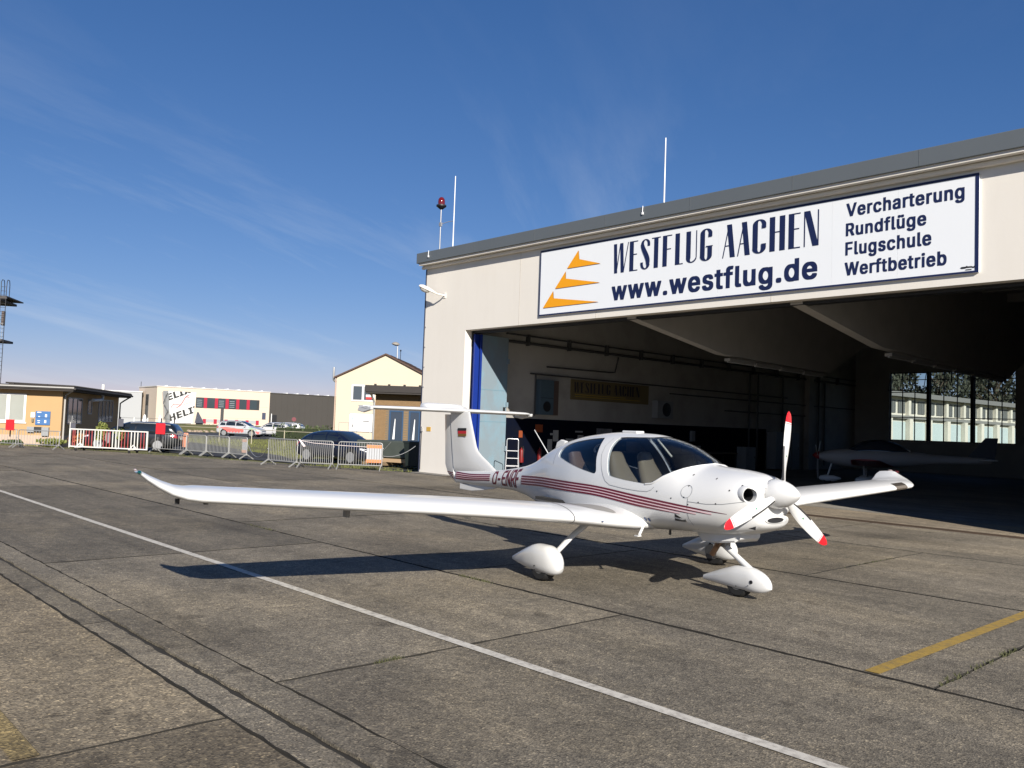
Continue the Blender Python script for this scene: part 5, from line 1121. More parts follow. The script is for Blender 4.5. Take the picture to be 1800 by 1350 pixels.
# low shelf and boxes along the left wall
sh = thing('workbench', 'long dark workbench along the left hangar wall', 'workbench', (-22.8, 31.5, 0))
MB().box(-.45, .35, -3.3, 4.5, .86, .92).obj('worktop', MAT('worn bench top', (.12, .09, .06), .8, var=.3, vscale=4), sh)
for y in (-3.2, -.6, 2.0, 4.4):
    for x in (-.4, .3): MB().box(x-.03, x+.03, y-.03, y+.03, 0, .86).obj('leg', M_dark, sh)
MB().box(-.4, .3, -3.25, 4.45, .2, .23).obj('lower_shelf', M_dark, sh)
for (y0, y1, z1, m_, lab) in ((28.4, 29.3, 1.32, M_card, 'brown cardboard box at the near end of the workbench'), (29.5, 30.2, 1.22, M_boxgrey, 'grey plastic bin beside the brown box on the workbench'), (30.6, 31.6, 1.40, M_card, 'tallest brown box in the middle of the workbench'), (32.4, 33.1, 1.2, M_paper, 'pale carton at the far part of the workbench')):
    t = thing('storage_box', lab, 'box', (-22.85, (y0+y1)/2, .92), 0, 'boxes on the workbench')
    MB().box(-.3, .25, -(y1-y0)/2, (y1-y0)/2, 0, z1-.92).obj('body', m_, t, bevel=.01); MB().box(-.31, .26, -(y1-y0)/2-.01, (y1-y0)/2+.01, z1-.92, z1-.90).obj('lid', m_, t)
for i, (x, y, w, h, lab) in enumerate(((-22.7, 40.3, .75, 2.0, 'pale locker nearest the bench'), (-22.7, 41.15, .75, 2.0, 'pale locker in the middle of the row'), (-22.7, 42.0, .75, 2.0, 'pale locker at the far end of the row'), (-22.6, 37.4, .9, 1.2, 'low white cupboard before the pale lockers'))):
    t = thing('locker', lab, 'locker', (x, y, 0), 0, 'lockers along the left wall')
    MB().box(-.5, .0, -w/2, w/2, .08, h).obj('carcass', M_boxgrey, t); MB().box(.0, .02, -w/2+.02, w/2-.02, .12, h-.03).obj('door', M_boxgrey, t); MB().box(.02, .04, w/2-.12, w/2-.09, h*.55, h*.62).obj('handle', M_dark, t)
o = wallthing('electrical_box', 'small grey switch box on the dark part of the wall', 'switch box', 33.2, 33.5, 1.4, 1.9, .12, M_boxgrey, None, 'case')
# ------------------------------------------------------------------ aircraft parked in the dark
def parked(label, loc, rz, wing_mat, group, first=None):
    if first: return dup(first, loc, rz, label, group)
    A = thing('parked_aircraft', label, 'aircraft', loc, rz, group)
    B = Loft(-4.2, 1.75, zt=[(-4.2,1.25),(-2.5,1.30),(-1.3,1.42),(-.6,1.50),(.5,1.42),(1.2,1.36),(1.75,1.22)], zb=[(-4.2,1.05),(-2.5,.95),(-1,.75),(.3,.68),(1.2,.78),(1.75,.95)], zc=[(-4.2,1.15),(0,1.08),(1.75,1.08)], w=[(-4.2,.05),(-2.5,.2),(-1,.42),(.2,.46),(1.1,.40),(1.75,.22)], nu=2.4, nl=2.4)
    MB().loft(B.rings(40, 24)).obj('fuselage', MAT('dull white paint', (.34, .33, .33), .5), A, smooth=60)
    Cn = Loft(-1.5, .75, zt=[(-1.5,1.40),(-1.0,1.68),(-.4,1.80),(.1,1.74),(.75,1.38)], zb=1.2, zc=1.25, w=[(-1.5,.25),(-.6,.38),(.2,.38),(.75,.25)], nu=2, nl=2)
    MB().loft(Cn.rings(24, 20)).obj('canopy', MAT('dark canopy acrylic', (.02, .03, .045), .08), A, smooth=60)
    for s in (-1, 1):
        rr = []
        for y, x, c_, z, tk in ((.3,.55,1.5,.80,.16),(1.2,.5,1.35,.86,.14),(3.6,.35,1.0,1.05,.11),(3.9,.2,.7,1.08,.05)):
            rr.append([Vector((x-c_*.5+c_*.5*math.cos(a), s*y, z+tk*.5*math.sin(a)*(1 if math.sin(a) > 0 else .6))) for a in [2*math.pi*j/16 for j in range(16)]])
        MB().loft(rr).obj('wing', wing_mat, A, smooth=50)
        MB().tube([(.1, s*.45, .8), (.05, s*.95, .25)], .035, 8).obj('main_leg', M_white, A)
        MB().lathe([(.05, -.06), (.17, -.06), (.18, 0), (.17, .06), (.05, .06)], 18, Matrix.Translation((.05, s*1.0, .18)) @ Matrix.Rotation(R(90), 4, 'X')).obj('tyre', M_black, A, smooth=40)
        MB().loft([[Vector((x, s*1.0+w*math.cos(a), .24+h*math.sin(a))) for a in [2*math.pi*j/10 for j in range(10)]] for x, w, h in ((-.45,.02,.03),(-.2,.09,.13),(.1,.10,.15),(.32,.06,.1),(.38,.01,.02))]).obj('wheel_pant', M_white, A, smooth=60)
        MB().box(-4.3, -3.75, s*.05, s*1.3, 1.18, 1.22).obj('tailplane', M_white, A, bevel=.01)
    MB().prism([(-3.4,1.25),(-4.0,2.0),(-4.4,2.0),(-4.3,1.15)], lambda x, z: (x, -.03, z), lambda x, z: (x, .03, z)).obj('fin', MAT('fin paint with hangar shade', (.03, .04, .06), .5), A)  # fin coloured near black: the hangar's dark is painted into it
    MB().tube([(1.3, 0, .8), (1.45, 0, .3)], .035, 8).obj('nose_leg', M_white, A)
    MB().lathe([(.05, -.06), (.15, -.06), (.16, 0), (.15, .06), (.05, .06)], 18, Matrix.Translation((1.45, 0, .16)) @ Matrix.Rotation(R(90), 4, 'X')).obj('tyre', M_black, A, smooth=40)
    MB().loft([[Vector((x, w*math.cos(a), .22+h*math.sin(a))) for a in [2*math.pi*j/10 for j in range(10)]] for x, w, h in ((.95,.02,.03),(1.2,.09,.12),(1.5,.10,.14),(1.72,.06,.09),(1.78,.01,.02))]).obj('nose_pant', M_white, A, smooth=60)
    MB().lathe([(.15, 0), (.15, .06), (.10, .18), (.01, .28)], 20, Matrix.Translation((1.75, 0, 1.1)) @ Matrix.Rotation(R(90), 4, 'Y')).obj('spinner', wing_mat, A, smooth=50)
    for k in range(3):
        a = R(120*k+55); d = Vector((0, -math.sin(a), math.cos(a))); tt = Vector((.25, -math.cos(a), -math.sin(a)))
        MB().loft([[Vector((1.82, 0, 1.1))+d*r+tt*w*math.cos(q)+Vector((.02*math.sin(q), 0, 0)) for q in [2*math.pi*j/8 for j in range(8)]] for r, w in ((.1,.05),(.4,.10),(.75,.085),(.92,.03))]).obj('propeller_blade', M_white, A, smooth=50)
    return A
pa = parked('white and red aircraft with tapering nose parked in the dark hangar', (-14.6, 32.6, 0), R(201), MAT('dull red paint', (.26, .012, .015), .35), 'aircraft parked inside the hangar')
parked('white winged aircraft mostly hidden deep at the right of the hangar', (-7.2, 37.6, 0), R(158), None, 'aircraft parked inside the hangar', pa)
# ------------------------------------------------------------------ helpers for buildings given by a corner and a turn
def PT(root, mb, name, mat, **k): return mb.obj(name, mat, root, **k)
M_wglass = MAT('dark window glass', (.03, .035, .04), .08)
M_wframe = MAT('white window frame', (.70, .69, .66), .5)
M_roofd = MAT('dark roofing', (.03, .026, .024), .8, var=.2, vscale=4)
def tri_leaves(mb, rng, c, r, n, s, flat=1.0):
    for _ in range(n):
        while True:
            p = Vector((rng.uniform(-1, 1), rng.uniform(-1, 1), rng.uniform(-1, 1)))
            if p.length < 1: break
        p = Vector((c[0]+p.x*r[0], c[1]+p.y*r[1], c[2]+p.z*r[2])); q = Euler((rng.uniform(0, 6), rng.uniform(0, 6), rng.uniform(0, 6))).to_matrix(); k = s*rng.uniform(.6, 1.4)
        mb.add([p+q @ Vector((-k, 0, 0)), p+q @ Vector((0, -k*.5, 0)), p+q @ Vector((k, 0, 0)), p+q @ Vector((0, k*.5, 0))], [(0, 1, 2, 3)])
M_leaf = MAT('mid green leaves', (.05, .075, .02), .7, var=.5, vscale=1.5)
M_leafd = MAT('dark leaves', (.040, .046, .028), .75, var=.5, vscale=.8)
M_leafy = MAT('yellow green leaves', (.15, .17, .035), .7, var=.3, vscale=6)
M_bark = MAT('bark', (.09, .07, .05), .9, var=.3, vscale=8)

# ------------------------------------------------------------------ left building
LB = thing('clubhouse', 'low ochre building with dark overhanging roof and shaded side wall', 'building', (-47.3, 12.75, 0), R(150))
M_ochre = MAT('ochre render', (.42, .27, .13), .85, var=.05, vscale=1.5, bump=.1, bscale=50)
M_plinth = MAT('pinkish plinth', (.46, .34, .26), .85, var=.08, vscale=3)
PT(LB, MB().box(0, 12.7, 0, 9, .5, 2.78), 'wall', M_ochre)
PT(LB, MB().box(-.03, 12.73, -.03, 9, -.1, .5), 'plinth', M_plinth)
PT(LB, MB().box(-.55, 13.3, -.62, 9.6, 2.78, 2.86), 'soffit', MAT('dark brown soffit', (.03, .024, .02), .8))
PT(LB, MB().box(-.60, 13.35, -.67, 9.6, 2.862, 3.04), 'roof', M_roofd)
PT(LB, MB().box(-.64, -.605, -.67, 9.6, 2.93, 2.99), 'gutter', MAT('light gutter lip', (.35, .34, .32), .5))
PT(LB, MB().tube([(-.6, -.70, 2.92), (13.3, -.70, 2.90)], .06, 8), 'gutter', M_roofd, smooth=40)
for i in range(36): PT(LB, MB().tube([(-.5+i*.385, -.68, 3.05), (-.5+i*.385, 2.5, 3.10)], .045, 6), 'roof_rib', M_roofd)
for y in (2.2, 3.4, .7): PT(LB, MB().box(-.62, -.40, y-.12, y+.12, 3.041, 3.10), 'roof_cap', M_roofd)
w = PT(LB, MB().box(-.035, .01, 1.66, 1.76, 1.14, 2.58).box(-.035, .01, 1.76, 5.0, 2.50, 2.58).box(-.035, .01, 1.76, 5.0, 1.14, 1.24), 'window', M_wframe)
for a in (2.40, 3.6): MB().box(-.034, .009, a, a+.16, 1.241, 2.499).obj('mullion', M_wframe, w)
for a, b in ((1.76, 2.40), (2.56, 3.6), (3.76, 5.0)): MB().box(-.012, -.004, a, b, 1.24, 2.50).obj('pane', MAT('net curtained glass', (.30, .31, .28), .25, var=.12, vscale=1.5), w)
MB().box(-.06, -.001, 1.6, 5.05, 1.08, 1.14).obj('sill', M_wframe, w)
for x0, x1, z0, z1 in ((1.0, 3.7, 1.15, 2.45), (5.0, 5.8, 1.7, 2.4), (7.5, 11.0, 1.25, 2.5)):
    n = max(1, round((x1-x0)/.9)); w = PT(LB, MB().box(x0, x1, -.04, .005, z0-.06, z0).box(x0, x1, -.04, .005, z1, z1+.06), 'window', MAT('dim window frame', (.35, .35, .35), .5))
    for k in range(n+1): x = x0+(x1-x0)*k/n; MB().box(x-.04, x+.04, -.041, .004, z0+.001, z1-.001).obj('frame', MAT('dim window frame', (.35, .35, .35), .5), w)
    for k in range(n): MB().box(x0+(x1-x0)*k/n+.04, x0+(x1-x0)*(k+1)/n-.04, -.02, -.012, z0, z1).obj('pane', M_wglass, w)
PT(LB, MB().tube([(.25, -.06, .1), (.25, -.06, 2.6), (.15, -.4, 2.8)], .045, 8), 'downpipe', MAT('pale downpipe', (.42, .40, .37), .5), smooth=40)
PT(LB, MB().tube([(13.0, -.66, 2.86), (12.85, -.25, 2.55), (12.8, -.08, 2.4), (12.8, -.08, .1)], .045, 8), 'downpipe', M_roofd, smooth=40)
PT(LB, MB().tube([(4.6, -.35, 2.44), (6.55, -.35, 2.5), (6.75, -.35, 2.62), (6.78, -.35, 3.42)], .09, 10), 'flue', MAT('white flue', (.68, .67, .64), .5), smooth=40)
# things on the ochre wall
def onwall(name, lab, cat, y0, y1, z0, z1, d, mat, group=None):
    a = LB.location; c_, s_ = math.cos(R(150)), math.sin(R(150)); y = (y0+y1)/2
    t = thing(name, lab, cat, (a.x-y*s_, a.y+y*c_, z0), R(150), group)
    MB().box(-d-.002, -.002, y0-y, y1-y, 0, z1-z0).obj('board', mat, t); return t
M_bb = MAT('blue board', (.035, .12, .30), .5); M_wp = MAT('white print', (.7, .7, .7), .6)
t = onwall('price_board', 'blue board with white price panels on the ochre wall', 'board', .51, 1.19, 1.04, 1.73, .05, M_bb)
for y0, y1, z0, z1 in ((-.24, -.05, .58, .64), (.08, .28, .40, .44), (-.20, .10, .20, .25), (.12, .27, .14, .18)): pass
pm = MB()
for y0, y1, z0, z1 in ((.08, .27, .61, .655), (.13, .21, .40, .44), (-.19, -.10, .40, .54), (.12, .24, .19, .225), (.13, .22, .09, .135), (-.17, -.08, .10, .24)): pm.box(-.056, -.053, y0, y1, z0, z1)
tag(pm.obj('price_print', M_wp, t))
MB().box(-.055, -.053, -.34, .34, .35, .365).obj('board_gap', M_navy, t)
onwall('notice_box', 'small white square box left of the blue board', 'box', 1.23, 1.41, 1.40, 1.66, .06, M_wp)
onwall('key_box', 'small dark metal box under the white square box', 'box', 1.26, 1.36, 1.17, 1.33, .08, MAT('dull brass', (.16, .13, .08), .5))
onwall('letterbox', 'wide grey letterbox low on the ochre wall', 'letterbox', 1.20, 1.53, .66, .93, .14, M_boxgrey, 'grey boxes low on the ochre wall')
onwall('dark_box', 'dark open box between the two grey letterboxes', 'box', .86, 1.18, .68, .93, .10, M_dark, 'grey boxes low on the ochre wall')
onwall('meter_box', 'taller grey meter box under the blue board', 'box', .52, .85, .49, .92, .16, M_boxgrey, 'grey boxes low on the ochre wall')

# ------------------------------------------------------------------ control tower at the picture's left edge
TW = thing('control_tower', 'dark control tower with caged ladder and balcony roof slab', 'tower', (-60.7, 12.8, 0), R(150))
M_twr = MAT('dark tower cladding', (.05, .045, .045), .7)
PT(TW, MB().box(-.35, 2.5, .2, 6, 8.52, 8.66), 'roof_slab', M_twr)
PT(TW, MB().box(-.52, -.36, -.15, 6, 8.66, 8.76), 'roof_edge', M_twr)
PT(TW, MB().box(-.48, 2.6, -.15, 6, 8.765, 8.84), 'roof_cover', M_twr)
PT(TW, MB().box(-.48, 1.6, .0, 6, 5.98, 6.12), 'balcony_slab', M_twr)
PT(TW, MB().box(.6, 5.5, 2.6, 6, 0, 5.97), 'shaft', M_ochre)
PT(TW, MB().box(.5, 5.5, 2.6, 6, 6.13, 8.5), 'cabin', MAT('tinted tower glazing', (.02, .03, .03), .1))
for i in range(9): PT(TW, MB().tube([(-.36, .05+i*.2, 6.12), (-.36, .05+i*.2, 7.1)], .015, 6), 'railing_bar', M_steel)
PT(TW, MB().tube([(-.36, .0, 7.1), (-.36, 3, 7.1)], .025, 6), 'handrail', M_steel)
PT(TW, MB().box(-.3, .0, .02, .16, 7.0, 7.9), 'equipment_case', MAT('brown case', (.07, .05, .045), .6))
LDX = -.5
for y in (-.10, .20): PT(TW, MB().tube([(LDX, y, 0), (LDX, y, 9.3), (LDX+.02, y*1.1, 9.7), (LDX+.15, y+(.0), 9.86), (LDX+.45, y, 9.86), (LDX+.55, y, 9.6), (LDX+.55, y, 8.85)], .022, 6), 'ladder_rail', M_dark, smooth=40)
for i in range(36): PT(TW, MB().tube([(LDX, -.10, .3+i*.26), (LDX, .20, .3+i*.26)], .012, 5), 'rung', M_dark)

# ------------------------------------------------------------------ far white hall
WH = thing('white_hall', 'plain white hall wall behind the ochre building', 'building', (-141.3, 50.0, 0), R(158))
PT(WH, MB().box(-4, 20, 0, 8.5, 0, 5.1), 'wall', MAT('white wall panels', (.33, .34, .35), .7)); PT(WH, MB().box(-4.1, 20.1, -.1, 8.6, 5.1, 5.25), 'roof_edge', MAT('white flashing', (.6, .6, .6), .5))

# ------------------------------------------------------------------ cream office block with red and dark windows
CB = thing('office_block', 'two storey cream office block with red and dark window strips', 'building', (-131.3, 48.5, 0), R(85))
M_cream = MAT('cream render', (.58, .48, .385), .8, var=.02, vscale=.4)
M_crimson = MAT('crimson panel', (.35, .015, .04), .5)
M_brown = MAT('dark brown cladding', (.048, .043, .038), .7, var=.1, vscale=.5)
PT(CB, MB().box(0, 17.9, 0, 10.2, 0, 5.98), 'wall', M_cream)
PT(CB, MB().box(-.1, 18, -.1, 10.3, 5.98, 6.10), 'parapet', MAT('pale parapet', (.6, .56, .5), .6))
for i in range(9): PT(CB, MB().prism([(1.2+i*1.9, 6.1), (1.9+i*1.9, 6.1), (1.75+i*1.9, 6.28)], lambda x, z: (x, 1.0, z), lambda x, z: (x, 2.2, z)), 'rooflight', M_wp)
for i, z in ((0, 1.55), (1, 3.5)): PT(CB, MB().box(3.0, 17.6, -.012, -.001, z-.012, z+.012), 'facade_joint', MAT('joint grey', (.4, .34, .28), .8))
wstrip = PT(CB, MB().box(5.9, 16.15, -.03, -.001, 2.98, 4.62), 'window', MAT('dark strip', (.03, .032, .035), .5))
x = 5.9; k = 0
for k in range(6):
    x0 = 5.95+k*1.72; MB().box(x0, x0+1.15, -.05, -.031, 3.05, 4.55).obj('pane', MAT('far office glass', (.045, .06, .07), .08), wstrip)
    if k < 5: MB().box(x0+1.18, x0+1.68, -.06, -.0305, 2.98, 4.62).obj('red_panel', M_crimson, wstrip)
    if k in (0, 2, 3): 
        for j in range(4): MB().box(x0+.1, x0+.9, -.056, -.051, 3.25+j*.3, 3.33+j*.3).obj('blind_slat', MAT('pale blind', (.25, .28, .3), .6), wstrip)
w2 = PT(CB, MB().box(6.2, 16.2, -.03, -.001, .75, 1.25), 'window', MAT('pale ribbon', (.35, .36, .36), .4))
for k in range(6): MB().box(7.1+k*1.72, 7.6+k*1.72, -.045, -.031, .55, 1.27).obj('red_panel', M_crimson, w2)
sw = PT(CB, MB().box(-.03, -.001, 4.3, 6.0, 1.0, 4.85), 'window', MAT('grey side bay', (.09, .09, .09), .6))
MB().box(-.05, -.031, 4.4, 5.1, 3.1, 4.7).obj('pane', M_wglass, sw); MB().box(-.05, -.031, 5.2, 5.9, 3.1, 4.7).obj('pane', M_wglass, sw)
PT(CB, MB().tube([(-.05, 9.0, 6.1), (-.05, 9.0, 6.9)], .04, 6), 'roof_vent', M_dark)
PT(CB, MB().box(16.7, 17.3, -.06, -.001, 1.5, 2.6), 'wall_plate', MAT('dark blue plate', (.05, .06, .1), .5))
DH = thing('dark_hall', 'long dark brown metal hall joined to the cream office block', 'building', (-131.3+17.95*math.cos(R(85)), 48.5+17.95*math.sin(R(85)), 0), R(85))
PT(DH, MB().box(0, 22, .05, 14, 0, 5.85), 'wall', M_brown); PT(DH, MB().box(-.02, 22.1, -.05, 14.1, 5.85, 5.98), 'roof_edge', MAT('dark flashing', (.06, .055, .05), .6))
for i in range(8): PT(DH, MB().prism([(3.+i*1.9, 5.98), (3.8+i*1.9, 5.98), (3.6+i*1.9, 6.16)], lambda x, z: (x, 1.5, z), lambda x, z: (x, 3, z)), 'rooflight', M_wp)
for i in range(20): PT(DH, MB().box(1+i*1.05, 1.03+i*1.05, .03, .049, 0, 5.84), 'sheet_seam', M_brown)
dd = PT(DH, MB().box(.35, 1.3, .0, .049, 0, 2.3), 'door', M_dark); MB().box(.30, .42, -.05, .02, 0, 2.5).obj('door_frame', M_wp, dd)

# ------------------------------------------------------------------ tilted advertising cube
HC = thing('advertising_cube', 'white cube sculpture with slanting black HELIX lettering and red helix line', 'sculpture', (-102.75, 39.28, 0), R(85))
M_cubew = MAT('white cube sheet', (.66, .65, .63), .5); M_blk = MAT('black print', (.03, .03, .03), .5)
Fc = [(0.02, 4.62), (3.31, 4.60), (3.05, .80), (.42, .72)]
def cube_face(x, z, y): return Vector((x, y, z))
PT(HC, MB().prism(Fc, lambda x, z: (x, 0, z), lambda x, z: (x+.1, 2.6, z+.05)), 'body', M_cubew)
def cube_text(body, org, ang, size, bold=.035, mir=False):
    me = text_mesh(body, '#', shear=.1); bm = bmesh.new(); bm.from_mesh(me)
    c_, s_ = math.cos(R(ang)), math.sin(R(ang))
    for v in bm.verts: X, Y = v.co.x*size*1.10, v.co.y*size; v.co = Vector((org[0]+X*c_-Y*s_, 0, org[1]+X*s_+Y*c_))
    n = len(Fc)
    for i in range(n):
        a, b = Fc[i], Fc[(i+1) % n]; nx, nz = -(b[1]-a[1]), (b[0]-a[0])     # outline runs clockwise: outside is on the left
        bmesh.ops.bisect_plane(bm, geom=bm.verts[:]+bm.edges[:]+bm.faces[:], plane_co=(a[0], 0, a[1]), plane_no=(nx, 0, nz), clear_outer=True)
    for v in bm.verts: v.co.y = -.012
    bm.to_mesh(me); bm.free()
    if len(me.vertices): PT(HC, MB(), 'x', M_blk) if False else link_mesh('lettering', me, M_blk, HC)
cube_text('HELIX', (.36, .98), 22, 1.40); cube_text('HELIX', (-.86, 3.08), 23, 1.40)
hx = MB()
for line, w_ in (([(.42, 2.60), (.62, 3.0), (1.0, 3.05), (1.45, 2.98), (1.62, 3.05)], .07), ([(1.05, 2.62), (1.4, 2.85), (1.62, 3.1), (1.85, 3.55), (2.05, 3.95), (2.45, 4.25)], .10), ([(1.95, 3.85), (2.2, 4.0), (2.55, 3.9)], .08), ([(.65, 3.05), (.95, 3.4)], .03), ([(1.9, 3.05), (2.9, 3.45)], .04)):
    v, f = cdt(strip_outline(line, w_), 1); hx.add([(x, -.014, z) for x, z in v], f)
PT(HC, hx, 'red_line', MAT('faded red print', (.50, .10, .10), .5), fix=False)
tr = MB()
for (a, b) in (((.3, 4.4), (2.2, 3.2)), ((2.2, 3.2), (.4, 2.2)), ((.4, 2.2), (2.4, 1.2)), ((2.3, 4.5), (2.3, 1.0)), ((1.2, 4.5), (1.2, 1.0))): tr.bar((-.005+(.42-.02)*(4.6-a[1])/3.9*.9+.0, a[0], a[1]), (-.005+(.42-.02)*(4.6-b[1])/3.9*.9, b[0], b[1]), .05, .10)
PT(HC, tr, 'side_lattice', MAT('grey lattice', (.22, .22, .22), .5))
PT(HC, MB().box(1.5, 2.4, .4, 1.6, -.1, .74), 'pedestal', MAT('pale pedestal', (.5, .46, .4), .8))
PT(HC, MB().box(.5, 3.0, .4, 2.2, .70, .80), 'base_frame', M_dark)
WG = MB().prism([(0, 0), (1.0, 0), (.25, 1.35)], lambda x, z: (x, 0, z), lambda x, z: (x, .5, z)).obj('wedge_panel', MAT('dark blue grey panel', (.06, .065, .085), .5), loc=(-102.75+3.0*math.cos(R(85))+1.0, 39.28+3.05, .85), rot=(0, 0, R(85)))
tag(WG, 'dark grey triangular panel leaning beside the white cube', 'panel')
MB().box(.1, .9, .15, .35, -.9, .0).obj('panel_foot', M_dark, WG)

# ------------------------------------------------------------------ yellow gabled house and brick annex
YH = thing('yellow_house', 'pale yellow gabled house with brown tiled roof', 'house', (-59.8, 36.35, 0), R(44))
M_yel = MAT('pale yellow render', (.55, .475, .36), .85, var=.03, vscale=.8)
M_tile = MAT('brown roof tiles', (.085, .048, .036), .8, var=.25, vscale=6)
gx, gz, ez, gw, gd = 3.95, 7.22, 5.30, 7.9, 10.0
PT(YH, MB().prism([(0, -.1), (gw, -.1), (gw, ez), (gx, gz), (0, ez)], lambda x, z: (x, 0, z), lambda x, z: (x, gd, z)), 'wall', M_yel)
def roof_slope(x0, z0, x1, z1):
    l = math.hypot(x1-x0, z1-z0); ex = ((x1-x0)/l, (z1-z0)/l)
    q0 = (x0-ex[0]*.25, z0-ex[1]*.25)
    return MB().prism([q0, (x1, z1), (x1, z1+.12), (q0[0], q0[1]+.12)], lambda x, z: (x, -.18, z), lambda x, z: (x, gd+.2, z))
PT(YH, roof_slope(0, ez+.005, gx, gz+.005), 'roof', M_tile); rs = PT(YH, roof_slope(gw, ez+.005, gx, gz+.005), 'roof', M_tile)
for k in range(11):
    f_ = k/11; x = gw+.2-(gw+.2-gx)*f_; z = ez-.10+(gz-ez+.10)*f_+.13
    MB().box(x-.05, x+.05, -.19, gd+.2, z-.01, z+.035).obj('tile_course', M_tile, rs)
for x0, x1, z0, z1 in ((1.31, 3.09, 3.45, 4.72),):
    w = PT(YH, MB().box(x0-.06, x0+.08, -.05, .01, z0-.05, z1).box(x1-.08, x1+.06, -.05, .01, z0-.05, z1).box(x0+.08, x1-.08, -.05, .01, z1-.1, z1).box(x0+.08, x1-.08, -.05, .01, z0-.05, z0+.06).box((x0+x1)/2-.09, (x0+x1)/2+.09, -.05, .01, z0+.06, z1-.1), 'window', M_wframe)
    for a, b in ((x0+.08, (x0+x1)/2-.09), ((x0+x1)/2+.09, x1-.08)): MB().box(a, b, -.02, -.01, z0+.06, z1-.1).obj('pane', MAT('slate window glass', (.06, .075, .09), .1), w)
    MB().box(x1-.65, x1-.15, -.03, -.022, z0+.12, z0+.45).obj('window_sticker', MAT('red window sticker', (.45, .03, .03), .6), w); MB().box(x1-.65, x1-.15, -.031, -.023, z0+.32, z0+.5).obj('window_sticker', M_wp, w)
PT(YH, MB().tube([(-.12, .3, 4.9), (-.28, .15, 5.05), (-.30, .1, 5.2), (-.30, .1, 6.1)], .09, 10), 'flue', M_alu, smooth=40)
PT(YH, MB().tube([(-.05, -.12, .1), (-.05, -.12, 5.2)], .05, 8), 'downpipe', M_plinth)
o = thing('white_notice_board', 'large white board with small print on the yellow house', 'board', (-59.8+1.19*math.cos(R(44)), 36.35+1.19*math.sin(R(44)), .97), R(44))
MB().box(0, 1.88, -.07, -.002, 0, 1.42).obj('panel', M_wp, o); MB().box(-.03, 1.91, -.06, -.001, 1.42, 1.46).obj('rim', M_boxgrey, o); MB().box(-.03, 1.91, -.06, -.001, -.04, 0).obj('rim', M_boxgrey, o)
MB().box(1.1, 1.6, -.075, -.071, .80, .86).obj('print', M_dark, o); MB().box(.22, .30, -.075, -.071, .90, 1.15).obj('print', MAT('light blue print', (.25, .5, .6), .6), o); MB().box(.21, .29, -.075, -.071, .30, .55).obj('print', M_dark, o)
st = thing('outside_stair', 'light steel stair and railing in front of the yellow house', 'stair', (-59.0, 36.2, 0), R(44))
MB().box(.3, 1.8, -1.2, -.2, .72, .78).obj('landing', M_plinth, st)
for x in (.35, 1.1, 1.78): MB().tube([(x, -1.2, .0), (x, -1.2, 1.65)], .02, 6).obj('post', M_steel, st)
MB().tube([(.35, -1.2, 1.65), (1.78, -1.2, 1.65)], .02, 6).obj('handrail', M_steel, st); MB().tube([(1.78, -1.2, 1.65), (2.9, -1.2, .9)], .02, 6).obj('handrail', M_steel, st)
for k in range(4): MB().box(1.82+k*.28, 2.08+k*.28, -1.15, -.25, .55-k*.17, .6-k*.17).obj('tread', M_plinth, st)
AN = thing('brick_annex', 'low brick annex with flat dark roof and tall blue window frames', 'building', (-46.49, 31.22, 0), R(44))
M_brick = MAT('ochre brick', (.215, .135, .065), .85, var=.2, vscale=6)
M_mortar = MAT('mortar', (.15, .12, .085), .9)
PT(AN, MB().box(.0, 5.2, .012, 5, -.1, 3.62), 'wall', M_mortar)
PT(AN, MB().box(-.5, 5.4, -.75, 5.2, 3.62, 3.72), 'soffit', MAT('dark soffit', (.035, .03, .027), .8)); PT(AN, MB().box(-.55, 5.45, -.8, 5.3, 3.722, 4.15), 'roof', M_roofd)
bm_ = None
nb = 0
stuff = MB()
for r_ in range(46):
    z = .0+r_*.078; off = .0 if r_ % 2 else .12
    x = .0-off
    while x < 5.2:
        a, b = max(0.004, x+.004), min(5.196, x+.236)
        if b-a > .03 and not (.93 < b and a < 1.90 and z < 2.6) and not (2.22 < b and a < 3.0 and z < 2.6):
            jj = rnd.uniform(-.004, .003)
            if a < 2.2 and nb < 290 and z > .3:
                bk = MB().box(a, b, -.002+jj, .02, z+.005, z+.073).obj('brick', M_brick, AN); nb += 1
            else: stuff.box(a, b, -.002+jj, .02, z+.005, z+.073)
        x += .24
o = PT(AN, stuff, 'brickwork', M_brick); o['kind'] = 'stuff'
M_bfr = MAT('blue window frame', (.012, .05, .12), .5)
for x0, x1 in ((.95, 1.88), (2.24, 2.98)):
    w = PT(AN, MB().box(x0, x0+.10, -.03, .03, .0, 2.58).box(x1-.08, x1, -.03, .03, .0, 2.58).box(x0+.10, x1-.08, -.03, .03, 2.48, 2.58).box(x0+.10, x1-.08, -.03, .03, .4, .62), 'window', M_bfr)
    MB().box(x0+.10, x1-.08, -.006, .008, .62, 2.48).obj('pane', MAT('blue reflecting glass', (.035, .05, .075), .08), w)
    MB().prism([(x0+.26, .7), (x0+.40, .7), (x0+.42, 2.0), (x0+.38, 2.05)], lambda x, z: (x, -.012, z), lambda x, z: (x, -.0065, z)).obj('blind', M_wp, w)
PT(AN, MB().tube([(-.12, -.70, 3.7), (-.20, -.5, 3.55), (-.12, -.12, 3.25), (-.05, -.09, 3.0), (-.05, -.09, 0)], .065, 10), 'downpipe', M_steel, smooth=40)
for x in (.1, 1.0, 2.0, 3.0): PT(AN, MB().box(x-.06, x+.06, -.82, -.6, 4.15, 4.24), 'roof_clip', M_roofd)
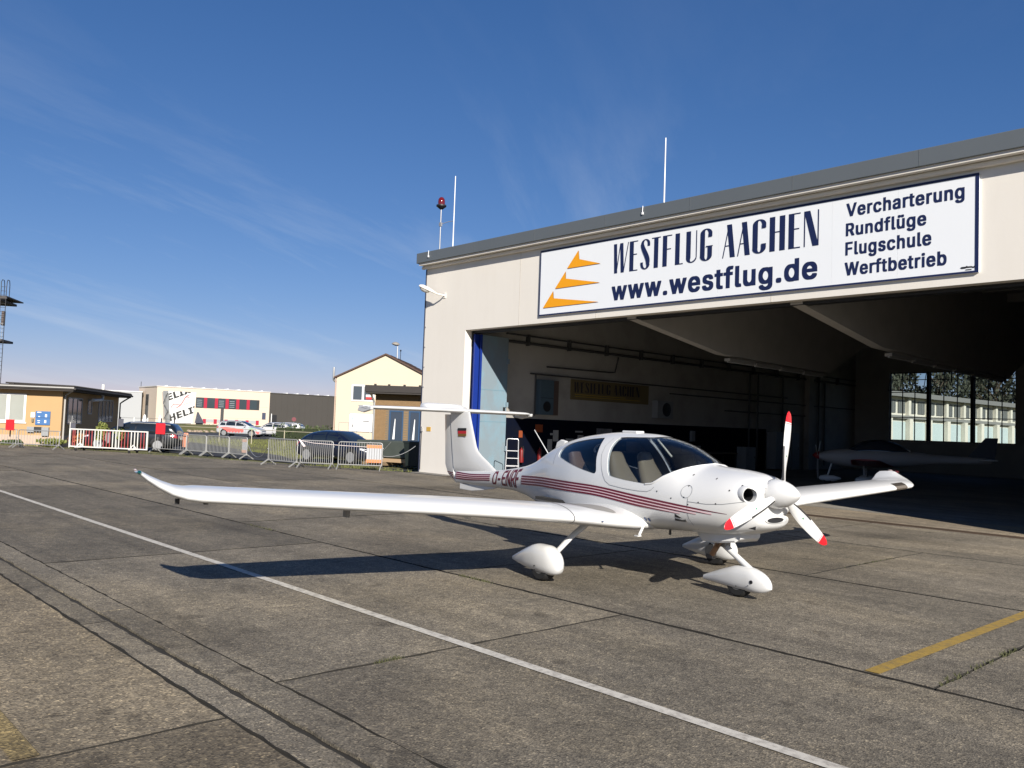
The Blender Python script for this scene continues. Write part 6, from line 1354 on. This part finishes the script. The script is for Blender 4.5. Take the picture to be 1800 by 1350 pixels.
# street lamp behind the annex
sl_ = thing('street_lamp', 'thin pale street lamp with flat saucer head behind the annex', 'lamp', (-57.0, 40.2, 0))
MB().tube([(0, 0, 0), (0, 0, 8.1)], .07, 8, .045).obj('pole', M_alu, sl_, smooth=40)
MB().lathe([(.05, -.03), (.24, .02), (.33, .09), (.32, .14), (.20, .24), (.05, .28)], 18, Matrix.Translation((-.15, -.1, 8.1)) @ Matrix.Rotation(R(10), 4, 'Y')).obj('saucer_head', MAT('dirty lamp head', (.24, .22, .19), .6), sl_, smooth=50)
bd = thing('bird_spike', 'thin roof aerial with small dark knob on the yellow house roof', 'aerial', (-57.1, 40.6, 6.2))
MB().tube([(0, 0, 0), (0, 0, 1.45)], .025, 6).obj('mast', M_dark, bd); MB().lathe([(.01, -.1), (.08, 0), (.01, .1)], 8, Matrix.Translation((0, 0, 1.5))).obj('knob', M_dark, bd)

# ------------------------------------------------------------------ crate trailer and small stuff by the hangar corner
CR_ = thing('covered_trailer', 'olive grey tarpaulin covered trailer on wooden skids beside the hangar', 'trailer', (-29.4, 20.85, 0), R(16))
MB().prism([(-1.7, .32), (1.55, .32), (1.55, .98), (1.2, 1.05), (-1.7, 1.02)], lambda x, z: (x, -.55, z), lambda x, z: (x, .55, z)).obj('tarpaulin', MAT('olive grey tarpaulin', (.055, .065, .055), .6, var=.2, vscale=3), CR_, bevel=.06)
for x in (-1.2, -.1, 1.0): MB().box(x-.08, x+.08, -.6, .6, .0, .15).obj('skid', M_card, CR_)
MB().box(-1.65, 1.5, -.58, -.5, .15, .3).obj('deck_edge', MAT('pale timber', (.38, .26, .15), .8), CR_); MB().box(-1.65, 1.5, .5, .58, .15, .3).obj('deck_edge', MAT('pale timber', (.38, .26, .15), .8), CR_)
MB().tube([(-.9, -.565, .95), (-.3, -.565, .5), (.2, -.565, .98)], .012, 6).obj('strap', M_steel, CR_)
bn = thing('waste_bin', 'dark green wheeled bin tucked behind the hangar corner', 'bin', (-27.6, 20.6, 0), R(20))
MB().loft([[Vector((x*w_, y*d_, z)) for x, y in ((-1, -1), (1, -1), (1, 1), (-1, 1))] for w_, d_, z in ((.28, .32, .08), (.36, .40, 1.0))]).obj('body', MAT('dark green plastic', (.012, .018, .016), .5), bn); MB().box(-.38, .38, -.42, .42, 1.0, 1.06).obj('lid', MAT('dark green plastic', (.012, .018, .016), .5), bn)
for s in (-1, 1): MB().lathe([(.02, -.03), (.1, -.03), (.1, .03), (.02, .03)], 12, Matrix.Translation((s*.26, .36, .1)) @ Matrix.Rotation(R(90), 4, 'Y')).obj('wheel', M_black, bn)

# ------------------------------------------------------------------ crowd barriers
M_barr = MAT('galvanised tube', (.33, .33, .32), .45, metal=.35, var=.12, vscale=6)
M_barrw = MAT('white barrier paint', (.66, .65, .60), .5); M_barrr = MAT('pinkish red barrier paint', (.42, .09, .09), .5)
def barrier(p, q, h, nb, label, group, foot0=True, foot1=True, mat=M_barr):
    p = Vector((*p, 0)); q = Vector((*q, 0)); d = q-p; L_ = d.length
    t = thing('crowd_barrier', label, 'barrier', p, math.atan2(d.y, d.x), group)
    r = .021; z0 = .17; c = .07
    MB().tube([(.03, 0, z0), (.03, 0, h-c), (.03+c*.3, 0, h-c*.3), (.03+c, 0, h), (L_-.03-c, 0, h), (L_-.03-c*.3, 0, h-c*.3), (L_-.03, 0, h-c), (L_-.03, 0, z0)], r, 8).obj('frame', mat, t, smooth=50)
    MB().tube([(.03, 0, z0+.02), (L_-.03, 0, z0+.02)], r*.9, 8).obj('bottom_rail', mat, t, smooth=50)
    bm0 = None
    for k in range(1, nb):
        x = .03+(L_-.06)*k/nb
        if bm0 is None: b = MB().tube([(0, 0, z0+.03), (0, 0, h-.01)], .0095, 6).obj('bar', mat, t, smooth=50, loc=(x, 0, 0)); bm0 = b
        else: b = bm0.copy(); COL.objects.link(b); b.location = (x, 0, 0)
    for on, x in ((foot0, .05), (foot1, L_-.05)):
        if on: MB().bar((x, -.34, .01), (x, 0, .22), .045, .03, (1, 0, 0)).bar((x, .34, .01), (x, 0, .22), .045, .03, (1, 0, 0)).obj('foot', mat, t)
    for z in (.45, .8): MB().box(L_-.03, L_+.02, -.012, .012, z, z+.05).obj('coupling', mat, t)
    return t
N1 = [(-40.51, 14.99), (-38.35, 15.62), (-37.07, 16.0), (-35.58, 16.38), (-34.16, 16.54)]
lab1 = ['steel barrier carrying a red square beside the white barrier', 'steel barrier second from the white barrier', 'steel barrier third from the white barrier', 'steel barrier with a silver and orange reflective panel left of the gap']
for k in range(4): barrier(N1[k], N1[k+1], .90+.01*k, (12, 16, 16, 15)[k], lab1[k], 'steel barriers left of the gap', True, True)
N2 = [(-30.35, 15.55), (-28.47, 15.78), (-28.36, 15.81), (-27.30, 16.6), (-27.18, 16.70), (-26.02, 17.9)]
lab2 = ['steel barrier right of the gap in front of the blue car tail', 'steel barrier with a loose white tape in front of the blue car', 'steel barrier with silver reflective panel nearest the hangar']
for k in range(3): barrier(N2[2*k], N2[2*k+1], 1.02, (17, 16, 17)[k], lab2[k], 'steel barriers right of the gap')
NL = [(-46.9, 9.0), (-44.62, 10.17), (-44.5, 10.2), (-42.5, 11.45)]
for k in range(2): barrier(NL[2*k], NL[2*k+1], .84, 14, ('thin steel barrier with red square before the ochre wall', 'thin steel barrier left of the white barrier under the blue board')[k], 'steel barriers before the ochre building')
def white_barrier():
    p = Vector((-42.35, 11.80, 0)); q = Vector((-38.9, 14.08, 0)); d = q-p; L_ = d.length
    t = thing('white_barrier', 'wide white barrier with groups of white and pinkish red bars on castors', 'barrier', p, math.atan2(d.y, d.x))
    h = 1.0; z0 = .16
    MB().box(0, L_, -.025, .025, h-.05, h).box(0, L_, -.025, .025, z0, z0+.05).box(0, .06, -.026, .026, z0+.05, h-.05).box(L_-.06, L_, -.026, .026, z0+.05, h-.05).obj('frame', M_barrw, t)
    xs_ = [107+v*0 for v in ()]
    pos = [(150, 1), (185, 1), (240, 0), (297, 0), (350, 0), (400, 1), (455, 1), (512, 1), (568, 0), (628, 0), (680, 0), (735, 1), (792, 1), (850, 1), (905, 0), (962, 0), (1022, 0), (1075, 1), (1132, 1), (1192, 1), (1250, 0), (1312, 0), (1370, 0), (1430, 1), (1488, 1)]
    for px_, red in pos:
        x = (px_-80)/(1555-80)*L_
        w_ = .014 if red else .02
        MB().box(x-w_, x+w_, -.012, .012, z0+.051, h-.051).obj('bar', M_barrr if red else M_barrw, t)
    for x in (.145*L_, .825*L_):
        MB().bar((x, -.30, .16), (x, .30, .16), .06, .05).bar((x-.13, 0, .22), (x, 0, .36), .04, .03, (0, 1, 0)).bar((x+.13, 0, .22), (x, 0, .36), .04, .03, (0, 1, 0)).obj('foot', M_barrw, t)
        for y in (-.27, .27): MB().lathe([(.01, -.02), (.06, -.02), (.06, .02), (.01, .02)], 12, Matrix.Translation((x, y, .06)) @ Matrix.Rotation(R(90), 4, 'X')).box(x-.02, x+.02, y-.03, y+.03, .06, .15).obj('castor', M_black, t)
white_barrier()
M_redsq = MAT('signal red board', (.66, .02, .03), .5)
for x, y, z0, lab in ((-44.95, 9.98, .80, 'red square board on the thin barrier under the window'), (-39.95, 15.05, .87, 'red square board on the steel barrier before the black car')):
    t = thing('red_board', lab, 'board', (x, y, z0), R(24), 'red square boards on barriers')
    MB().box(-.27, .27, -.07, -.03, 0, .50).obj('panel', M_redsq, t); MB().box(-.03, .03, -.029, .0, -.3, .3).obj('bracket', M_dark, t)
def panel(p, ang, w_, z0, z1, lab, m1):
    t = thing('reflective_panel', lab, 'panel', (*p, z0), ang, 'reflective panels on barriers')
    MB().box(0, w_, .025, .032, 0, z1-z0).obj('sheet', MAT('silver sheet', (.40, .41, .43), .5), t)
    for zz in (.0, z1-z0-.10): MB().box(-.005, w_+.005, .022, .034, zz-.03, zz+.09).obj('orange_band', m1, t)
M_orb = MAT('orange reflective band', (.62, .22, .08), .5)
d_ = Vector((N2[5][0]-N2[4][0], N2[5][1]-N2[4][1])); 
panel((N2[4][0]+d_.x*.63, N2[4][1]+d_.y*.63), math.atan2(d_.y, d_.x), .56, .32, .95, 'silver panel with orange bands on the barrier nearest the hangar', M_orb)
panel((-34.62, 16.49), R(7), .40, .30, .86, 'silver panel with faded orange bands on the barrier left of the gap', MAT('faded orange band', (.55, .33, .25), .5))
t = thing('salmon_lamp_board', 'salmon coloured rounded plastic guard hanging on the steel barrier', 'guard', (-38.62, 15.62, .32), R(16))
MB().prism([(-.16, .0), (.16, .0), (.18, .55), (.12, .66), (-.10, .66), (-.17, .52)], lambda x, z: (x, .03, z), lambda x, z: (x, .10, z)).obj('shell', MAT('salmon plastic', (.72, .30, .19), .45), t, bevel=.02); MB().box(-.15, .15, .10, .12, .2, .3).obj('rib', M_orb, t)
t = thing('grey_oval_sign', 'grey oval sign back hung inside the white barrier', 'sign', (-40.75, 12.95, .38), R(33))
MB().prism(circ(0, .28, .15, 20, .27), lambda x, z: (x, .03, z), lambda x, z: (x, .045, z)).obj('plate', MAT('grey plate', (.25, .24, .25), .5), t); MB().box(-.015, .015, .046, .06, .0, .56).obj('rod', M_steel, t)
# chains
def chain(a, b, sag, lab):
    a = Vector(a); b = Vector(b); pts = []
    for i in range(15): u = i/14; p = a.lerp(b, u); p.z -= sag*4*u*(1-u); pts.append(p)
    tag(MB().tube(pts, .012, 6).obj('chain', M_steel, smooth=60), lab, 'chain')
chain((-34.12, 16.55, .62), (-30.4, 15.56, .62), .42, 'sagging chain across the gap between the barriers')
chain((-26.02, 17.9, .55), (-25.52, 19.0, .95), .15, 'chain from the last barrier up to the hangar corner')
tag(MB().tube([(-28.4, 15.76, 1.03), (-28.2, 15.9, .98), (-27.9, 16.1, .93), (-27.0, 16.85, .88), (-26.4, 17.45, .86)], .010, 5).add([(-28.38, 15.74, 1.05), (-28.22, 15.86, .78), (-28.14, 15.92, .80), (-28.33, 15.78, 1.05)], [(0, 1, 2, 3)]).obj('barrier_tape', MAT('white tape', (.7, .62, .6), .6), fix=False), 'loose white tape tied along two steel barriers', 'tape')
# ------------------------------------------------------------------ cars
def car(label, loc, rz, paint, Ln=4.45, Hh=1.46, kind='estate', graphics=None, roofrail=False):
    A = thing('parked_car', label, 'car', loc, rz, 'cars parked beyond the barriers'); k = Ln/4.45; v = Hh/1.46
    P = MAT('car paint', paint, .3, coat=.8)
    X = lambda t: [(a*k, b*v) for a, b in t]
    B = Loft(-2.2*k, 2.22*k, zt=X([(-2.2,.72),(-2.14,.90),(-2.0,.96),(-1.2,.98),(.2,.96),(.95,.94),(1.6,.84),(2.0,.72),(2.17,.58),(2.22,.48)]), zb=X([(-2.2,.42),(-2.05,.26),(-1.5,.20),(1.6,.18),(2.05,.22),(2.22,.36)]), zc=X([(-2.2,.58),(0,.62),(2.22,.44)]),
             w=[(-2.2*k,.66),(-2.1*k,.80),(-1.7*k,.87),(-.3*k,.89),(1.2*k,.88),(1.8*k,.83),(2.08*k,.68),(2.22*k,.40)], nu=5.0, nl=5.0)
    xs = [-2.2*k+4.42*k*i/60 for i in range(61)]
    MB().loft(B.rings(0, 40, 0, xs)).obj('body', P, A, smooth=45)
    if kind == 'estate': tab = [(-2.12,.92),(-2.0,1.20),(-1.85,1.37),(-1.5,1.43),(-.5,1.46),(.1,1.43),(.5,1.30),(1.15,.93)]
    else: tab = [(-2.05,.94),(-1.75,1.20),(-1.35,1.36),(-.6,1.45),(.05,1.43),(.45,1.30),(1.1,.93)]
    G = Loft(tab[0][0]*k, tab[-1][0]*k, zt=X(tab), zb=.8*v, zc=.86*v, w=[(tab[0][0]*k,.70),(-1.7*k,.77),(0,.78),(.6*k,.76),(tab[-1][0]*k,.66)], nu=3.4, nl=3)
    MB().loft(G.rings(36, 36)).obj('roof', P, A, smooth=50)
    gl = MAT('car glass', (.012, .016, .02), .04, coat=1)
    x0 = tab[0][0]*k
    sides = [[(x0+.32, 1.00), (x0+.42, 1.26), (x0+.85, 1.33), (x0+.86, 1.0)], [(x0+.92, 1.0), (x0+.91, 1.335), (-.33*k, 1.37), (-.30*k, .99)], [(-.23*k, .99), (-.25*k, 1.37), (.05*k, 1.355), (.36*k, 1.26), (.80*k, .985)]]
    if kind != 'estate': sides[0] = [(x0+.46, 1.00), (x0+.60, 1.13), (x0+.86, 1.27), (x0+.87, 1.0)]
    for s in (-1, 1):
        for o2 in sides:
            mb = MB(); side_decal(mb, G, [(a, b*v) for a, b in o2], s, .006, .12); mb.obj('window', gl, A, fix=False, smooth=180)
    def top_decal(poly, name, mat, off=.006):
        vv, f = cdt(poly, .12); MB().add([(x, y, G.z(x, y)+off) for x, y in vv], f).obj(name, mat, A, fix=False, smooth=180)
    top_decal([(.16*k, -.60), (.16*k, .60), (.98*k, .56), (1.04*k, 0), (.98*k, -.56)], 'windscreen', gl)
    top_decal([(x0+.26, -.56), (x0+.08, -.58), (x0+.08, .58), (x0+.26, .56)], 'rear_window', gl)
    tm = MB().lathe([(.18, -.10), (.29, -.10), (.315, -.07), (.315, .07), (.29, .10), (.225, .10)], 28, cap=False).mesh('tyre', 40); tm.materials.append(M_black)
    sp_ = MB()
    for j in range(10):
        a = 2*math.pi*j/10; sp_.bar((.04*math.cos(a), .04*math.sin(a), .093), (.205*math.cos(a), .205*math.sin(a), .093), .030, .02)
    sp_.lathe([(.0, .09), (.05, .09), (.05, .11), (.0, .11)], 14).lathe([(.205, .08), (.225, .08), (.225, .105), (.205, .105)], 28)
    rm = sp_.mesh('rim'); rm.materials.append(MAT('bright alloy', (.45, .45, .45), .35, metal=.6))
    dk = MB().lathe([(.001, .065), (.24, .065)], 24, cap=False).mesh('hub'); dk.materials.append(M_dark)
    for xw in (-1.33*k, 1.32*k):
        for s in (-1, 1):
            w_ = thing('wheel', None, None, (xw, s*.80, .315)); w_.parent = A; w_.rotation_euler = (R(-90*s), 0, 0)
            for nm, m_ in (('tyre', tm), ('rim', rm), ('hub', dk)): o = bpy.data.objects.new(nm, m_); COL.objects.link(o); o.parent = w_
            mb = MB(); side_decal(mb, B, [(xw+.375*math.cos(R(a)), max(.215, .33+.375*math.sin(R(a)))) for a in range(0, 360, 15)], s, .004, .12); mb.obj('wheel_arch', M_dark, A, fix=False)
    lt = MAT('head lamp glass', (.65, .66, .68), .1, coat=1); rt = MAT('tail lamp', (.40, .012, .02), .15, coat=1)
    for s in (-1, 1):
        mb = MB(); side_decal(mb, B, [(2.12*k, .58*v), (1.78*k, .66*v), (1.74*k, .74*v), (2.05*k, .68*v)], s, .006, .06); mb.obj('headlight', lt, A, fix=False)
        mb = MB(); side_decal(mb, B, [(-2.17*k, .68*v), (-1.93*k, .72*v), (-1.88*k, .88*v), (-2.13*k, .88*v)], s, .006, .06); mb.obj('tail_light', rt, A, fix=False)
        MB().loft([[Vector((.70*k+x, s*(.90+y*.14), .98*v+z)) for x, z in ((-.05, -.06), (.06, -.05), (.05, .06), (-.05, .06))] for y in (0, 1)]).obj('mirror', P, A, bevel=.02)
        mb = MB(); side_decal(mb, B, strip_outline([(-.31*k, .93*v), (-.31*k, .34*v)], .012), s, .004, .1); side_decal(mb, B, strip_outline([(.78*k, .9*v), (.80*k, .34*v)], .012), s, .004, .1); mb.obj('door_gap', M_dark, A, fix=False)
        for x in (-.42*k, -.98*k*0+.5*k): MB().box(x-.09, x+.09, s*.885-.012, s*.885+.012, .80*v, .83*v).obj('door_handle', P, A)
    MB().box(2.13*k, 2.19*k, -.42, .42, .46*v, .58*v).obj('grille', M_dark, A); MB().box(2.2*k, 2.235*k, -.26, .26, .38*v, .46*v).obj('number_plate', M_wp, A)
    MB().box(-2.225*k, -2.19*k, -.26, .26, .60*v, .70*v).obj('number_plate', M_wp, A)
    if roofrail:
        for s in (-1, 1): MB().tube([(x*k, s*.62, G.z(x*k, .62)+.03) for x in (-1.8, -1.2, -.4, 0)], .02, 6).obj('roof_rail', M_steel, A, smooth=40)
    if graphics:
        for poly, c in graphics:
            for s in (-1, 1):
                mb = MB(); side_decal(mb, B, [(a*k, b*v) for a, b in poly], s, .005, .12); mb.obj('body_graphic', c, A, fix=False, smooth=180)
    return A
# black estate behind the white barrier, tail to the right
car('long black estate car behind the white barrier, tail toward the gap', (-43.85, 15.2, -.05), R(233), (.008, .010, .012), 4.7, 1.45, 'estate', None, True)
car('dark blue hatchback nose right behind the steel barriers', (-32.3, 20.1, -.05), R(14), (.004, .006, .018), 4.4, 1.42, 'hatch')
pk = MAT('pink red car print', (.60, .13, .12), .4); gr = MAT('green car print', (.16, .42, .18), .4)
zig = [(-1.75, .80), (-1.2, .86), (-.2, .76), (.55, .66), (.6, .5), (.4, .36), (.3, .48), (.1, .34), (0, .46), (-.2, .34), (-.3, .46), (-.5, .34), (-.6, .46), (-.8, .34), (-.9, .46), (-1.0, .34), (-1.1, .5)]
car('silver estate car with pink red body print on the far car park', (-75.9, 36.1, -.05), R(40), (.42, .43, .45), 4.5, 1.48, 'estate', [(zig, pk), ([(.9, .90), (1.7, .76), (1.9, .60), (1.2, .70)], gr), ([(1.7, .55), (2.1, .5), (2.1, .30), (1.8, .28)], pk)], True)
car('grey car with pale print half hidden behind the silver estate', (-77.3, 39.9, -.05), R(228), (.45, .45, .46), 4.3, 1.45, 'hatch', [([(-1.9, .8), (-1.2, .7), (-1.4, .4), (-2.0, .45)], pk)])
car('white estate car parked furthest right on the car park', (-78.9, 41.9, -.05), R(222), (.66, .66, .65), 4.5, 1.45, 'estate', None, True)
# ------------------------------------------------------------------ plants, far fence, signs
rg = random.Random(3)
def hedge(a, b, w_, h, lab):
    a = Vector(a); b = Vector(b); t = thing('hedge', lab, 'hedge', a); mb = MB(); n = int((b-a).length/.45)
    for i in range(n+1):
        p = a.lerp(b, i/n)-a; tri_leaves(mb, rg, (p.x, p.y, h*.5), (.5, w_, h*.55*rg.uniform(.9, 1.1)), 70, .10)
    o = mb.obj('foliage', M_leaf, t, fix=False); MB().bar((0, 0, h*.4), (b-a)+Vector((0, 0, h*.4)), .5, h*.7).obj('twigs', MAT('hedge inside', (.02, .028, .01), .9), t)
hedge((-66, 34.6, 0), (-60.6, 38.2, 0), .5, 1.35, 'clipped dark green hedge beside the yellow house')
hedge((-101, 42.6, 0), (-97, 57, 0), .6, .75, 'low dark hedge in front of the cream office block')
def shrub(x, y, h, r, lab, mat, group='shrubs beside the ochre building'):
    t = thing('shrub', lab, 'shrub', (x, y, -.05), 0, group); mb = MB(); st_ = MB()
    for i in range(7):
        a = rg.uniform(0, 6.28); d = rg.uniform(.1, .8)*r; p = Vector((math.cos(a)*d, math.sin(a)*d, h*rg.uniform(.6, .95)))
        st_.tube([(0, 0, 0), p*.6, p], .012, 5); tri_leaves(mb, rg, p*.9, (r*.45, r*.45, h*.28), 60, .07)
    mb.obj('foliage', mat, t, fix=False); st_.obj('stem', M_bark, t)
shrub(-43.9, 13.75, 1.25, .55, 'yellow green shrub behind the white barrier', M_leafy); shrub(-43.5, 14.35, 1.15, .5, 'yellow green bush beside the black car roof', M_leafy)
shrub(-44.6, 14.1, 1.0, .6, 'dark green shrub between the two yellow green ones', M_leaf); shrub(-46.9, 12.2, .42, .8, 'low green clump at the foot of the ochre corner', M_leafy); shrub(-48.0, 10.6, .3, .6, 'small green clump left at the ochre wall foot', M_leaf)
shrub(-45.6, 13.2, .8, .5, 'reddish brown shrub behind the left end of the white barrier', MAT('reddish leaves', (.14, .06, .025), .8, var=.3, vscale=6)); shrub(-44.9, 12.9, .7, .4, 'orange flowering shrub behind the white barrier bars', MAT('orange flowers', (.30, .12, .03), .8, var=.4, vscale=9))
for x, y, h, s_, lab in ((-45.2, 12.6, 1.25, 1, 'thin post with grey plate left behind the white barrier'), (-43.3, 14.2, 1.55, 0, 'thin post with grey plate beside the yellow green shrub')):
    t = thing('garden_sign', lab, 'sign', (x, y, 0), R(30), 'grey plates on thin posts'); MB().tube([(0, 0, 0), (0, 0, h)], .018, 6).obj('post', M_barrw if s_ else M_steel, t); MB().box(.03, .33, -.01, .01, h-.42, h-.05).obj('plate', MAT('grey sign plate', (.10, .10, .12), .5), t)
# grass tufts
gm = MB()
def tufts(n, f, h):
    for _ in range(n):
        x, y = f(); a = rg.uniform(0, 6.28); w_ = .02; hh = h*rg.uniform(.4, 1.2); lx, ly = rg.gauss(0, .04), rg.gauss(0, .04)
        gm.add([(x-w_*math.cos(a), y-w_*math.sin(a), -.08), (x+w_*math.cos(a), y+w_*math.sin(a), -.08), (x+lx, y+ly, hh-.07)], [(0, 1, 2)])
def area(x0, x1, y0, y1):
    def f():
        while True:
            x = rg.uniform(x0, x1); y = rg.uniform(y0, y1)
            return x, y
    return f
tufts(3500, area(-44, -28, 20.6, 27), .14); tufts(3500, area(-66, -44, 24, 34), .16)
def strip_f():
    u = rg.random(); return -50+23*u, 10.25+23*u*.34+rg.gauss(0, .10)
tufts(900, strip_f, .10)
def strip_g():
    u = rg.random(); return -30.5+4.3*u, 18.0+.6*u+rg.gauss(0, .5)
tufts(900, strip_g, .12)
def strip_h(): u = rg.random(); return -47.4-u*.5+rg.gauss(.3, .2), 12.6-2.6*u+rg.gauss(0, .1)
tufts(500, strip_h, .16)
tag(gm.obj('verge_grass', MAT('grass blades', (.13, .14, .04), .9, var=.4, vscale=.7), fix=False), kind='stuff')
# flower bed of pink and white stones / plants beyond the verge
fb = MB()
for i in range(420):
    x, y = rg.uniform(-97, -92), rg.uniform(37.5, 46); s_ = rg.uniform(.10, .28)
    fb.lathe([(.02, 0), (s_, .02), (s_*.8, s_*.7), (.02, s_)], 6, Matrix.Translation((x, y, -.07)))
tag(fb.obj('rubble', MAT('pale rubble', (.30, .23, .17), .9, var=.5, vscale=1.2)), kind='stuff')
bank = MB().loft([[Vector((-98.5, y, -.08)), Vector((-96.5, y, .75)), Vector((-94.5, y, .55)), Vector((-91.8, y, -.08))] for y in (36, 47, 56)], closed=False, cap=False).obj('grass_bank', M_grass); tag(bank, kind='structure')
# low rail fence across the verge
FN = thing('rail_fence', 'thin pale post and rail fence across the dry verge', 'fence', (-60, 26.5, 0))
pf = [(-63.5, 24.9), (-58.6, 26.2), (-55.0, 26.9), (-51.5, 27.5), (-47.5, 28.4)]
for x, y in pf: WP(MB().tube([(x, y, -.1), (x, y, 1.0)], .03, 6).obj('post', MAT('pale post', (.42, .38, .28), .8)), FN)
for a, b in zip(pf, pf[1:]): WP(MB().tube([(*a, .95), (*b, .95)], .022, 6).obj('rail', MAT('pale post', (.42, .38, .28), .8)), FN)
MF = thing('wire_fence', 'faint wire fence with gate posts before the white hall', 'fence', (-71, 24.6, 0))
for i in range(5):
    x, y = -71.4+i*.35, 23.6+i*.95; WP(MB().tube([(x, y, 0), (x, y, 1.45)], .05, 6).obj('post', M_wframe if i in (1, 2) else M_dark), MF)
for z in (.5, .95, 1.4): WP(MB().tube([(-71.4, 23.6, z), (-70.0, 27.4, z)], .012, 5).obj('wire', M_dark), MF)
t = thing('post_sign', 'slim dark sign plate on a red footed post before the office block', 'sign', (-86.6, 38.9, 0), R(65))
MB().tube([(0, 0, 0), (0, 0, 1.3)], .05, 8).obj('post', MAT('red post', (.5, .06, .05), .6), t); MB().box(-.16, .16, -.03, .03, 1.1, 2.6).obj('plate', M_dark, t)
t = thing('round_sign', 'small round red rimmed road sign beyond the white car', 'sign', (-68.8, 37.6, 0), R(62))
MB().tube([(0, 0, 0), (0, 0, 1.5)], .03, 8).obj('post', M_steel, t); MB().lathe([(.0, 0), (.19, 0), (.19, .02), (.0, .02)], 20, Matrix.Translation((0, -.05, 1.75)) @ Matrix.Rotation(R(90), 4, 'X')).obj('disc', MAT('dull red disc', (.14, .02, .03), .5), t)
# umbrellas / white plants at far left
for i, (x, y) in enumerate(((-118.5, 42.3), (-118.0, 44.2))):
    t = thing('closed_parasol', ('left' if i == 0 else 'right')+' of two folded white parasols before the office block', 'parasol', (x, y, 0), 0, 'folded white parasols')
    MB().tube([(0, 0, 0), (0, 0, 1.7)], .04, 6).obj('pole', M_steel, t); MB().lathe([(.02, 1.7), (.15, 1.5), (.3, .9), (.3, .35), (.05, .3)], 10).obj('canopy', M_wp, t)

# ------------------------------------------------------------------ long hangar row and trees seen through the rear windows
RW = thing('hangar_row', 'long low pale hangar row with pillars and upper windows behind the hangar', 'building', (-29.28, 69.05, 0), R(85))
M_rwall = MAT('pale weathered render', (.60, .57, .49), .85, var=.1, vscale=1)
M_rdoor = MAT('pale blue grey doors', (.44, .52, .52), .6, var=.06, vscale=1)
PT(RW, MB().box(-4, 40, 0, 9, 0, 5.35), 'wall', M_rwall); PT(RW, MB().box(-4.3, 40.3, -.75, 9.3, 5.36, 5.75), 'roof', MAT('grey roof edge', (.17, .17, .165), .7))
PT(RW, MB().box(-4, 40, -.35, -.002, 3.60, 3.85), 'ledge', MAT('grey ledge', (.20, .20, .19), .8))
for i in range(13):
    x = -3.7+i*3.32; PT(RW, MB().box(x-.28, x+.28, -.45, -.001, 0, 3.59), 'pillar', M_rwall); PT(RW, MB().box(x-.2, x+.2, -.30, -.001, 3.86, 5.34), 'pillar', M_rwall)
    PT(RW, MB().box(x+.33, x+2.99, -.10, -.001, 0.05, 3.35), 'door', M_rdoor)
    for a in (x+.30, x+1.85):
        w = PT(RW, MB().box(a, a+1.15, -.06, -.001, 4.05, 5.10), 'window', MAT('grey glazing', (.10, .105, .10), .4))
        for k in range(4): MB().box(a+.13+k*.29, a+.16+k*.29, -.075, -.061, 4.06, 5.09).obj('bar', M_boxgrey, w)
def tree(x, y, h, lab, seed, first=None):
    if first: 
        o = dup(first, (x, y, 0), rg.uniform(0, 6), lab); k = h/12; o.scale = (k, k, k); return o
    t = thing('tree', lab, 'tree', (x, y, 0), 0, 'trees behind the hangar row'); r = random.Random(seed); mb = MB(); st_ = MB()
    st_.tube([(0, 0, 0), (.1, .05, h*.35), (.2, .1, h*.75)], .25, 8, .08)
    for i in range(26):
        a = r.uniform(0, 6.28); z = h*r.uniform(.35, 1.0); d = h*.30*r.uniform(.2, 1)*(1.15-abs(z/h-.6)); p = Vector((math.cos(a)*d, math.sin(a)*d, z))
        st_.tube([(.1, .05, z*.7), p*.7+Vector((0, 0, z*.2)), p], .06, 5, .02); tri_leaves(mb, r, p, (1.2, 1.2, .8), 105, .20)
    mb.obj('crown', M_leafd, t, fix=False); st_.obj('trunk', M_bark, t); return t
t0 = tree(-44, 88, 12, 'tall dark tree above the left end of the hangar row', 1)
for i, (x, y, h) in enumerate(((-39.5, 92, 13), (-35, 95, 12.5), (-31, 100, 13.5), (-27, 104, 13), (-48, 84, 12), (-23, 110, 13), (-41.5, 100, 16), (-33, 106, 16), (-51.5, 96, 15))):
    tree(x, y, h, ['tall dark tree beside the leftmost one behind the hangar row', 'dark tree over the middle of the hangar row roof', 'dark tree right of the middle behind the hangar row', 'dark tree near the far end of the hangar row', 'dark tree at the very left behind the hangar row', 'dark tree past the far end of the hangar row', 'taller tree of the back line, left one', 'taller tree of the back line, right one', 'taller tree of the back line, outermost left'][i], i+5, t0)
